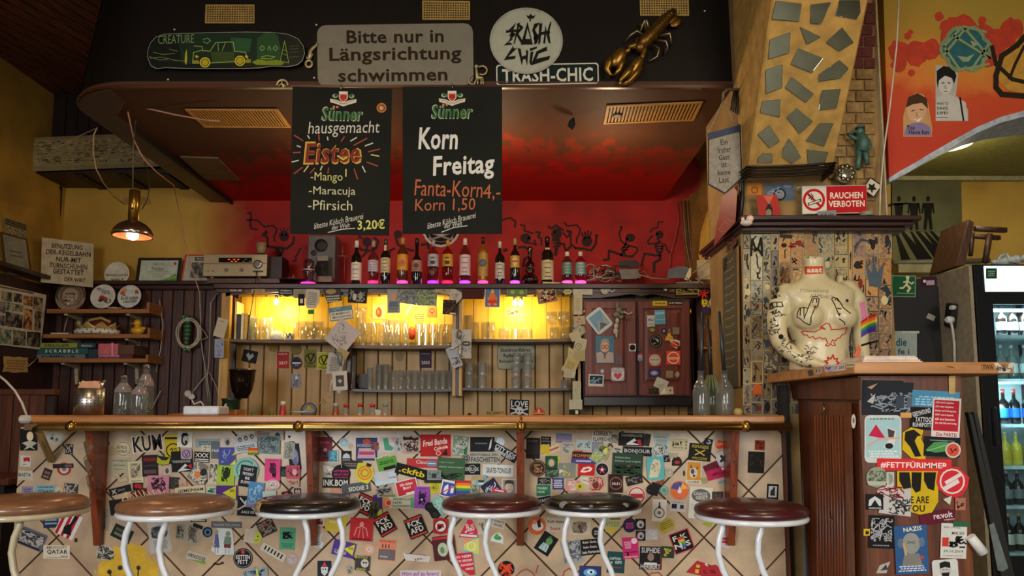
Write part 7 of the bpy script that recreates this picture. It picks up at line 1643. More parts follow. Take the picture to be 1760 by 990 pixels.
batch(HPn,660,480,3.96,'''
528 440 134 196 0 r a8a498 | S 10 10 110 120 12 2 5a5650;S 0 60 100 60 6 4 6a6470;L -20,-60,0,-20,20,-60 3 2a2826 | pale drawing sheet with scissors hung before it
478 530 90 150 -14 [-1,-.9,.6,-1,1,.9,-.6,1] 9ca0a4 | S 5 30 50 50 10 6 5a5248 | grey curled sheet at the foot of the middle divider cluster
1320 170 60 140 0 r a89e80 | W 0 0 36 90 6 8a8064 | top paper strip of the right paper column
1330 280 80 60 -4 r a08c6c | S 0 0 40 30 6 3 7a4a34 | pinkish brown scrap on the right paper column
1310 318 40 26 14 r 8a98a4 | | small bluish card on the right paper column
1330 350 90 80 -30 [-1,-.6,.3,-1,1,-.2,.7,.8,-.5,1] 8c8468 | O 5 0 20 5 b0a888 | torn round-marked scrap on the right paper column
1300 385 70 60 -25 r a89c78 | | tilted cream slip on the right paper column
1335 450 80 100 12 o a8a080 | O -10 10 20 5 6a6248;C -10 10 8 8a8060 | beige disc-shaped scrap on the right paper column
1280 520 84 100 18 [-1,-1,.8,-.7,1,.8,-.4,1] b0a070 | L -20,-20,20,20 3 7a6a40 | folded yellowish page on the right paper column
1330 520 80 74 0 r 9c8e62 | | square tan card on the right paper column
1268 590 90 110 25 j a8965c | W 0 0 60 60 5 7a6c40 | crumpled ochre bill on the right paper column
1262 640 80 60 8 j a49a7c | O 30 0 10 3 c8c4b0 | grey-tan crumple with a ring pull on the right paper column
1312 758 58 130 0 r a8a080 | S 0 0 40 100 6 1.4 8a8264 | plain cream sheet low on the right paper column
1305 852 90 66 0 r b0a88c | | blank cream card near the bottom of the right paper column
1300 905 80 32 0 r 1c1a18 | R 12 0 18 26 c8c4b0 | dark card with a white edge at the bottom of the right paper column
''','paper','paper',.001)
sc_=root('scissors',P(792,580,YS-.08),'white-bladed scissors hanging on the middle divider','scissors')
q_=lambda x,y,o=.085:P(660+x/3.96,480+y/3.96,YS-o)
part('blade',MB().tube([q_(520,440),q_(516,500),q_(524,545)],[.007,.009,.002],M('b8b4ac',.3,.5),6),sc_)
part('blade',MB().tube([q_(516,440),q_(470,470),q_(440,480)],[.006,.006,.002],M('b8b4ac',.3,.5),6),sc_)
part('handle',MB().tube([q_(512+14*math.cos(t*.6),375+30*math.sin(t*.6))for t in range(11)],.004,M('15130f',.4),6),sc_);part('handle',MB().tube([q_(560+26*math.cos(t*.6),436+12*math.sin(t*.6))for t in range(11)],.004,M('15130f',.4),6),sc_)
one('hanging_string',MB().tube([P(x,y,YS-.04)for x,y in((437,498),(432,530),(427,560),(424,584))],.003,M('3a2a14',.6),6),'dark string hanging from the valance in front of the books','string')
one('string_loop',MB().tube([P(360+x/3.96,480+y/3.96,YS-.075)for x,y in((850,480),(870,500),(890,500),(900,530),(895,590),(880,570),(872,520),(850,500))],.004,M('5a6470',.6),6),'loop of blue grey cord on the left paper cluster','string')
one('bone_string',MB().tube([P(360+x/3.96,480+y/3.96,YS-.05)for x,y in((832,680),(824,730),(818,790),(820,810))],.006,M('a8a088',.6),6),'pale knotted string below the left paper cluster','string')
KP=PlY(YK-.0125)
batch(KP,960,470,3.81,'''
266 310 124 148 -38 o b4b4ac | R 0 0 96 110 6a8c9c;P -40,50,-10,-10,20,20,44,-30,46,50 8c9494;P -30,50,0,10,30,50 5a5648 | tilted white-bordered photo of a mountain on the left door
303 500 120 176 0 r 4a6e7c | E 0 -20 30 36 c89878;P -34,-40,-20,-66,0,-74,24,-66,34,-40,20,-52,-20,-52 8c8a80;O -14 -20 11 4 1c1814;O 14 -20 11 4 1c1814;P -50,84,-56,20,-24,12,0,40,24,12,56,20,58,84 a8988c;P -8,20,8,20,4,60,-4,60 7a4a44 | portrait print of a person with thick glasses on the left door
396 563 44 58 0 r 6a5a5c | S 0 0 30 40 6 3 4a4044 | small worn greyish sticker beside the portrait
388 660 88 88 0 o a89ca0 | C 0 0 42 c8c4b8;P 0,36,-28,8,-24,-6,-10,-10,0,0,10,-10,24,-6,28,8 c04a58;T DIE 0 -36 24 8 2a2422;T OMAS_FÜR 0 -26 56 8 2a2422;T FICKEREI 0 -15 60 8 2a2422 | white round sticker with a red heart on the left door
286 640 30 34 0 c 7a8484 | C 0 0 8 c8ccc8 | small round grey green sticker above the instant photo
246 700 100 78 2 r bcb8ac | R 0 -4 84 52 1c2830;S 0 -4 70 44 8 6 7aa0ac | instant photo with blue black picture on the left door
484 485 46 50 0 r b8b0a8 | C 0 0 19 181412 | white square sticker with a black disc between the doors
534 550 30 46 0 [-1,-.4,-.6,-.9,.6,-.9,1,-.4,1,.6,.4,1,-.6,1,-1,.6] d07a8c | R 0 12 26 18 4a94a0 | tiny pink and teal ice cream sticker between the doors
663 196 94 32 0 r b8a020 | W 0 0 80 16 1 5a4c10 | yellow strip sticker at the top of the right door
767 194 96 24 0 r 1c1a16 | T IN_MY_WHICH 0 0 84 12 c8c4b4 | black strip sticker with white letters at the top of the right door
664 286 70 94 -4 r 5a94a4 | R 0 -26 60 16 8ab4bc;L -30,14,30,18 4 8ab4bc | teal blue wave card on the right door
605 312 50 76 0 r b4b0a4 | T BU 0 -8 34 16 3a3a38;W 0 20 40 8 1 5a5650 | white card with two dark capitals on the right door
614 366 46 42 0 c 3a5a30 | P -20,0,0,-10,20,4,0,18 a87830 | round green and brown sticker under the white card
690 376 36 36 0 c 2c3440 | C 0 0 8 8a9ab0 | round night-blue sticker in the middle of the right door
725 400 56 78 0 [-1,1,-.9,.5,-.4,.1,-.3,-.6,0,-1,.3,-.6,.4,.1,.9,.5,1,1] c8983c | E 0 -18 10 12 8a5a1c;L -20,20,20,20 3 8a5a1c | yellow seated buddha sticker on the right door
769 376 44 46 0 r 7a6e50 | | plain khaki square sticker on the right door
637 442 84 84 0 c 15140f | O 0 0 34 3 8c8878;S 0 0 40 40 8 3 a8a498;R 0 34 30 8 4a5a34 | round black emblem sticker on the right door
762 462 70 60 5 [-1,-.6,0,-1,.8,-.8,1,.2,.4,1,-.4,.6] c8c0a8 | E -8 0 22 20 c8402c;E 14 4 18 18 a8301c;L -20,-10,20,10 3 e8d8c0 | fruit-shaped red and white sticker on the right door
631 567 84 84 0 o a8382c | C 0 0 38 c0b498;O 0 0 30 3 8a7a5c;T MUSSCHEN 0 -2 50 10 5a4630 | red square sticker with a cream disc on the right door
752 552 92 90 0 r d84824 | C 0 0 40 e0c8b0;C 0 0 34 d84824;R 0 4 60 14 e0c8b0;T TITANIC 0 4 50 10 8c2c1c | bright orange sticker with a round logo on the right door
627 652 76 54 0 r 3a3050 | E 0 0 26 16 8c88a8;E 0 0 10 6 c8c4d8 | violet galaxy sticker on the right door
727 660 48 46 0 r 8c7a58 | | square tan sticker low on the right door
778 660 32 36 0 [-1,.3,-.5,-.8,.4,-1,1,0,.5,1,-.5,1] a8906c | | rounded beige sticker low on the right door
672 722 84 66 24 r c4bca0 | P -30,20,20,-10,24,26 a8a894 | tilted cream card at the bottom of the right door
706 768 92 50 -4 r c4b48c | P -40,16,-10,-20,0,18 e0dcc8;C 26 0 6 2a2418 | yellowish card tucked under the tilted one
622 770 60 34 2 r 2a2a1c | S 0 0 40 16 6 2 6a6a4c | dark small sticker at the bottom of the right door
''')
orn=MB();
for(x,y,rx,rz)in((385,215,.012,.03),(395,240,.022,.02),(420,255,.02,.012),(380,270,.024,.018),(410,285,.018,.014),(385,310,.014,.02),(378,345,.016,.02),(375,380,.018,.022),(380,405,.008,.018)):
 orn.ell(P(960+x/3.81,470+y/3.81,YK-.04),rx,.01,rz,M('6a6450' if y<290 else 'a49c80',.7),8,6)
orn.tube([P(960+x/3.81,470+y/3.81,YK-.05)for x,y in((430,250),(455,268),(478,258),(483,250))],.005,M('a8a090',.5),6).tube([P(960+x/3.81,470+y/3.81,YK-.045)for x,y in((440,275),(462,308))],.004,M('7a4a30',.5),6)
one('dried_bouquet',orn,'hanging dried bouquet ornament at the top of the left door','ornament')
NPn=PlY(YN-.02)
batch(NPn,960,470,3.81,'''
1020 170 80 120 16 [-.9,1,-.5,-.6,.2,-1,1,0,.9,1] b89a5c | S 0 0 60 80 12 3 c84a30;S 0 0 60 80 8 3 e0d090 | patterned triangular paper flower on the corner shelf
955 195 44 60 10 [-1,-.8,1,-.8,.8,.2,0,1,-.8,.2] d8b820 | C 0 -8 6 2a2410;L -12,8,12,8 3 2a2410 | yellow paper mask on the corner shelf
965 240 50 40 0 r 3a2a5a | | dark violet scrap below the yellow mask
''','paper_decoration','decoration')
mb=MB()
for a_ in range(6):c_=P(960+947/3.81,470+135/3.81,YN-.04);mb.tube([c_,c_+Vector((.038*math.cos(a_*1.05+.3),-.01,.034*math.sin(a_*1.05+.3)))],[.008,.005],M('c8201a',.6),6)
one('red_bow',mb,'red star-shaped bow on the corner shelf','decoration')
# stickers on the bar front (zoomed coordinates of the photograph)
FB=PlY(YBAR)
sp=MB();rd=random.Random(4)
for i,(x,y,r_)in enumerate(((215,985,44),(205,968,30),(240,985,34),(190,990,26),(222,955,24),(250,995,24),(178,975,10),(262,975,12),(200,948,10),(238,950,14))):blob(sp,FB,x,y,r_,M('d0a818',.6),.0005+i*2e-5,26,.16,i)
for k in range(90):
 a=rd.uniform(0,6.28);q=rd.gauss(48,7);blob(sp,FB,218+q*1.05*math.cos(a),982+q*.8*math.sin(a),rd.uniform(.8,2.2),M('d0a818',.6),.0005,6,.2,k)
o_=part('spray_paint',sp,bar,'yellow sprayed smiley blot')
for x,y,r_ in((206.5,976,4.6),(238,976,4.2),(188,983,4.4)):
 sp=MB();blob(sp,FB,x,y,r_,M('0d0c0c',.5),.0009,12,.12)
 if x!=206.5:sp.fline(FB,[(x,y),(x-1 if x>200 else x+4,y+13)],2,.001,'k')
 part('spray_paint',sp,bar,'black sprayed dot on the yellow blot')
for i,(lab,ls)in enumerate((('faded red painted loop letter left of centre',((886,992,895,982,905,978,915,984,920,992),(921,985,925,972))),('faded red painted arc in the middle',((967,992,970,982,978,977,986,982),)),('faded red painted arc at the right',((1112,992,1120,985,1132,984,1140,992),)))):
 sp=MB()
 for l_ in ls:sp.fline(FB,list(zip(l_[::2],l_[1::2])),2.4,.0006,'a05048')
 part('paint_mark',sp,bar,lab)
batch(FB,0,700,3.414,'''
168 190 104 128 0 r 161614 | E 8 -20 20 28 d8c8a0;P -40,20,8,4,50,20,20,40,40,60,8,46,-30,62,-10,38 b0ac9c | black sticker with an egg and wings in the top left corner of the bar
320 180 94 68 8 r b0aca0 | C -14 4 10 3a3836;C 14 6 9 5a5854;S 0 0 60 40 8 2 5a5854 | grey photo sticker with two wheels near the left rail end
150 316 62 66 3 r c4bfb4 | P -14,-20,24,-24,26,4,6,-2,-10,6 b02028;R -6 20 20 3 5a5650 | white sticker with a red shape at the left bar edge
150 400 82 56 2 r c0b8a8 | T BASTA -4 -4 72 22 2a2826;R 0 20 60 6 a8a090 | white sticker with bold grey capitals at the left bar edge
275 392 52 64 20 r 3a2624 | R 0 -8 34 16 7a5a50;R 0 16 34 10 8c7468 | dark brown tilted photo sticker at the left
376 362 84 76 0 c a8382c | C 0 0 26 d0c4b0;C 0 0 14 6a7488 | round red target sticker left of the first bracket
370 344 122 26 -2 r 2c2220 | R 30 0 40 14 6a5450 | dark strip across the round target sticker
406 246 46 60 4 r 2a2826 | S 0 0 36 50 10 4 b0aca4 | black scribble sticker beside the first bracket
160 488 66 48 0 r 8a7ca0 | W 0 0 50 26 2 5a4c70 | lilac sticker above the first stool
265 482 124 50 0 r 7ca4b0 | T TÜNNES 4 12 96 24 1e2a30;W 0 -14 100 12 1 3a5058 | light blue sticker with dark capitals above the first stool
346 486 46 50 0 [-1,1,-1,-.2,0,-1,1,-.2,1,1] b8b094 | R 0 10 20 12 8a7c5c | cream house-shaped sticker above the first stool
416 486 84 78 5 r 3c3a38 | S 0 0 76 70 22 4 b8b4a8 | black floral sticker beside the first bracket
298 672 90 70 -3 r 20344c | R 0 -10 70 10 8a9cb0;R 0 10 70 10 8a9cb0 | dark blue box sticker under the first stool
402 690 118 150 26 r d8d0cc | R -45 0 18 150 b01c2c;R -9 0 18 150 b01c2c;R 27 0 18 150 b01c2c;P 10,-70,34,-60,20,0,40,50,-10,60,-20,20,6,-10 161412 | red and white striped sticker with a black figure, tilted
178 770 178 108 22 r 5c6470 | R 0 -6 164 70 3c4048;S 0 0 150 60 26 8 b0a8a4;R 0 44 150 10 1c2024 | tilted photo sticker of a crowd under the first stool
332 850 156 80 1 r d0c8b4 | T #BOYCOTT 0 -26 120 16 1c1a18;T QATAR 4 0 120 30 1c1a18;T 2022 44 26 44 13 1c1a18;L -60,32,20,32 2 1c1a18 | cream sticker with a boycott slogan, low at the left
445 780 18 26 10 c 3a2418 | | tiny brown oval sticker left of the first bracket foot
''')
B_ROWS='''
98 118 48 50 0 c b8b4ac | E 0 2 14 18 5a3a30;E 0 -2 10 12 a87860 | tiny round portrait sticker right of the first bracket
198 158 96 104 0 c c0b494 | O 0 0 44 3 4a4436;T BETRUG -8 -10 60 20 3a362c;T WORLDS -6 16 60 18 3a362c | round cream sticker with hand lettering
95 180 140 74 -6 [-1,.8,-.7,0,-.2,-.8,.5,-.9,1,0,.6,.6,-.4,.7] a8946c | P -60,30,-20,10,0,24 5a4630 | peeling shell-shaped tan sticker
176 265 134 100 2 r a8a084 | T AUTONOME_OST 0 -30 100 10 4a4636;W 0 0 90 12 1 6a6450;W -6 26 70 8 1 6a6450 | beige sticker with small lines of print
278 310 100 146 -4 r c8bc9c | B 2 8a8064;R 0 -10 72 100 b4a888;S 0 -10 60 90 26 2.4 2c2a24;T symposium 0 58 70 12 3a362c | cream playing card sticker with a maze drawing
372 268 104 140 -2 r 221c1c | R 0 -40 80 22 7a1c24;R 0 0 84 12 3c3434;R 0 40 80 26 5a4444 | black sticker with dark red bars
510 100 90 70 0 r c8b424 | R 0 -12 80 14 1c1a14 | yellow sticker under the shouting face
524 158 110 120 0 r b8a41c | O 0 10 44 8 1c1a10;S 0 16 40 40 8 4 1c1a10 | yellow sticker with a large black ring
600 96 98 104 3 r d0ccc0 | E 0 6 24 36 2a2826;E 4 2 17 26 b8b0a4;E 8 16 8 12 1a1816;P -28,-14,-16,-42,12,-44,28,-22,8,-26 1a1816 | white sticker with a shouting face
178 345 110 60 14 [-1,-.2,-.4,-.6,0,0,.5,-.8,1,.2,.2,1] b0a488 | L -40,0,0,10,30,-14 4 7a6c50 | worn seagull-shaped sticker
178 428 146 46 -14 r 1a1918 | L -54,-10,-30,14 6 b8b4ac;L -30,-12,-54,12 6 b8b4ac;T SPACE 6 0 46 12 8c8880 | black sticker with a white cross
292 404 66 50 0 r 1c1816 | E -6 -4 18 14 a8202c;E 14 0 14 16 a8202c | black sticker with two red roses
302 452 106 56 -14 r 4c1814 | | dark red folded sticker at the second stool
428 398 140 134 -1 r b8788c | S 0 -4 90 90 22 7 3c2030;R 40 52 28 8 6a3a4c | pink sticker with a dark tree drawing
458 232 104 70 6 [-1,-.8,1,-.6,.9,.6,0,1,-.9,.8] 20221a | P -40,20,-40,-20,-10,0,20,0,44,-24,40,20,10,30,-20,30 a8a828 | olive yellow horned beast sticker
484 302 42 50 0 r b0aca4 | E 0 0 12 18 5a4a44 | tiny portrait sticker under the black label
582 240 140 136 -3 r 151413 | T TANNENURIE -4 0 120 18 a8a49c;P -30,60,20,16,34,30,6,46,60,56,-30,66 d0ccc4;P 30,30,60,20,64,52 b8202c | black sticker with a white and red bolt shape
610 190 72 70 0 o a890a0 | O 0 0 24 5 4a2440;L -12,-10,0,14,14,-14 5 4a2440 | lilac sticker with a circled V
355 122 200 112 -7 r d0c8bc | R 0 0 196 108 b8a488;T KUM 0 0 198 116 d4ccc0;T KUM 0 0 188 104 14120f | large black outlined letters sticker near the rail
712 212 102 70 3 r 131211 | T XXX 0 -12 88 28 d0ccc4;R 0 14 90 6 d0ccc4;R 0 26 90 6 d0ccc4 | black sticker with three white crosses
750 120 164 56 -2 r 8c9c9c | W 0 0 140 30 2 4a5c64 | pale blue sticker with faint capitals
800 168 56 110 0 r 5c6468 | T Hell 0 0 44 18 c8ccd0 | grey sticker with white script
740 152 60 36 0 r c8c0ac | S 0 0 40 30 8 3 3a3834 | small white scribble sticker
700 320 120 130 34 r 7a7468 | S 0 0 100 110 20 9 c4bcb0;E -10 14 22 22 c87a34;E 14 -20 22 26 2a2826 | tilted collage photo with an orange spot
530 382 66 78 4 r 2a2a24 | S 0 0 50 60 10 3 5a5a48 | dark green sticker beside the pink tree
586 388 50 60 -4 r b89888 | S 0 0 30 40 6 2 8a6a5c | faded pinkish sticker
792 320 76 140 4 r c0b8a4 | S 0 0 60 120 24 3 3a3834 | tall white sticker with dense black doodles
868 326 116 140 4 r 9cb83c | S 0 0 50 90 22 6 1a2a18;E 0 0 20 30 1c2c1a;W 0 -60 70 8 1 3a4a20 | bright green sticker with a dark hanging figure
635 434 196 62 -6 r c8c0a0 | T GEMEINSAM 4 -6 166 20 26241e;S 30 22 120 16 12 3 4a4638 | long cream sticker with spaced capitals
772 430 64 50 0 r b8bcb0 | S 0 0 50 24 10 7 1c7a5c | white sticker with green map shape
876 206 110 116 0 r 4a4c94 | P 20,56,56,20,56,56 e0d040;S -10 0 60 80 8 4 8ab0c8 | indigo sticker with a pale edge
876 446 140 96 0 r 4a2c78 | P -30,0,58,-46,58,46 c0bc28;S -20 34 60 20 8 4 b8b0c0;T NION 34 -14 30 20 1c1a14 | violet sticker with a yellow triangle, left one
960 160 116 66 -10 [-1,1,.1,-1,1,.6] b8b834 | S 0 10 50 30 8 3 2c2c14 | yellow triangular sticker
880 112 44 56 0 c a8b4b8 | E 0 4 14 18 5a4038 | small round portrait sticker with blue rim
1000 92 150 56 -10 r b0b8b8 | E -40 0 13 16 3a3030;E 0 -4 13 16 3a3030;E 40 -8 13 16 3a3030;E -40 2 8 10 b08c74;E 0 -2 8 10 b08c74;E 40 -6 8 10 b08c74 | pale banner sticker with three portraits
1000 150 150 60 -8 r b8bcbc | W 0 0 130 36 3 3c4a54 | white slogan sticker under the three portraits
1045 175 66 46 0 r b04030 | R 0 -15 66 12 d8482c;R 0 0 66 12 d8a82c;R 0 14 66 14 5a8a4c | small rainbow flag sticker at the left
1000 296 166 166 0 c 8ab8ac | O 0 0 60 10 4a8478;S 0 0 100 100 14 5 c0d8cc | large round pale green sticker
1012 338 110 142 10 r 1c1e24 | T DON´T -2 -46 64 20 d0d0d0;T WORRY 0 -16 76 20 d0d0d0;T BE 0 12 30 18 d0d0d0;T SUFFER 0 40 80 20 d0d0d0 | dark sticker with a white grotesque motto
1010 532 132 130 3 r 1a1a1a | E 0 -18 22 22 c8c4bc;L -50,-50,-16,-14 9 c8c4bc;L -60,26,-22,0,22,0,56,30 10 b8b4ac;T AALE_GS 4 40 86 17 c8c4bc | black skull sticker with wings and pale capitals
1060 460 100 170 8 r 4a84b8 | S 0 0 80 130 16 5 a0c4dc;R 0 70 90 10 c86080 | sky blue sticker with white strokes
900 560 74 80 0 r b09c84 | S 0 0 50 60 8 4 7a4a38 | tan sticker with brown letters right of the second stool
62 620 92 142 6 r 8c8474 | P -20,60,-14,0,-34,-30,-10,-54,14,-50,16,0,24,60 2c2c2a;S 0 -20 70 60 8 5 5a584e | grey photo sticker of a standing person
190 712 140 96 26 r 1e2418 | B 3 a8a890;R 0 -14 100 20 4c5444;R 0 16 100 18 6a7058 | dark green framed sticker, tilted
84 838 124 104 8 [-.9,-.3,-.5,-1,.4,-.8,1,-.2,.7,.8,-.2,1,-1,.5] b8b4a8 | S 0 0 100 80 40 4 35332f | tangled black and white lettering sticker above the yellow blot
178 536 140 100 -8 r 14140f | T SOLIDARITY 10 0 80 7 a8a488 | plain black rectangular sticker left of the second stool
436 734 144 206 -6 r b8b8b4 | E 0 -30 56 44 6a6c70;S 0 -30 100 70 26 4 2c2e32;W 0 50 100 60 5 7a7a78 | large grey poster sticker under the second stool
570 700 54 96 4 r 8c8c84 | S 0 0 40 70 12 6 4a4c48 | small grey rock-face sticker
650 712 96 140 4 r a09c90 | E -4 0 24 40 6a645a;S 0 0 70 110 14 4 4a463e | translucent sticker with a bust drawing
690 620 106 34 0 r 191817 | R 0 8 86 8 b8b4ac | black strip right under the second stool
686 664 66 24 20 r 1e1d1c | | small dark flag-shaped sticker
748 702 66 68 0 c 1c2c48 | O 2 2 18 7 5a8cb0;C 0 0 8 131c2c | round dark blue swirl sticker
872 654 200 42 1 r 5c6064 | T TRINKEN_FÜR_LINDEN 0 0 176 18 9ca0a4 | grey strip sticker with faint capitals
846 766 160 176 3 [-.9,.7,-.7,-.2,-.5,-1,.7,-1,.9,-.3,1,.9,-.4,1] c4ccd0 | P -50,-50,-30,-50,-16,40,-56,40 5a5a94;E -40 -62 12 16 8c9880;L -44,40,-46,76 3 3a3a34;L -26,40,-26,76 3 3a3a34;E 34 -54 16 18 7a8a7c;P 14,-36,54,-36,60,16,8,16 6a8070;R 34 26 44 24 6a3038;L 24,38,24,74 3 3a3a34;L 46,38,46,74 3 3a3a34;E -62 22 16 12 a89868 | white cut-out sticker of two dressed animals
678 870 136 56 18 r b8b8ac | T HRNOOSR 0 -4 120 26 2a2a26;P -60,26,66,6,66,26 7a9a30 | jagged white graffiti word sticker
818 905 80 30 -4 [-1,.2,-.3,-.6,.2,.2,.8,-.6,1,.4,0,1] 2a2624 | O 0 -4 8 3 c89048 | thin dark curled sticker on the tiles
980 874 126 132 0 c 121315 | O 0 0 57 3 8c9094;C 0 -40 12 c03a3c;T KETTEN 0 -8 92 28 d0d0d0;T FETT 0 24 66 28 d0d0d0 | round black sticker with white block capitals
1026 972 90 56 -20 r 8c94a4 | S 0 0 76 44 14 5 4a7a84;R -10 10 20 20 c8cc3c | grey and yellow photo sticker at the bottom edge
1050 724 84 100 0 [-1,0,-.6,-.9,.2,-1,1,0,.3,1,-.6,.9] b8b8a0 | E -4 -6 24 30 a0b43c;S 0 0 40 40 6 3 3a4a20 | yellow-green peeling sticker
'''
batch(FB,160,730,3.807,B_ROWS)
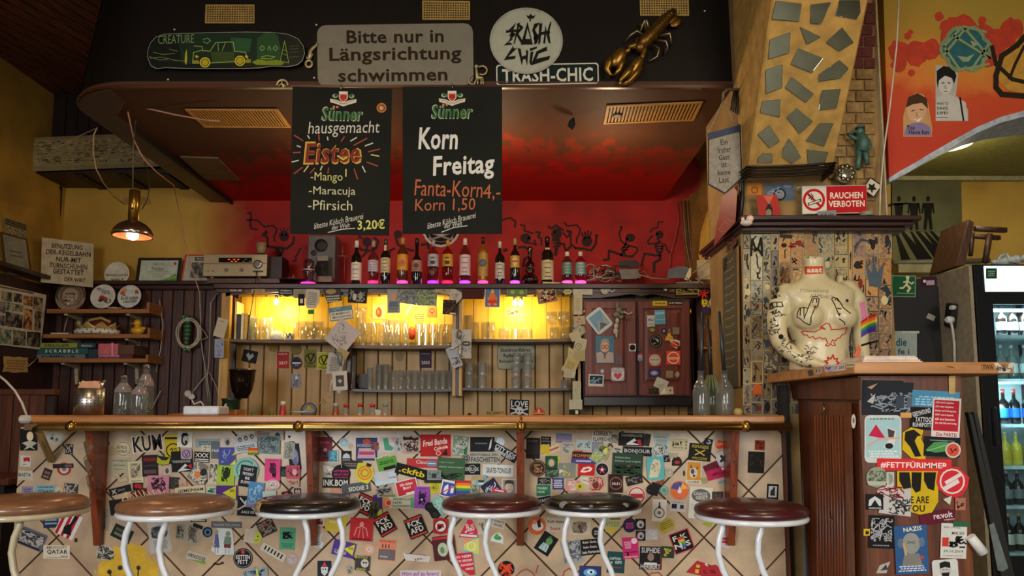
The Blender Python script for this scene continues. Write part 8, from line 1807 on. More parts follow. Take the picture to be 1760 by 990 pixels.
C_ROWS='''
205 64 120 38 4 r a89888 | W 0 0 100 20 2 8a5a54 | faded reddish line sticker near the rail
288 70 90 60 2 r c0bcb4 | P -20,20,-10,-10,6,-22,20,-8,26,20 3a3c44 | white sticker with a dark mountain
238 130 138 120 2 r 7c8c8c | S 0 0 120 100 44 3 3a4a4c | grey etched print sticker
370 80 24 22 0 [-.9,-.5,-.4,-1,0,-.5,.4,-1,.9,-.5,0,1] 26221f | | tiny black heart sticker
385 140 76 70 0 c c8ccc8 | O 0 0 30 6 2c3034;T ISI 0 0 40 22 2c3034 | round white sticker with three letters
404 210 76 170 -6 r 20222a | E 4 0 24 56 6a6c90;S 4 0 30 80 8 3 a8a8bc | dark sticker with a violet saint figure
370 170 70 110 4 r 9c9c90 | S 0 0 50 90 20 2 5a5a50 | grey line drawing sticker
260 296 102 146 2 r d84880 | S 0 0 44 90 18 6 3a1430;E 0 0 18 24 4a1a38;W 0 -62 80 8 1 7a1c44 | pink sticker with a dark hanging figure
262 392 92 66 0 c c8c0bc | O 0 0 30 3 a86a68;S 0 0 40 24 6 3 a86a68 | round cream sticker with a red rim
330 306 40 66 0 r 1c2420 | S 0 0 28 50 6 3 5a8a70 | small black and green sticker
394 310 90 90 0 r b85060 | S 0 0 70 60 12 5 5a2030;E 10 0 16 20 d0a0a0 | pinkish red portrait sticker
390 380 90 50 4 r a89c88 | S 0 0 70 30 10 4 a8383c | tan sticker with red scrawl
240 466 88 62 -3 r b4c4c0 | E 0 16 18 10 8a1c30;L -14,14,14,14 2 14100f | mint sticker with red lips
424 436 46 40 0 r 141312 | T fifi 0 0 30 24 c8c4bc | black sticker with handwriting beside the second bracket
350 450 60 30 -10 r 2a1c20 | R 0 0 20 12 c83a50 | dark crumpled sticker above the third stool
596 160 112 160 0 r 7c3040 | S 0 0 90 120 16 6 4a4048;T CAPITANA -4 -44 80 14 b8787c;C 10 4 12 c89090 | dark red poster sticker right of the second bracket
660 204 66 72 0 r 3c8ca0 | S 0 0 40 50 8 4 8cc0c8;L 26,-30,26,30 8 b8c0b8 | teal stamp sticker
728 118 62 62 0 c b0c8d0 | O 0 0 20 4 6a94ac | small pale blue round sticker
744 206 68 70 0 r 1a1c1e | P -26,14,-20,-10,0,-20,20,-10,26,14 c0c4c4;R 0 24 50 4 c0c4c4 | black sticker with a white dome drawing
770 140 40 40 0 [-.6,-1,.5,-.9,1,.2,.1,1,-.9,.4] b4a898 | | peeling beige scrap
876 160 140 150 0 r 30406c | E 0 -50 26 18 b84a34;T HORIZONT 0 -24 120 20 b8b0a8;P -50,-6,50,-6,60,60,-60,60 c8a0a8;R 0 26 100 22 a84870 | blue poster sticker with a ship and horizon
930 140 50 50 0 r 8c5050 | S 0 0 40 40 10 3 3a2424 | small dark red scribble sticker
1014 130 100 100 0 r c4bcb4 | P -30,-40,0,-46,10,0,40,20,30,40,-20,36 4c9474;P 20,-44,46,-44,40,-10 d88ca8 | white sticker with green and pink brush shapes
640 300 100 90 -4 r a8a494 | P -46,-40,46,-10,-46,10 d0ccc0;S 0 0 60 50 8 3 4a4844 | pale sticker with pointed stripes
780 262 140 56 2 r 3a3430 | W 0 0 110 26 2 8a8478 | brown black sticker with small print
710 322 124 124 0 c 151314 | T KOTTENKAN 0 -18 96 16 c03a78;T MEFLEY_CREW 0 4 96 14 c03a78;T MAGNUMPUBS 0 24 90 12 c03a78;L 0,-60,2,-40 3 c8c0b8 | round black sticker with pink lettering
676 380 178 66 1 r 1a1c1a | T INK.BOM -4 0 160 42 c8ccc4 | black sticker with old white serif letters
808 414 190 66 -8 r 4c5054 | T SIDDIE_3 14 4 130 28 d0d0cc | dark grey gradient sticker with rune-like letters
864 316 130 130 22 [-1,-.7,-.3,-1,.6,-.8,1,-.1,.7,.9,-.2,1,-.9,.6] c8c434 | O 0 0 42 10 d07a34;O 0 0 24 12 d07a34 | yellow sticker with an orange circle of words
672 428 66 26 -2 r c88870 | | small faded orange strip above the third stool
890 264 30 20 20 r 1c1a1a | | tiny black scrap near the yellow circle sticker
980 216 104 28 -20 r c4c09c | T Kunkelmut 0 0 86 16 4a4838 | cream strip with small script
1010 254 130 80 -14 r 5c9c3c | W 0 -10 100 24 2 1c3a14;R 10 30 80 22 161614 | green sticker with a black car shape
1000 350 150 84 -10 o b4c8d0 | B 3 7a9cac;T Why_Trump? 20 2 112 22 a83048 | pale blue rounded sticker asking a question
862 520 110 130 24 r 121110 | R 0 -50 104 14 a8242c;T FCK 0 -22 84 36 d8d4cc;T AFD 0 18 84 36 d8d4cc;R 0 50 104 12 a8242c | black red sticker with two rows of capitals right of the third stool
950 530 62 140 0 r 3c2868 | P 26,20,-26,60,28,66 c0bc28 | violet sticker standing on edge
925 560 54 120 10 r 4a4630 | S 0 0 40 100 14 5 1c1c18 | dark olive photo strip
962 590 70 80 0 [-.6,1,0,-1,.9,1] b8b428 | T NION 6 10 16 36 2c2c14 90 | yellow triangle sticker with vertical letters
994 652 118 136 -30 r 121110 | R 0 -54 112 14 b0282c;T FCK 0 -24 88 38 d8d4cc;T AFD 0 20 88 38 d8d4cc;R 0 56 112 12 b0282c | tilted black red capitals sticker, the middle of three
990 440 100 60 -10 r 8c8c88 | S 0 0 90 40 14 5 2a2a28 | dense grey graffiti sticker
1020 504 80 90 0 r b83434 | R 0 -34 80 16 3c8a4c;R 0 34 80 16 c8a83c;O 0 0 26 6 d8d0c8;E 0 0 12 12 3a7a3c | rasta coloured sticker with a leaf disc
222 672 110 100 -26 r 2c2826 | S 0 0 90 80 26 6 8c8478;E 0 -20 14 10 b83a3c | tilted dark photo sticker with a red spot
152 738 76 82 0 c b4c048 | C -12 -8 5 2a2c10;C 12 -8 5 2a2c10;L -20,10,-8,20,8,20,20,8 3 2a2c10 | small yellow-green smiley sticker
110 728 70 90 10 r b8b0a0 | | pale peeling sticker behind the smiley
358 744 104 146 2 r 54a480 | S 0 -20 60 40 26 7 2c2c3a;W 0 46 80 30 3 2c6a50 | mint green sticker with a dark cloud
266 834 176 56 30 r c4c0b4 | S 0 0 150 34 0 6 k;R -60 0 10 30 1c1a18;R -36 0 10 30 1c1a18;R -12 0 10 30 1c1a18;R 12 0 10 30 1c1a18;R 36 0 10 30 1c1a18;R 60 0 10 30 1c1a18 | white diagonal sticker with a row of black strokes
388 878 70 70 0 c b8b4b4 | O 0 0 28 2 8a6a70;S 0 0 36 30 8 2 a84a58 | round pinkish line sticker
562 756 76 100 14 [-.9,.2,-.4,-.1,.1,-1,.5,-.9,.3,0,1,.2,.9,.9,-.5,1] c4ccd0 | L -16,10,22,14 3 4a5a68;L -16,24,20,28 3 4a5a68;L -14,38,14,40 3 4a5a68 | white pointing hand sticker
566 634 66 60 0 r c8c8c8 | S 0 0 40 40 12 7 a8242c | white sticker with a red wax shape
652 652 94 90 4 r c8b43c | R 0 -16 40 16 c8c4b0;W 0 -36 70 10 1 5a5020 | yellow sticker behind the third stool legs
720 640 50 110 10 r c4ac2c | | narrow golden yellow sticker
842 686 150 150 4 r b02830 | E 0 -34 14 18 d89090;L 0,-20,-30,-10,-44,40 6 d89090;L 0,-20,30,-10,44,40 6 d89090;L -8,-10,-16,56 4 d89090;L 8,-10,16,56 4 d89090;R 0 62 120 10 701420 | red sticker with a pale insect man
726 812 146 100 14 r 4c3488 | P 0,0,66,-46,66,30 c8c838;S -20 30 80 30 12 4 b0a8c0;T NION 44 -14 30 18 1c1c14 | violet and yellow triangle sticker, lower one
894 816 66 72 0 c d8a080 | C 0 0 16 c4ccd0;C 0 0 8 8ca0b0 | pale orange round sticker
1010 820 116 140 4 r d88468 | R 0 30 110 70 6a6468;T INSTRUMENTE 0 -56 96 12 7a3028;R -30 -24 8 26 4a3834;R -10 -24 8 26 4a3834;R 10 -24 8 26 4a3834;T Wohlsein -20 44 50 12 d0c8c0 | orange and grey city sticker
848 906 96 96 4 r 3c3a40 | T BOYCC -6 -38 80 14 c8c034;E 16 0 26 28 c4c0b8;C 8 -4 6 k;C 24 -4 6 k;T ENON -6 40 60 14 c8c034 | dark skull photo sticker with yellow words
600 940 92 100 0 r 1c2834 | P -20,30,0,50,20,30,24,-10,-24,-10 c8ccc8;P -16,-14,0,-46,16,-14 c83a4c;C -8 6 5 k;C 8 6 5 k | dark sticker of a skull in a red party hat
766 946 44 70 0 c a09c94 | S 0 0 30 50 10 3 4a4844 | small oval grey sticker at the bottom
160 968 140 60 -8 r 8c9ca4 | S 0 0 120 40 16 6 4a6070;R 0 0 14 50 c0c860 | blue grey sticker at the bottom, under the mint one
'''
batch(FB,400,730,3.807,C_ROWS)
D_ROWS='''
172 130 60 96 2 r a8a8a8 | S 0 0 40 70 12 4 5a5a5a | pale grey sticker left of the red band poster
252 130 110 120 0 r b0988c | S 0 0 90 90 26 6 4a3430;P -50,-56,-20,-40,0,-56,20,-40,50,-50,50,-30,-50,-30 1a1818 | torn pinkish sticker left of the red band poster
414 136 200 144 0 r b01c20 | T Fred_Bande -4 -22 160 40 e0d4c8 -8 .2;T Colonia 34 14 90 24 e0d4c8 -12 .2;O 18 50 13 4 e0d4c8;P 40,60,70,20,80,64 1c1212 | large red poster sticker with white script
576 140 100 130 6 r 7a8a74 | S 0 0 80 110 22 7 b8bcb0;P 20,20,46,0,46,60 2c6a44 | green-grey torn sticker
720 130 160 100 0 r 15161a | T WARNUNG -10 -8 80 10 8c9094;P 40,40,50,-20,64,-44,56,20 c4c8c8 | black sticker with a white feather
838 112 56 56 0 c c4d0dc | | plain pale blue round sticker
866 182 180 62 30 r 14151a | T CITY_KIDS 0 -10 150 28 d8d8d8;L -74,8,74,8 3 d8d8d8;T FEEL_THE_BEAT 0 18 130 14 d8d8d8 | tilted black sticker with white city slogan
740 216 200 78 0 r a8a494 | T KEIN_FUSSBALL_DEN -10 -20 180 16 2a2824;T FASCHISTEN 0 12 190 32 3a3834 | grey slogan sticker against fascists
612 222 56 56 0 c 3c3c3c | O 0 0 20 4 a8a8a8;S 0 0 20 20 4 4 a8a8a8 | small round grey emblem sticker
654 290 104 74 0 r 161615 | T ERBLICK 0 0 90 24 b0b0a8;O 0 0 24 4 b0b0a8 | black sticker with round crest letters
822 300 200 78 2 r ccccc4 | T SKATE-TONGUE 4 0 160 34 3c3c3c 0 .1 | white sticker with thin jagged letters
330 252 210 60 2 r b83438 | T Claudi 0 -8 90 24 d8b8b0;R 60 0 60 36 5c84a4;R 60 0 50 6 d8d8d0 | red and blue striped strip sticker
515 290 180 148 3 r 3c5c3c | T regencirguis -30 -42 100 12 8ca08c;T daheim_nackt_möglich 0 -12 160 13 a0b0a0;S 0 46 150 40 18 7 20301f | large dark green party poster, left one
260 308 220 70 15 r 121210 | T .ckftb 0 0 170 38 d8c428 | black strip with bold yellow letters
404 330 90 66 0 r 7a8484 | R 0 4 30 30 2c3030;S 0 0 70 40 8 3 4a5050 | grey photo of a machine
60 338 90 60 0 r b8bcc0 | | hidden white corner beside the question sticker
226 410 146 104 -14 r b82c38 | B 7 d0c8c0;T Wir_lieben 0 -22 84 20 e0d4cc;T Bier! 0 2 50 18 e0d4cc;R 26 40 80 12 e0d4cc | red white bordered love sticker
410 410 84 74 -3 r c0b834 | C 0 0 28 a8a024;T M.C. 0 2 30 18 2a2c10 | yellow green oval-marked sticker
400 372 120 20 0 r 26241f | | thin dark strip sticker
500 420 106 110 12 r d0d0d0 | R 0 4 90 90 3a4c9c;P -30,-10,-10,-30,0,10,-14,40,-34,30 d8d8e0;P 12,-20,30,-24,34,20,14,26 d8d8e0;L -48,40,48,-36 7 b82c38 | blue sign sticker with dancing white figures
590 414 104 100 2 r 5c3a7c | R 0 -40 102 17 b02c2c;R 0 -24 102 17 d87a24;R 0 -7 102 17 d8c030;R 0 10 102 17 3c8a44;R 0 27 102 17 2c509c;R 0 43 102 13 6a3484;R -46 0 5 88 1c1a1a | rainbow pride flag sticker
712 362 70 70 0 r 68a4bc | C 0 -2 22 2c3438;P -14,16,14,16,20,30,-20,30 c0c8c8 | light blue square portrait sticker
690 348 80 30 0 r a89068 | | small tan strip behind the blue portrait
780 420 106 110 -34 r 23203c | S 0 0 80 60 14 4 c0bcd0 | tilted navy sticker with white handwriting
896 406 100 104 2 r bcb8b0 | R 0 0 84 90 8c8478;E 0 4 26 34 b8a898;P -30,-4,-30,-36,-6,-46,26,-38,30,0,18,-20,-18,-20 3c3830;L -12,-2,-6,-3 3 2c2824;L 8,-3,14,-2 3 2c2824;L -8,20,8,20 3 6a4a44 | passport photo sticker of a person with short hair
830 438 96 34 8 r c03048 | R 0 -6 60 8 d8d0c8 | red white strip under the passport photo
670 420 56 60 4 r 8c9484 | S 0 0 40 40 10 4 3c4438 | small grey green photo sticker
172 510 210 76 0 r b8b8a0 | R -84 0 40 74 c87c34;C -66 0 26 b83438;O -66 0 20 4 d8d0c0;T SPORTCLUB 28 -22 130 16 3a3c3a;T HIER! -6 0 60 14 3a3c3a;T ENTSPANNT! 24 22 130 16 3a3c3a;R 90 0 26 70 5c9c6c | long green and white sports club sticker
324 476 100 142 2 r 8c48a4 | S 0 0 44 90 18 6 2a1838;E 0 0 20 26 241430;W 0 -58 70 8 1 4a2060;C 0 14 6 d8d0d8 | purple sticker with a dark hanging figure
440 530 90 130 -24 [-.7,-.9,.5,-1,1,-.2,.6,.8,-.2,1,-.9,0] 80bcb8 | S 0 0 60 80 16 4 c8d8b8 | turquoise curled sticker beside the foot shape
392 560 74 124 -32 [-.6,-.9,.1,-1,.7,-.7,.6,-.2,.9,.3,.7,.9,0,1,-.8,.7,-.7,0,-1,-.5] 141414 | E 0 34 16 20 2c2c2c;E 0 -30 16 12 242424 | black footprint-shaped sticker
284 668 122 136 -22 r 121110 | R 0 -54 114 14 b83c30;T FCK 0 -24 90 38 d8d4cc;T AFD 0 20 90 38 d8d4cc;R 0 56 114 12 b83c30 | tilted black red capitals sticker, the right of three
80 640 6 6 0 r 1a1a18 | | tiny dark dot sticker between two capitals stickers
446 664 106 112 0 [-.9,-.8,0,-1,.9,-.8,.9,.8,0,1,-.9,.8] b02028 | C 0 0 42 161414;C 0 0 36 d8ccc4;P -22,-16,20,-16,24,10,-6,6,-10,24,-24,24 b02028;P -20,-2,8,-8,8,12,-8,22 1a1818 | red round sticker with two flags
560 640 60 60 0 [-1,.6,.6,-1,1,-.8,-.6,1] 4a4434 | | thin brown splinter sticker
634 680 130 120 4 [-.9,.7,-.2,-1,.2,-1,1,.5,.9,1,-1,1] c02c48 | S 0 0 60 60 10 6 d8c0c0;R 0 46 110 14 c8d0d4 | red watermelon slice sticker
714 670 50 100 0 r b8ac98 | S 0 0 30 80 10 4 5a5a44 | pale strip sticker with snake shape
826 646 86 62 14 r c0b8ac | T ROBOTE 0 -12 66 16 4a3c34;T ENGEL 2 12 60 16 4a3c34 | cream sticker with boxed letters
470 806 146 160 -7 r 4c2020 | R 0 -66 140 16 b82c38;E -10 10 34 46 a8b89c;E -14 14 14 22 6a7c64 | dark red sticker with a pale green mask
648 796 104 110 1 r 6cb4c8 | P 50,-54,50,54,-50,20,-50,-20 c8c458;P -50,-54,20,-54,-50,-10 d08c68;O 0 0 26 6 c8d8d8 | rainbow gradient hologram sticker
820 738 86 68 10 [-1,.9,-.9,0,-.4,-.8,.2,-1,.8,-.4,1,1] c0d0d0 | E 0 2 26 14 4c8a48;E -8 -12 12 12 5a9a50 | semicircle sticker with a green frog
290 866 180 60 3 [-1,-.7,1,-.3,.9,1,-.8,.8] c8c4c0 | T 399,- 20 14 70 20 8c2c3c -14;L -70,-20,60,-14 4 6a6a68 | crumpled white sales slip sticker
586 916 148 150 -7 [-1,-1,1,-1,1,1,.6,1,-.6,-.1] b8243c | T NO_NISM 10 -52 110 18 e0d4cc;T TO_SEXISM 20 -24 100 16 e0d4cc;T RASSISM 34 4 80 16 e0d4cc;T HASS 46 32 50 16 e0d4cc | red torn sticker with lines of slogans
316 976 266 46 0 r c4c0c8 | T Hört_auf_zu_feiern! 0 -2 240 28 9c3c8c | white sticker with magenta party slogan at the bottom edge
876 944 108 108 0 c 141212 | S 0 0 84 80 18 8 d8482c;L -30,-30,30,20 9 d8482c;L -36,30,30,-34 9 d8482c | round black sticker with orange red strokes
'''
batch(FB,640,730,3.807,D_ROWS)
E_ROWS='''
138 154 92 136 2 r 241c1a | W 0 -46 70 16 2 6a5c58;R 0 10 70 60 2e2422 | tall dark brown poster sticker right of the middle bracket
222 110 66 66 2 r 1a1614 | T A_SALE -2 -20 44 10 a89c90;T pumcan 0 0 50 10 a89c90;T gut_4f 0 20 44 10 a89c90 | small black sticker with red-white handwriting
340 88 104 62 3 r 6c7894 | T Diesmal_mal 0 -10 80 14 b86c8c;T Dr._Oberst! 0 14 90 16 c87c98 | blue sticker with pink doctor lettering
250 168 130 44 -22 r c4b494 | R 0 0 120 12 b84a3c | cream strip with a red band
216 160 60 60 0 r c0a42c | | yellow corner under the cream strip
366 156 80 84 4 r a8a494 | S 0 0 60 60 14 3 5a564c | pale sticker with small boxes
270 226 92 56 10 r b0b048 | S 0 0 70 40 12 6 6a7034 | yellow-green crumpled sticker
258 252 80 96 0 r 26422c | C 0 -4 30 3c6a40;E 0 -2 18 24 c8a890;R 0 40 70 12 1a2c1c | green sticker with a bearded face
262 318 90 50 0 r 2c3c30 | S 0 0 76 36 12 4 6a8470 | dark green strip sticker with lettering
170 286 106 108 0 c 3a2418 | O 0 0 46 5 8a6440;S 0 0 50 50 12 7 a87c50 | round brown medal sticker
210 376 86 60 2 r 1e1c1c | S 0 0 70 44 10 3 8c8484 | black script sticker above the green help card
206 430 98 78 0 r 2c6c4c | B 3 a8b8a0;T TRINKEN -8 -14 64 14 c0ccb4;T HILFE. -14 10 50 14 c0ccb4 | green drinking aid card sticker
214 492 100 50 -12 r 121212 | B 3 c8c8c4;T VANS -4 2 76 24 d8d8d4 | black shoe logo sticker at the fifth stool
302 386 74 76 0 r 2c3c74 | W 0 0 60 56 5 c8c8cc | small blue sticker with white lines
470 132 104 66 4 r a8b0ac | S 0 0 80 40 12 4 4c5c60 | pale grey photo sticker under the rail
596 74 144 90 2 r c4bcb0 | T KORREKTE 0 -16 128 30 262420;T KLAPPEICHEN 0 22 128 26 262420 | white sticker with tall black capitals at the rail
560 148 74 74 0 r 7c8084 | | plain grey square sticker near the rail
432 200 60 60 0 r b82c1c | | red corner left of the homage sticker
478 204 170 48 3 r 221c18 | T HOMME -20 0 120 22 c87434;E 60 0 18 16 b83048 | black sticker with orange capitals and a red apple
468 238 160 36 2 r 4c4078 | R 0 0 100 10 b8b0c8 | violet strip below the orange capitals
598 180 80 90 20 r 9c9868 | S 0 0 60 70 18 6 5a6030;E 10 -10 14 24 c8c468 | yellow green plant collage sticker
556 206 74 80 30 r 8ca090 | S 0 0 50 60 14 6 c8c458 | mint tilted scrap with yellow strokes
360 300 110 100 0 r 7c8074 | T K -14 -26 16 18 c8b834;S 0 20 50 40 10 4 c8c05c;P -50,-10,-20,0,-50,20 c8c4ac | grey green sticker with yellow chalk figures
486 294 108 76 3 r c01c20 | P -40,18,-20,-14,20,-22,40,-10,30,8,-10,20 e0d4cc;P -24,8,0,-8,26,-8,10,6 c01c20 | red sticker with a white winged shoe shape
590 292 92 90 0 c c0b8b4 | C 0 0 40 1c1a24;P 0,-26,8,-6,28,-4,10,8,16,28,0,14,-16,28,-10,8,-28,-4,-8,-6 b83c50;C 0 2 9 d8c8c8 | round dark sticker with a red star
482 364 70 50 10 [-1,-.4,0,-1,1,-.2,.6,1,-.6,.8] c8c0b4 | L -20,0,20,4 4 7a5a4c | peeling white oval sticker
548 386 106 92 0 [-.9,-.6,0,-1,.8,-.8,1,.2,.5,.9,-.5,1] 9c4038 | S 0 0 80 70 20 6 d0a090;E 0 10 22 22 6a2c24 | red brown crumpled strawberry-like sticker
396 400 90 80 10 r b8847c | S 0 0 70 60 16 4 d8c4b8 | faded pink flower sticker
444 404 56 46 0 c b8b03c | C 0 0 10 5a5a1c | small yellow-green blossom sticker
684 92 80 60 10 r 8c8474 | S 0 0 60 40 10 5 5a5448 | beige grey crumpled sticker under the rail
780 96 166 86 2 r 161514 | T TANNENLUGE 2 -26 140 18 9c988c;P -30,28,20,-8,34,6,10,20,60,34,-30,36 d0ccc4;P 36,4,62,-2,70,40,54,38 b8202c | black bolt sticker right of the middle
690 160 60 26 8 r a8a89c | R 0 0 40 8 3a3834 | small pale strip left of the eye lettering
820 174 190 60 3 r 1c1c1c | T BONJOUR 0 2 170 32 b0b0ac | black sticker with outlined white letters
976 130 104 146 2 r a8b4ac | T möbliertes -8 -50 76 14 5c6c68;W 0 -10 80 50 4 7a8c88;S 0 30 80 60 12 3 3c4844 | mint grey text sticker
960 174 96 80 0 c b8b8b0 | O 0 0 38 3 2c2c2c;S 0 0 50 50 14 3 2c2c2c | round white sketch sticker
884 100 40 80 10 r 2c2c2a | | dark torn corner right of the bolt sticker
756 262 200 150 3 r 2c4230 | T Gebüsschen -34 -46 100 14 8c9c8c;T Schönes_Land_möglich 0 -22 170 14 9cac9c;S 0 30 170 50 20 8 182818;C 8 10 6 a8443c | large dark green party poster, right one
1014 222 40 44 0 r 1c1e1e | S 0 0 30 30 6 3 9c9c98 | small black emblem beside the torn teal sticker
940 284 112 150 -4 r 58a8a8 | P -46,60,-30,-20,-6,-60,30,-50,36,-10,10,60 c8c0a0;S -6 0 40 60 10 3 7a7458 | teal sticker with a cream torn bottle shape
1028 310 56 66 0 c b4ac98 | O 0 0 20 3 7a7464;S 0 0 24 20 6 2 7a7464 | small round cream hand-drawn sticker
970 376 60 30 -8 [-1,-.5,1,-1,.7,.6,-.3,1] 7c4434 | | brown torn scrap below the teal sticker
678 384 96 120 0 r 2c1814 | C 2 0 42 8c5a4c;C 2 0 36 2c1814;T 50:51 2 2 52 18 d0bcac | dark brown sticker with a ringed score
800 362 106 60 -14 r 1e1c1c | S 0 0 80 40 10 4 8c8480 | black wedge sticker under the green poster
816 462 128 120 0 c d0b8b0 | C 0 0 54 b82c30;C 0 0 46 d4c8c0;R 0 4 84 30 b82c30 | round red and white stamp sticker
914 424 70 68 0 c 161616 | P -20,10,0,-20,22,-10,6,10 c4c0bc;P -10,16,16,6,12,20 c4c0bc | round black sticker with a white bird
996 430 60 60 0 c 5c8c78 | O 0 0 20 4 a8bcb0 | round hologram green sticker
162 660 118 122 0 c c4603c | E 6 4 38 30 d8d4cc;P 0,-24,22,-50,28,10,10,14 26201e;C -14 -24 14 d89068 | round orange sticker with a penguin-like bird
290 656 130 92 2 r c4bcac | T Kalk_bleibt -2 -22 110 18 4c443c;T bunt -4 22 66 24 a83038 | white sticker with coloured town slogan
442 672 146 98 2 r b8b0a0 | E 0 0 52 42 8c8070;S 0 0 80 66 24 5 6a5c50 | white sticker with a pencil knot drawing
548 706 54 72 0 c 1e1c20 | T KAL 6 -8 30 12 b8b4b8;T IST 6 8 30 12 b8b4b8 | round black sticker behind the fifth stool leg
650 660 120 120 4 [-.9,-.8,.8,-1,1,.2,.2,1,-.6,.7] a8a068 | T WITZE 0 -10 100 30 4c8470;E 0 26 34 20 b8a03c | yellowish translucent comic sticker
676 616 70 8 0 r 3a342c | | thin dark strip below the fifth stool ring
224 778 108 136 33 r 121416 | E 8 -24 22 24 5c8c50;P -20,0,24,0,30,50,-30,50 90b8bc;L -10,4,-14,40 4 b83c50;L 10,4,14,40 4 b83c50;P -14,-44,0,-60,20,-44 3c6a34 | tilted black sticker of a green-haired clown
770 658 90 96 0 c 2c2050 | R 0 2 46 38 a84468;W 0 2 40 30 3 2c2050 | round violet sticker with a red block
840 652 70 72 0 r 1c1c1e | E 0 0 24 26 b8b8b4;P -8,0,8,-8,12,12,-4,16 3a3a3c | black sticker with a white horse, upper one
842 726 66 66 0 r 222226 | E 0 0 22 24 a8a8a8;P -8,0,8,-8,12,12,-4,16 3a3a3c | black sticker with a white horse, lower one
914 718 80 72 0 r b0acac | S 0 0 60 50 8 3 c8c8c8 | translucent pale foil sticker
964 560 94 144 2 r ccc4b8 | O 0 16 32 6 4a4644;C 0 16 12 6a6664;P -6,-30,-4,-54,4,-54,6,-30,12,-14,-12,-14 2a2422;R 0 -36 8 10 8a2c30 | white sticker with a bottle and laurel wreath
1010 656 120 90 -24 [-1,-.6,.4,-1,1,0,.6,.9,-.8,1] a8983c | W 0 0 90 50 4 6a5c20 | torn yellow brown sticker
394 830 136 150 -10 j 8c9094 | S 0 0 110 130 34 4 4a5054;T CHILL -10 0 70 18 3a4044 | crumpled grey newspaper-like sticker
512 800 124 104 -6 r 141414 | T Kein_Gott, 0 -32 90 18 c8c4bc;T kein_Staat, 0 0 90 18 c8c4bc;T kein_Patriarchat 6 32 120 18 c8c4bc | black sticker with three white script lines
680 900 116 140 3 r 1c4448 | T CAPTAIN -6 -24 74 16 c8d0cc;T GIPS 16 0 44 20 c8d0cc;C -28 2 8 8c9c9c;R 0 34 90 5 a8383c | dark teal sticker with captain lettering
776 806 104 140 -4 r c02c6c | C 26 -44 20 d8c8cc;W -16 -20 50 50 4 e0b8c8;R 0 28 90 5 3c1424;R -20 40 14 24 3c1424;T ANGEKOMMEN 0 58 90 10 e0c8d0 | magenta sticker with fence drawing
908 872 146 150 2 r 1c1a1c | T SUPHIDE -2 -50 120 36 c8c4c0;E 0 -6 22 26 8c7468;P -40,30,40,30,44,46,-44,46 d0ccc8;T HERBERT 0 56 130 30 c8c4c0;R 66 0 8 140 7a2c30 | black and white portrait sticker with gothic letters
1018 834 86 76 3 r 26382c | S 0 0 40 50 12 6 b8a83c | dark green sticker with a yellow lion
512 962 144 76 2 r 2c3464 | E 0 6 44 26 5ca0c8;E 4 2 24 16 d0d8dc;C 6 2 9 1c2440 | blue violet sticker with a big eye
330 598 70 16 0 r c8c0b4 | | white sliver under the fifth stool
'''
batch(FB,880,730,3.807,E_ROWS)
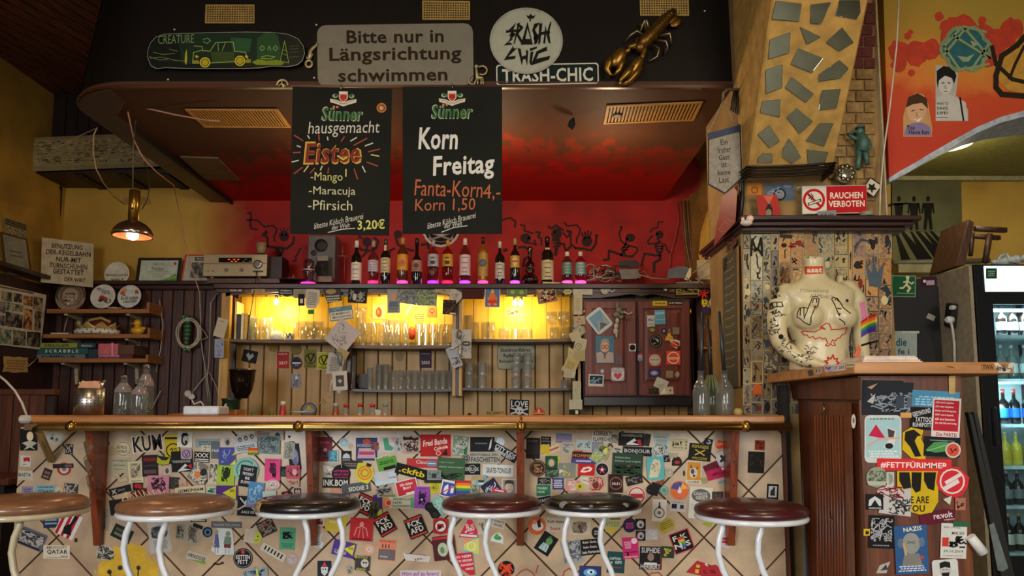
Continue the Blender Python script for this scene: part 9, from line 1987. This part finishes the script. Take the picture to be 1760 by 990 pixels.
F_ROWS='''
180 132 116 80 2 r b8ac88 | T ja! -16 -6 66 36 1c1c18;T Heimatverein -6 18 66 9 4a4638;R 46 -20 8 10 2c2c28;R 46 0 8 10 2c2c28;R 46 20 8 10 2c2c28 | cream yes sticker
372 114 54 46 14 r 1a1a1c | S 0 0 34 26 8 5 b8b8b8 | small black sticker above the refugees one
316 180 146 112 6 r 1a1812 | T REFUGEES 0 -36 108 20 a89838;L -30,20,30,-16 8 b89c48;L -30,-14,30,18 8 b89c48;T WELCOME 0 40 100 16 a89838 | black sticker with yellow letters and crossed figures
444 130 56 56 0 c c8401c | S 0 0 40 30 8 4 e0a088 | small red burst sticker
470 222 98 98 0 c d0ccc8 | O 0 0 40 2 6a6864;L -16,-18,16,18 17 2c2c30;L 16,-18,-16,18 17 2c2c30 | round white sticker with a black cross of plasters
165 238 66 62 0 [-1,1,-1,-.1,-.6,-.8,0,-1,.6,-.8,1,-.1,1,1] 1e2420 | E 2 8 18 10 b83034;L -16,8,18,8 2 4c1014 | dark dome sticker with red lips
276 312 102 148 2 r c8c0a8 | R 0 -8 88 116 c8842c;E -2 4 26 34 c4bcb0;E -8 -6 12 18 4c4848;P -28,-30,-20,-54,-8,-26 5a5654;P 12,-28,30,-44,26,-20 5a5654;C -8 -4 3 k;C 12 -4 3 k;E 2 22 8 8 2c2828;T AGGABEAR 0 62 80 11 2a2822 | orange sticker with a dog portrait
396 290 100 80 -24 r 5c1828 | | dark wine red sticker behind the crimson one
424 320 130 66 -16 r a82048 | S 0 0 90 30 10 4 6c1430;R 50 -20 20 18 d8b8c0 | crimson torn sticker with rounded corners
465 372 56 16 -18 r 6c94a4 | | thin blue streak sticker
340 366 60 44 14 [-1,-.6,.5,-1,1,.4,0,1] 8c9464 | | greenish peeled scrap
212 318 16 40 0 c 4a3c1c | | tiny dark oval sticker
183 428 122 122 0 c d0683c | P -56,-10,-40,-44,0,-56,40,-40,0,0 4c4888;P 20,-50,56,-10,0,0 d8a044;P 0,-26,12,4,0,22,-12,4 d8c8c8;C 0 8 14 d8c8c8 | round orange violet sticker with a white drop
172 534 104 70 3 r b8b0ac | R -24 0 34 30 1c1a1c;R 26 2 24 26 2c2a2c;L -44,-28,44,-24 4 6a6464 | small black and white photo strip
320 512 150 206 4 r c8c4b4 | E 0 -48 62 44 5c5c58;T CHAOS -4 -60 90 24 c8c4b8;T GEIST 6 -34 80 22 c8c4b8;L -60,16,60,20 2 8a867c;W 0 50 100 30 3 a8a498 | large white poster sticker with a grey emblem
432 470 74 66 0 r 3c342c | S 0 0 50 30 8 2 6a6058 | dark grey brown square sticker
372 652 90 46 -10 [-1,-.6,1,-1,.2,1] 8c9c2c | | green pointed corner under the white poster
197 764 134 140 -20 r 141212 | B 6 b83038;T F_K -2 -30 96 34 d0ccc8;R 0 -22 44 20 b84834;R 0 -4 44 20 c8a03c;R 0 14 44 20 4c8c54;R 0 32 44 18 3c5c9c;T N_S -2 22 108 34 d0ccc8;C -12 46 5 d0a8d0;C 4 46 5 d0a8d0 | black and red sticker with a rainbow block over large capitals
492 738 120 134 0 c ccc0b8 | O 0 0 56 3 a89c94;P -10,-50,10,-50,14,-20,-14,-20 c0b4b0;R 0 8 84 16 b02c40;R 0 28 84 16 b02c40 | round white stamp sticker with two red bars
744 668 120 32 -10 [-1,-.8,1,-1,.2,.2,-.6,1] a83878 | | magenta corner under the last stool
370 950 280 100 12 [-1,.9,-.6,-.9,.1,-.7,.3,-.9,1,.2,.9,1] a02830 | R -70 -10 24 20 c8a434;R -70 24 24 26 c8a434;P -20,-46,-4,-20,-30,-30 d8c8b8;S 10 10 80 40 6 5 6c1418 | large dark red ribbon-like sticker at the bottom
708 134 66 64 3 r 7c2c14 | S 0 0 50 44 10 4 3c1408 | small red brown sticker right of the last bracket
684 246 108 140 2 r 18120e | S 0 0 80 100 10 4 3a2c20 | tall black brown sticker right of the last bracket
792 438 76 100 3 r 101010 | R 0 0 54 74 b8b8b4;P -16,26,-14,-4,0,-20,14,-6,16,26 2c2c2c;R 8 -20 12 20 1c1c1c | black framed cameo sticker near the right bar end
20 420 60 80 20 r 161616 | | black triangle corner beside the hologram
140 200 50 30 0 r a89c80 | | thin faded strip beside the yes sticker
'''
batch(FB,1120,730,3.807,F_ROWS)
# posters on the right cupboard
CPo=PlY(YC-.0005)
G_ROWS='''
186 124 250 170 1 [-1,-1,.6,-1,.6,-.9,1,-.9,1,1,-1,1] 23262c | S 20 20 200 90 26 6 8c949c;R 60 20 40 60 3c4450;R 110 20 30 50 59626c;P -100,20,-60,-20,-70,30 b8b4ac;P -100,-50,-50,-70,-80,-40 b88c6c | black and white comic poster at the top of the cupboard
420 130 230 80 3 r 4c8cac | W 0 10 200 50 4 9cc8dc | light blue torn poster at the top right
350 225 110 110 2 r 141416 | T GREYHOUND 0 -30 90 24 c8c8c8 -16;T TATTOO 10 4 80 24 c8c8c8;T RUHRPOTT 4 30 90 22 c8c8c8 | black tattoo shop sticker behind the red party poster
470 225 138 200 3 r d0c8c4 | R 0 -14 122 150 b02030;T CDU_wird_vergehen. -10 -76 90 11 e0d4cc 0 .2;T SPD_wird_vergehen. -10 -56 90 11 e0d4cc 0 .2;T Grüne_wird_biologisch. -4 -36 104 11 e0d4cc 0 .2;T FDP_wird_liquid. -10 -16 90 11 e0d4cc 0 .2;T AfD_wird_blamieren. -6 4 100 11 e0d4cc 0 .2;T Die_PARTEI_wird_lustig. 0 24 106 11 e0d4cc 0 .2;T Die_PARTEI 6 78 100 18 a82434 | red satirical party poster with white slanted lines
163 324 180 232 0 o c4c8c4 | R 0 -5 164 190 9cc0c4;P -70,-16,-34,-72,14,0 b82444;P 20,-60,64,-40,56,30,30,50,-2,40,26,10 d0ccc4;P 22,-52,58,-38,50,0,26,-10 4c3c3c;E 30 34 20 14 1c1c1c;L -74,34,-20,0,80,-6 10 c8a094;W 0 72 150 36 3 d8dcd8;W 0 -98 140 12 1 5c6c5c | pale blue poster with a red pyramid and a shouting head
275 208 54 26 0 r c8985c | | small orange brown tape piece
316 344 124 150 6 [-1,-.6,-.4,-1,.6,-.9,.5,-.3,.9,.2,1,1,-.1,1,-.9,.5] c8a81c | P -50,-50,-10,-66,30,-40,10,-34,0,-10,40,60,10,66,-20,20,-50,-10 1a1814 | upper half of a yellow and black winged figure poster
450 362 176 96 3 r 161c20 | P -80,20,-40,-20,20,-26,60,-10,30,20,-30,30 4c8c4c;L -70,24,20,-10 4 8cc08c;L -60,-30,60,-30 2 b8bcc0 | black sticker with a green speedboat
504 378 76 76 0 c c8c0b8 | C 0 0 31 c8503c;S 0 0 30 30 8 4 6c1c1c | round orange red sticker on the speedboat card
315 450 362 58 1 r d02c30 | T #FETTFÜRIMMER 0 0 326 36 e8dcd4 | red banner sticker with bold white hashtag
134 510 104 100 0 c 8c9480 | S 0 0 80 60 30 4 5c6450;P -50,20,50,20,40,40,-40,40 a8b09c | round mossy photo sticker below the hashtag
200 520 36 70 0 r b8b8ac | P -10,-30,10,-20,14,10,-8,30 8c8c80 | small silvery scrap beside the round photo
332 586 200 212 0 [-1,-1,1,-1,1,.4,.7,.9,.1,1,-.6,.8,-1,.6] c8a81c | P -90,-100,-40,-100,-30,-20,-60,0,-90,-60 1a1814;P -30,-100,20,-100,14,-10,-10,0,-30,-30 1a1814;P 30,-100,90,-100,80,-10,50,-20,30,-60 1a1814;T WE_ARE -10 34 130 34 1a1814;T YOU -10 76 90 34 1a1814 | lower half of the yellow and black figure poster with black words
500 530 160 152 20 [-1,-.2,-.8,-.7,-.4,-.8,0,-1,.5,-.8,.9,-.6,1,0,.9,.5,.6,.9,0,1,-.6,.8,-.9,.4] c82c34 | C 0 0 62 d8ccc8;C 0 0 54 c82c34;R 0 20 88 22 d8ccc8 -50;R 0 -14 88 18 d8ccc8 -50 | large red wavy stamp sticker on the cupboard
216 622 176 148 4 [-1,-.6,-.4,-1,.3,-.7,.9,-.9,1,1,-.8,.9,-.7,.2] b8b4b0 | S -20 -40 130 50 22 5 8c2030;S 30 20 100 90 24 5 3c3c3c | white and red graffiti collage sticker
124 630 82 76 0 r 161718 | P -32,20,-28,-10,0,-28,28,-10,32,20,20,20,0,-10,-20,20 c0c4c4;T GARAGE 0 30 60 8 c0c4c4 | black sticker with a white fan shape
430 704 176 70 -7 [-1,-.5,.4,-1,1,-.7,.9,.6,-.4,1,-1,.8] 5c1828 | T re:volt 26 -6 92 30 d8ccd0;T magazine 54 18 50 8 d8ccd0 | wine red torn magazine sticker
485 616 44 40 40 [-1,1,0,-1,1,1] c8c4b8 | | small white triangle scrap
540 640 50 60 0 r a86c5c | S 0 0 36 40 6 5 3c1c18 | brown red sketch sticker at the right edge
156 776 122 160 2 r 131315 | S 0 -10 100 110 34 4 a8a8ac;W 0 66 90 10 1 8c8c90 | black metal band sticker
84 778 30 34 0 r c8a41c | R 2 2 16 16 1c1a10 | small yellow metal bracket plate on the cupboard edge
302 862 160 236 -3 r 2c5484 | E 0 -30 44 52 8c8c84;E -52 -34 14 24 5c6c84;E 52 -34 14 24 5c6c84;P -36,20,36,20,50,80,-50,80 7c7870;T NAZIS 10 -100 90 22 d8d0b8 -4;L -20,-30,20,-40 3 4c4844;L -20,-42,20,-28 3 4c4844;W 0 92 140 32 3 c8c8d4;C 50 40 9 b83c3c | blue poster with a grey person in headphones
507 820 126 170 2 r c8c8c0 | T SIND_LOKALE -10 -66 80 10 5c5c58;T MIR_SO 20 -38 60 14 3c3c3c;R -40 6 32 44 c03c2c;S 20 4 80 50 14 8 1c1c1c;T 29.10.2019 0 50 96 13 5c5c58;W 0 72 100 8 1 8c8c88 | white event poster with a red square and black splatter
544 738 80 26 2 r 2c5c38 | | dark green tape piece over the white event poster
466 960 126 100 -4 o c8c8c4 | E 0 4 28 34 b8b4ac;P -26,-6,-26,-34,0,-42,26,-34,26,-6,0,-14 1c1c1c;P -20,14,20,14,14,40,-14,40 1c1c1c;L -12,0,-4,0 3 1c1c1c;L 4,0,12,0 3 1c1c1c | white sticker with a bearded face at the bottom
168 955 90 50 -30 [-1,0,-.2,-1,1,-.6,.4,.2,0,1] a8a49c | P -20,0,20,-14,14,14 3c3c3c | curled grey torn sticker at the bottom left
20 238 22 70 0 c b8b0a4 | E 0 -4 5 14 6a6460 | small white oval sticker on the cupboard corner
270 860 12 60 -12 r b8986c | | narrow beige peel beside the blue poster
'''
batch(CPo,1460,640,2.83,G_ROWS,'poster','sticker')
one('rail_strip',MB().hull([CPo(*p,0)for p in((1631,646),(1642,646),(1642,677),(1631,677))],[CPo(*p,.004)for p in((1631,646),(1642,646),(1642,677),(1631,677))],M('b89c5c',.5)),'cream perforated metal strip at the top of the cupboard','fitting')
for o in list(bpy.data.objects):
 if o.name.startswith('sticker')and o.data and not o.get('category'):pass
# comic-papered boards on the pillar front
rd=random.Random(21)
CE=[1277,1290,1311,1325,1338,1359,1383,1406,1434,1458,1465,1487,1510,1533]
GRP=[('8c7a58','b09a6c','6a6450'),('9c9878','b8ac84','5c5c54'),('8c8c78','4a4c48','a89c74'),('7a6a58','5a5450','a8946a'),('c08a3c','a8702c','5a4430'),('b8803a','c89a4c','7a5a3a'),('c08c44','a87434','8c6a40'),('8a8460','6a6650','a09468'),('948a5c','6c6450','b09a5c'),('c0923c','b08438','a07a3c'),('b8843c','5a5c60','a8744a'),('b07c3c','4a5058','c08c48'),('b8823c','5c5450','8c5a34')]
for i in range(13):
 x0,x1=CE[i]+.6,CE[i+1]-.6;y=403-(x0-1277)*.02
 while y<712:
  h=rd.uniform(20,48)if i!=9 else 80;e=min(y+h,713)
  g=GRP[i]if y<540 or i>9 else('6a5a44','8c744c','4a4038');j=rd.randrange(3)
  bg='N:'+g[j]+':'+g[(j+1)%3]+':'+g[j]
  el=f'S 0 0 {x1-x0-4:.0f} {e-y-5:.0f} {rd.randrange(2, 5)} 2.4 {("2a2c30", "3a2a1c", "4a4438", "2c3844")[rd.randrange(4)]};B .7 {("c8b078", "5a4c34", "b0a480")[rd.randrange(3)]}'
  if rd.random()<.45:el+=f';E {rd.uniform(-3, 3):.0f} {rd.uniform(-5, 5):.0f} {rd.uniform(3, 6):.0f} {rd.uniform(4, 9):.0f} {("3a444c", "7c2c20", "2a2420", "c8b888")[rd.randrange(4)]}'
  o=card(PPL,(x0+x1)/2,(y+e)/2,x1-x0,e-y,0,'r',bg,el,base=.001,th=.003+.002*(i%2));struct('comic_panel',o,pil);y=e+.8
for e_ in('1300 425 L -9,14,-7,-14,-2,2,3,2,8,-16,10,14,4,4,-4,6 4 1c1814','1369 421 S 0 0 26 8 10 2.4 8c2c20','1352 405 L -10,0,8,2 6 3a3430','1483 416 L -14,8,-2,-4,8,-2,14,4 3.4 3a464c','1500 418 L -6,-6,0,4,6,-8 3 2a2420','1504 470 P -16,-20,-6,0,-2,-26,4,-2,16,-20,10,24,-10,22 4a5860','1522 500 P -10,-4,2,-10,10,4,2,12,0,2 2c3438','1525 414 E 0 0 4 10 2a2c34'):
 q=e_.split(' ',2);struct('comic_panel',card(PPL,float(q[0]),float(q[1]),.5,.5,0,'n','k',q[2],base=.0062,th=.0002),pil)['label']='dark printed comic figure'
LF=Pl((px0-.001,0,0),(-1,0,0))
r=root('menu_board',LF(1256,668),'tall narrow chalk menu board on the left face of the pillar','chalkboard')
q=[(1242,445),(1266,425),(1269,665),(1243,668)]
part('slate',quadboard(LF,q,.012,M('2a2a20',.6)),r)
mb=MB()
for y in range(14):
 for k in range(3):u=.25+.2*k;a_=inq(q,u-.08,.06+y*.06);b_=inq(q,u+.1,.055+y*.06+.01*(k%2));mb.fline(LF,[a_,b_],1.3,.0125,'8c8a78')
part('chalk_marks',mb,r)['kind']='stuff'
part('frame_strip',MB().hull([LF(*p,0)for p in((1266,425),(1270,421),(1273,664),(1269,665))],[LF(*p,.02)for p in((1266,425),(1270,421),(1273,664),(1269,665))],M('8c6a34',.6)),r)
for s_ in('1255 425 12 20 8 r 6a4a2c | O 0 0 4 2 3a2418 | small brown card with a ring on the left pillar face','1246 455 5 22 4 r 2a201a | | narrow dark card beside the menu board','1262 415 8 14 0 c 5c3040 | | small oval wine card high on the left pillar face'):
 sticker(LF,s_,'card','card',lift=.013)
one('candle_stub',MB().lathe([(.02,0),(.02,.02),(.012,.03)],Vector((P(1262,690,3.4).x-.02,3.28,ZC+.001)),M('a89050',.6),12),'small yellowish stub on the bar end by the pillar','candle')
for s_ in('1302 665 18 26 0 [-1,1,-.8,0,-.3,-.7,0,-1,.3,-.7,.8,0,1,1] c8602c | | orange bottle-shaped sticker low on the pillar front','1301 640 22 40 0 r 8c744a | B 2 c0a060;S 0 0 14 30 8 2 4a3828 | framed tan card low on the pillar front','1325 622 24 30 2 r 6a5c48 | S 0 0 20 24 10 2 b8a888 | dense little comic card beside the framed one'):
 sticker(PPL,s_,'card','card',lift=.008)
# mannequin torso on the ledge
YM=3.12;KM=YM/F
WHT=M('c4b78e',.38,var=.05,coat=.15)
mp=lambda px,py,dy=0:P(px,py,YM)+Vector((0,dy,0))
raw=MB()
SEC=[(632,1410,52,.085),(618,1409,49,.082),(603,1409,46.5,.08),(590,1410,45,.08),(575,1409,48,.088),(560,1407,54,.095),(545,1406,56,.098),(530,1405,57,.098),(515,1403,63,.092),(503,1402,68,.082),(494,1400,58,.068),(486,1399,38,.056),(479,1398,24,.048),(470,1397,18.5,.043),(456,1397,16.5,.04),(444,1396,18.5,.042),(440,1396,17.5,.04)]
vs=[];n=28
for k,(py,cx_,hw,d_)in enumerate(SEC):
 c=mp(cx_,py)
 if k==0:c.z=zl1+.002
 for j in range(n):
  a=2*math.pi*j/n;ca,sa=math.cos(a),math.sin(a);e_=.8
  vs.append(c+Vector((hw*KM*abs(ca)**e_*(1 if ca>0 else-1),d_*abs(sa)**e_*(1 if sa>0 else-1)-(.006 if k>12 else 0),(.012*sa if k>=15 else 0))))
raw.add(vs,[(i*n+j,i*n+(j+1)%n,(i+1)*n+(j+1)%n,(i+1)*n+j)for i in range(len(SEC)-1)for j in range(n)]+[tuple(range(n))[::-1],tuple(range((len(SEC)-1)*n,len(SEC)*n))],WHT)
for px,s_ in((1378,1),(1434,1)):raw.ell(mp(px,548,-.070),.066,.052,.058,WHT,20,14)
def limb(pts):raw.tube([mp(x,y,d)for x,y,r_,d in pts],[r_*KM for x,y,r_,d in pts],WHT,16);[raw.ell(mp(x,y,d),r_*KM,r_*KM,r_*KM,WHT,14,10)for x,y,r_,d in(pts[0],pts[-1])]
limb([(1352,505,19,.0),(1342,522,20,.0),(1336,545,18,.0),(1335,568,16,-.005),(1338,588,15,-.02),(1348,605,14,-.05),(1366,620,12,-.08),(1384,627,9,-.10),(1396,631,7,-.11)])
limb([(1456,500,19,.0),(1468,515,19.5,.0),(1477,540,16.5,.01),(1482,565,14.5,.02),(1486,590,13,.03),(1490,612,11,.03),(1492,629,9.5,.03)])
to=raw.build('mannequin_raw');md=to.modifiers.new('r','REMESH');md.mode='VOXEL';md.voxel_size=.0055;m2=to.modifiers.new('s','SMOOTH');m2.factor=.6;m2.iterations=7
dg=bpy.context.evaluated_depsgraph_get();dg.update();me=bpy.data.meshes.new_from_object(to.evaluated_get(dg));bpy.data.objects.remove(to)
me.materials.clear();me.materials.append(WHT);me.polygons.foreach_set('use_smooth',[True]*len(me.polygons))
O_=mp(1410,632);O_.z=zl1+.001
mn=root('mannequin',O_,'headless white mannequin torso covered in drawings standing on the ledge','mannequin')
bvh=BVHTree.FromPolygons([v.co.copy()for v in me.vertices],[tuple(p.vertices)for p in me.polygons])
me.transform(Matrix.Translation(-O_));bo_=bpy.data.objects.new('body',me);COL.objects.link(bo_);bo_.parent=mn
class Skin:
 lv=[]
 def __call__(s,x,y,off=0):
  d=ray(x,y).normalized();h=bvh.ray_cast(CAMP,d)
  if h[0]is None:return mp(x,y,-.05)
  return h[0]-d*(.0012+off)
SK=Skin()
def ink(nm,lines,col,wd,lab):
 mb=MB()
 for l_ in lines:
  pts=list(zip(l_[::2],l_[1::2]));fine=[]
  for a,b in zip(pts,pts[1:]):
   m_=max(1,int(math.hypot(b[0]-a[0],b[1]-a[1])/3))
   fine+=[(a[0]+(b[0]-a[0])*t/m_,a[1]+(b[1]-a[1])*t/m_)for t in range(m_)]
  mb.fline(SK,fine+[pts[-1]],wd,.0002,col)
 part(nm,mb,mn,lab)
Zm=lambda s_:[[float(v)/3.3+(1200 if i%2==0 else 360)for i,v in enumerate(l_.split(','))]for l_ in s_.split(';')]
ink('ink_drawing',Zm('600,620,640,520,650,495,672,492,686,510,680,540,668,565;648,530,655,505,672,505,672,528;620,560,600,555,575,560,562,590,562,612,580,620,600,640,632,655,640,640,640,610;580,560,578,600;600,556,600,605,606,612;640,610,668,545;655,548,662,555'),'14110f',1.6,'drawn hand with a raised finger')
ink('ink_drawing',Zm('800,620,830,640,832,655;795,590,775,540,758,510,765,498,790,505,815,540,822,556;775,515,785,503,795,520;790,560,812,565;800,600,806,590,795,588,800,604;822,556,865,590'),'14110f',1.6,'second drawn finger')
ink('ink_drawing',Zm('585,695,600,690,660,695,700,675,722,680,712,670,692,668,712,655,725,645,742,648,752,665,755,682,775,680,800,680,845,670;585,695,600,712,618,712,630,728,650,720,665,735,690,725,705,735,722,730,735,755;845,670,835,705,815,712,805,728,790,730,780,745,762,740,755,755;735,755,722,772,738,775,748,760,762,772,778,770,770,752'),'b8281c',1.6,'red drawn bird with spread wings')
ink('ink_drawing',Zm('720,885,735,870,718,860,738,855,735,838,752,848,765,825,772,848,790,845,785,860,800,870,785,878'),'b8281c',2.4,'red drawn sun')
ink('ink_drawing',Zm('385,545,420,528,475,525,482,550,430,552,388,572,385,545;400,540,400,560;420,532,425,552;445,528,448,550'),'14110f',1.6,'banded armlet drawing')
rd=random.Random(9);L_=[]
for k in range(120):
 t=rd.random()
 cx_,cy_,sp2=((430,480,28)if t<.2 else(445,600,34)if t<.5 else(430,680,26)if t<.62 else(500,780,44)if t<.8 else(590,850,44)if t<.92 else(645,815,36));x,y=cx_+rd.uniform(-1,1)*sp2,cy_+rd.uniform(-1,1)*sp2
 l_=[x,y]
 for _ in range(3):x+=rd.uniform(-12,12);y+=rd.uniform(-10,10);l_+=[x,y]
 L_.append([v/3.3+(1200 if i%2==0 else 360)for i,v in enumerate(l_)])
ink('tattoo_drawings',L_,'1c1814',1.0,'dense black sketches over the arm')
mn.children[-1]['kind']='stuff'
mb=MB()
for x,y,r_,c_ in((470,722,15,'14110f'),(845,517,9,'2a2218'),(620,272,10,'6a6248'),(662,270,10,'6a6248')):mb.fpoly(SK,[((x+r_*math.cos(t*.63))/3.3+1200,(y+r_*(.6 if y<300 else 1)*math.sin(t*.63))/3.3+360)for t in range(10)],.0004,c_)
part('dots',mb,mn,'dark dots and neck holes')['kind']='stuff'
def wrapq(nm,q,col,lab,bands=None,txt=None):
 mb=MB();N=8;cols=bands or[col]
 for i in range(N):
  for j in range(len(cols)*2):
   M2=len(cols)*2;mb.fpoly(SK,[inq(q,i/N,j/M2),inq(q,(i+1)/N,j/M2),inq(q,(i+1)/N,(j+1)/M2),inq(q,i/N,(j+1)/M2)],.0006,cols[j//2])
 if txt:mb.ftext(SK,txt[0],*txt[1:5],.0012,txt[5],.03)
 part(nm,mb,mn,lab)
wrapq('sticker_print',[(1382.5,458),(1414.5,457),(1414.5,470),(1382.5,471.5)],'c04a24','orange neck sticker with white letters',None,('asat',1400,464.5,26,8,'d8d0c0'))
wrapq('armband',[(1480,552),(1497,540),(1497,570),(1480,580)],'r','rainbow armband',['b02828','d0702c','d0b830','3c8a44','2c509c','5a3484'])
wrapq('sticker_print',[(1478,520),(1486,518),(1490,545),(1482,551)],'d078a0','pink sticker on the upper arm')
wrapq('arm_ring',[(1480,592),(1500,586),(1500,589),(1480,596)],'15120f','black ring around the wrist')
mb=MB()
for t_,x,y,w_ in(('Milanaburg',1400,500,50),('All Monica',1411,509,40)):mb.ftext(SK,t_,x,y,w_,8,.0004,'8c8670',0,.2)
part('handwriting',mb,mn,'faint handwriting across the chest')
one('rainbow_ribbon',MB().hull([P(*p,2.98)for p in((1468,612),(1476,590),(1480,600),(1477,614))],[P(*p,2.984)for p in((1468,612),(1476,590),(1480,600),(1477,614))],M('d0602c',.7)),'small orange ribbon tip beside the mannequin','ribbon')
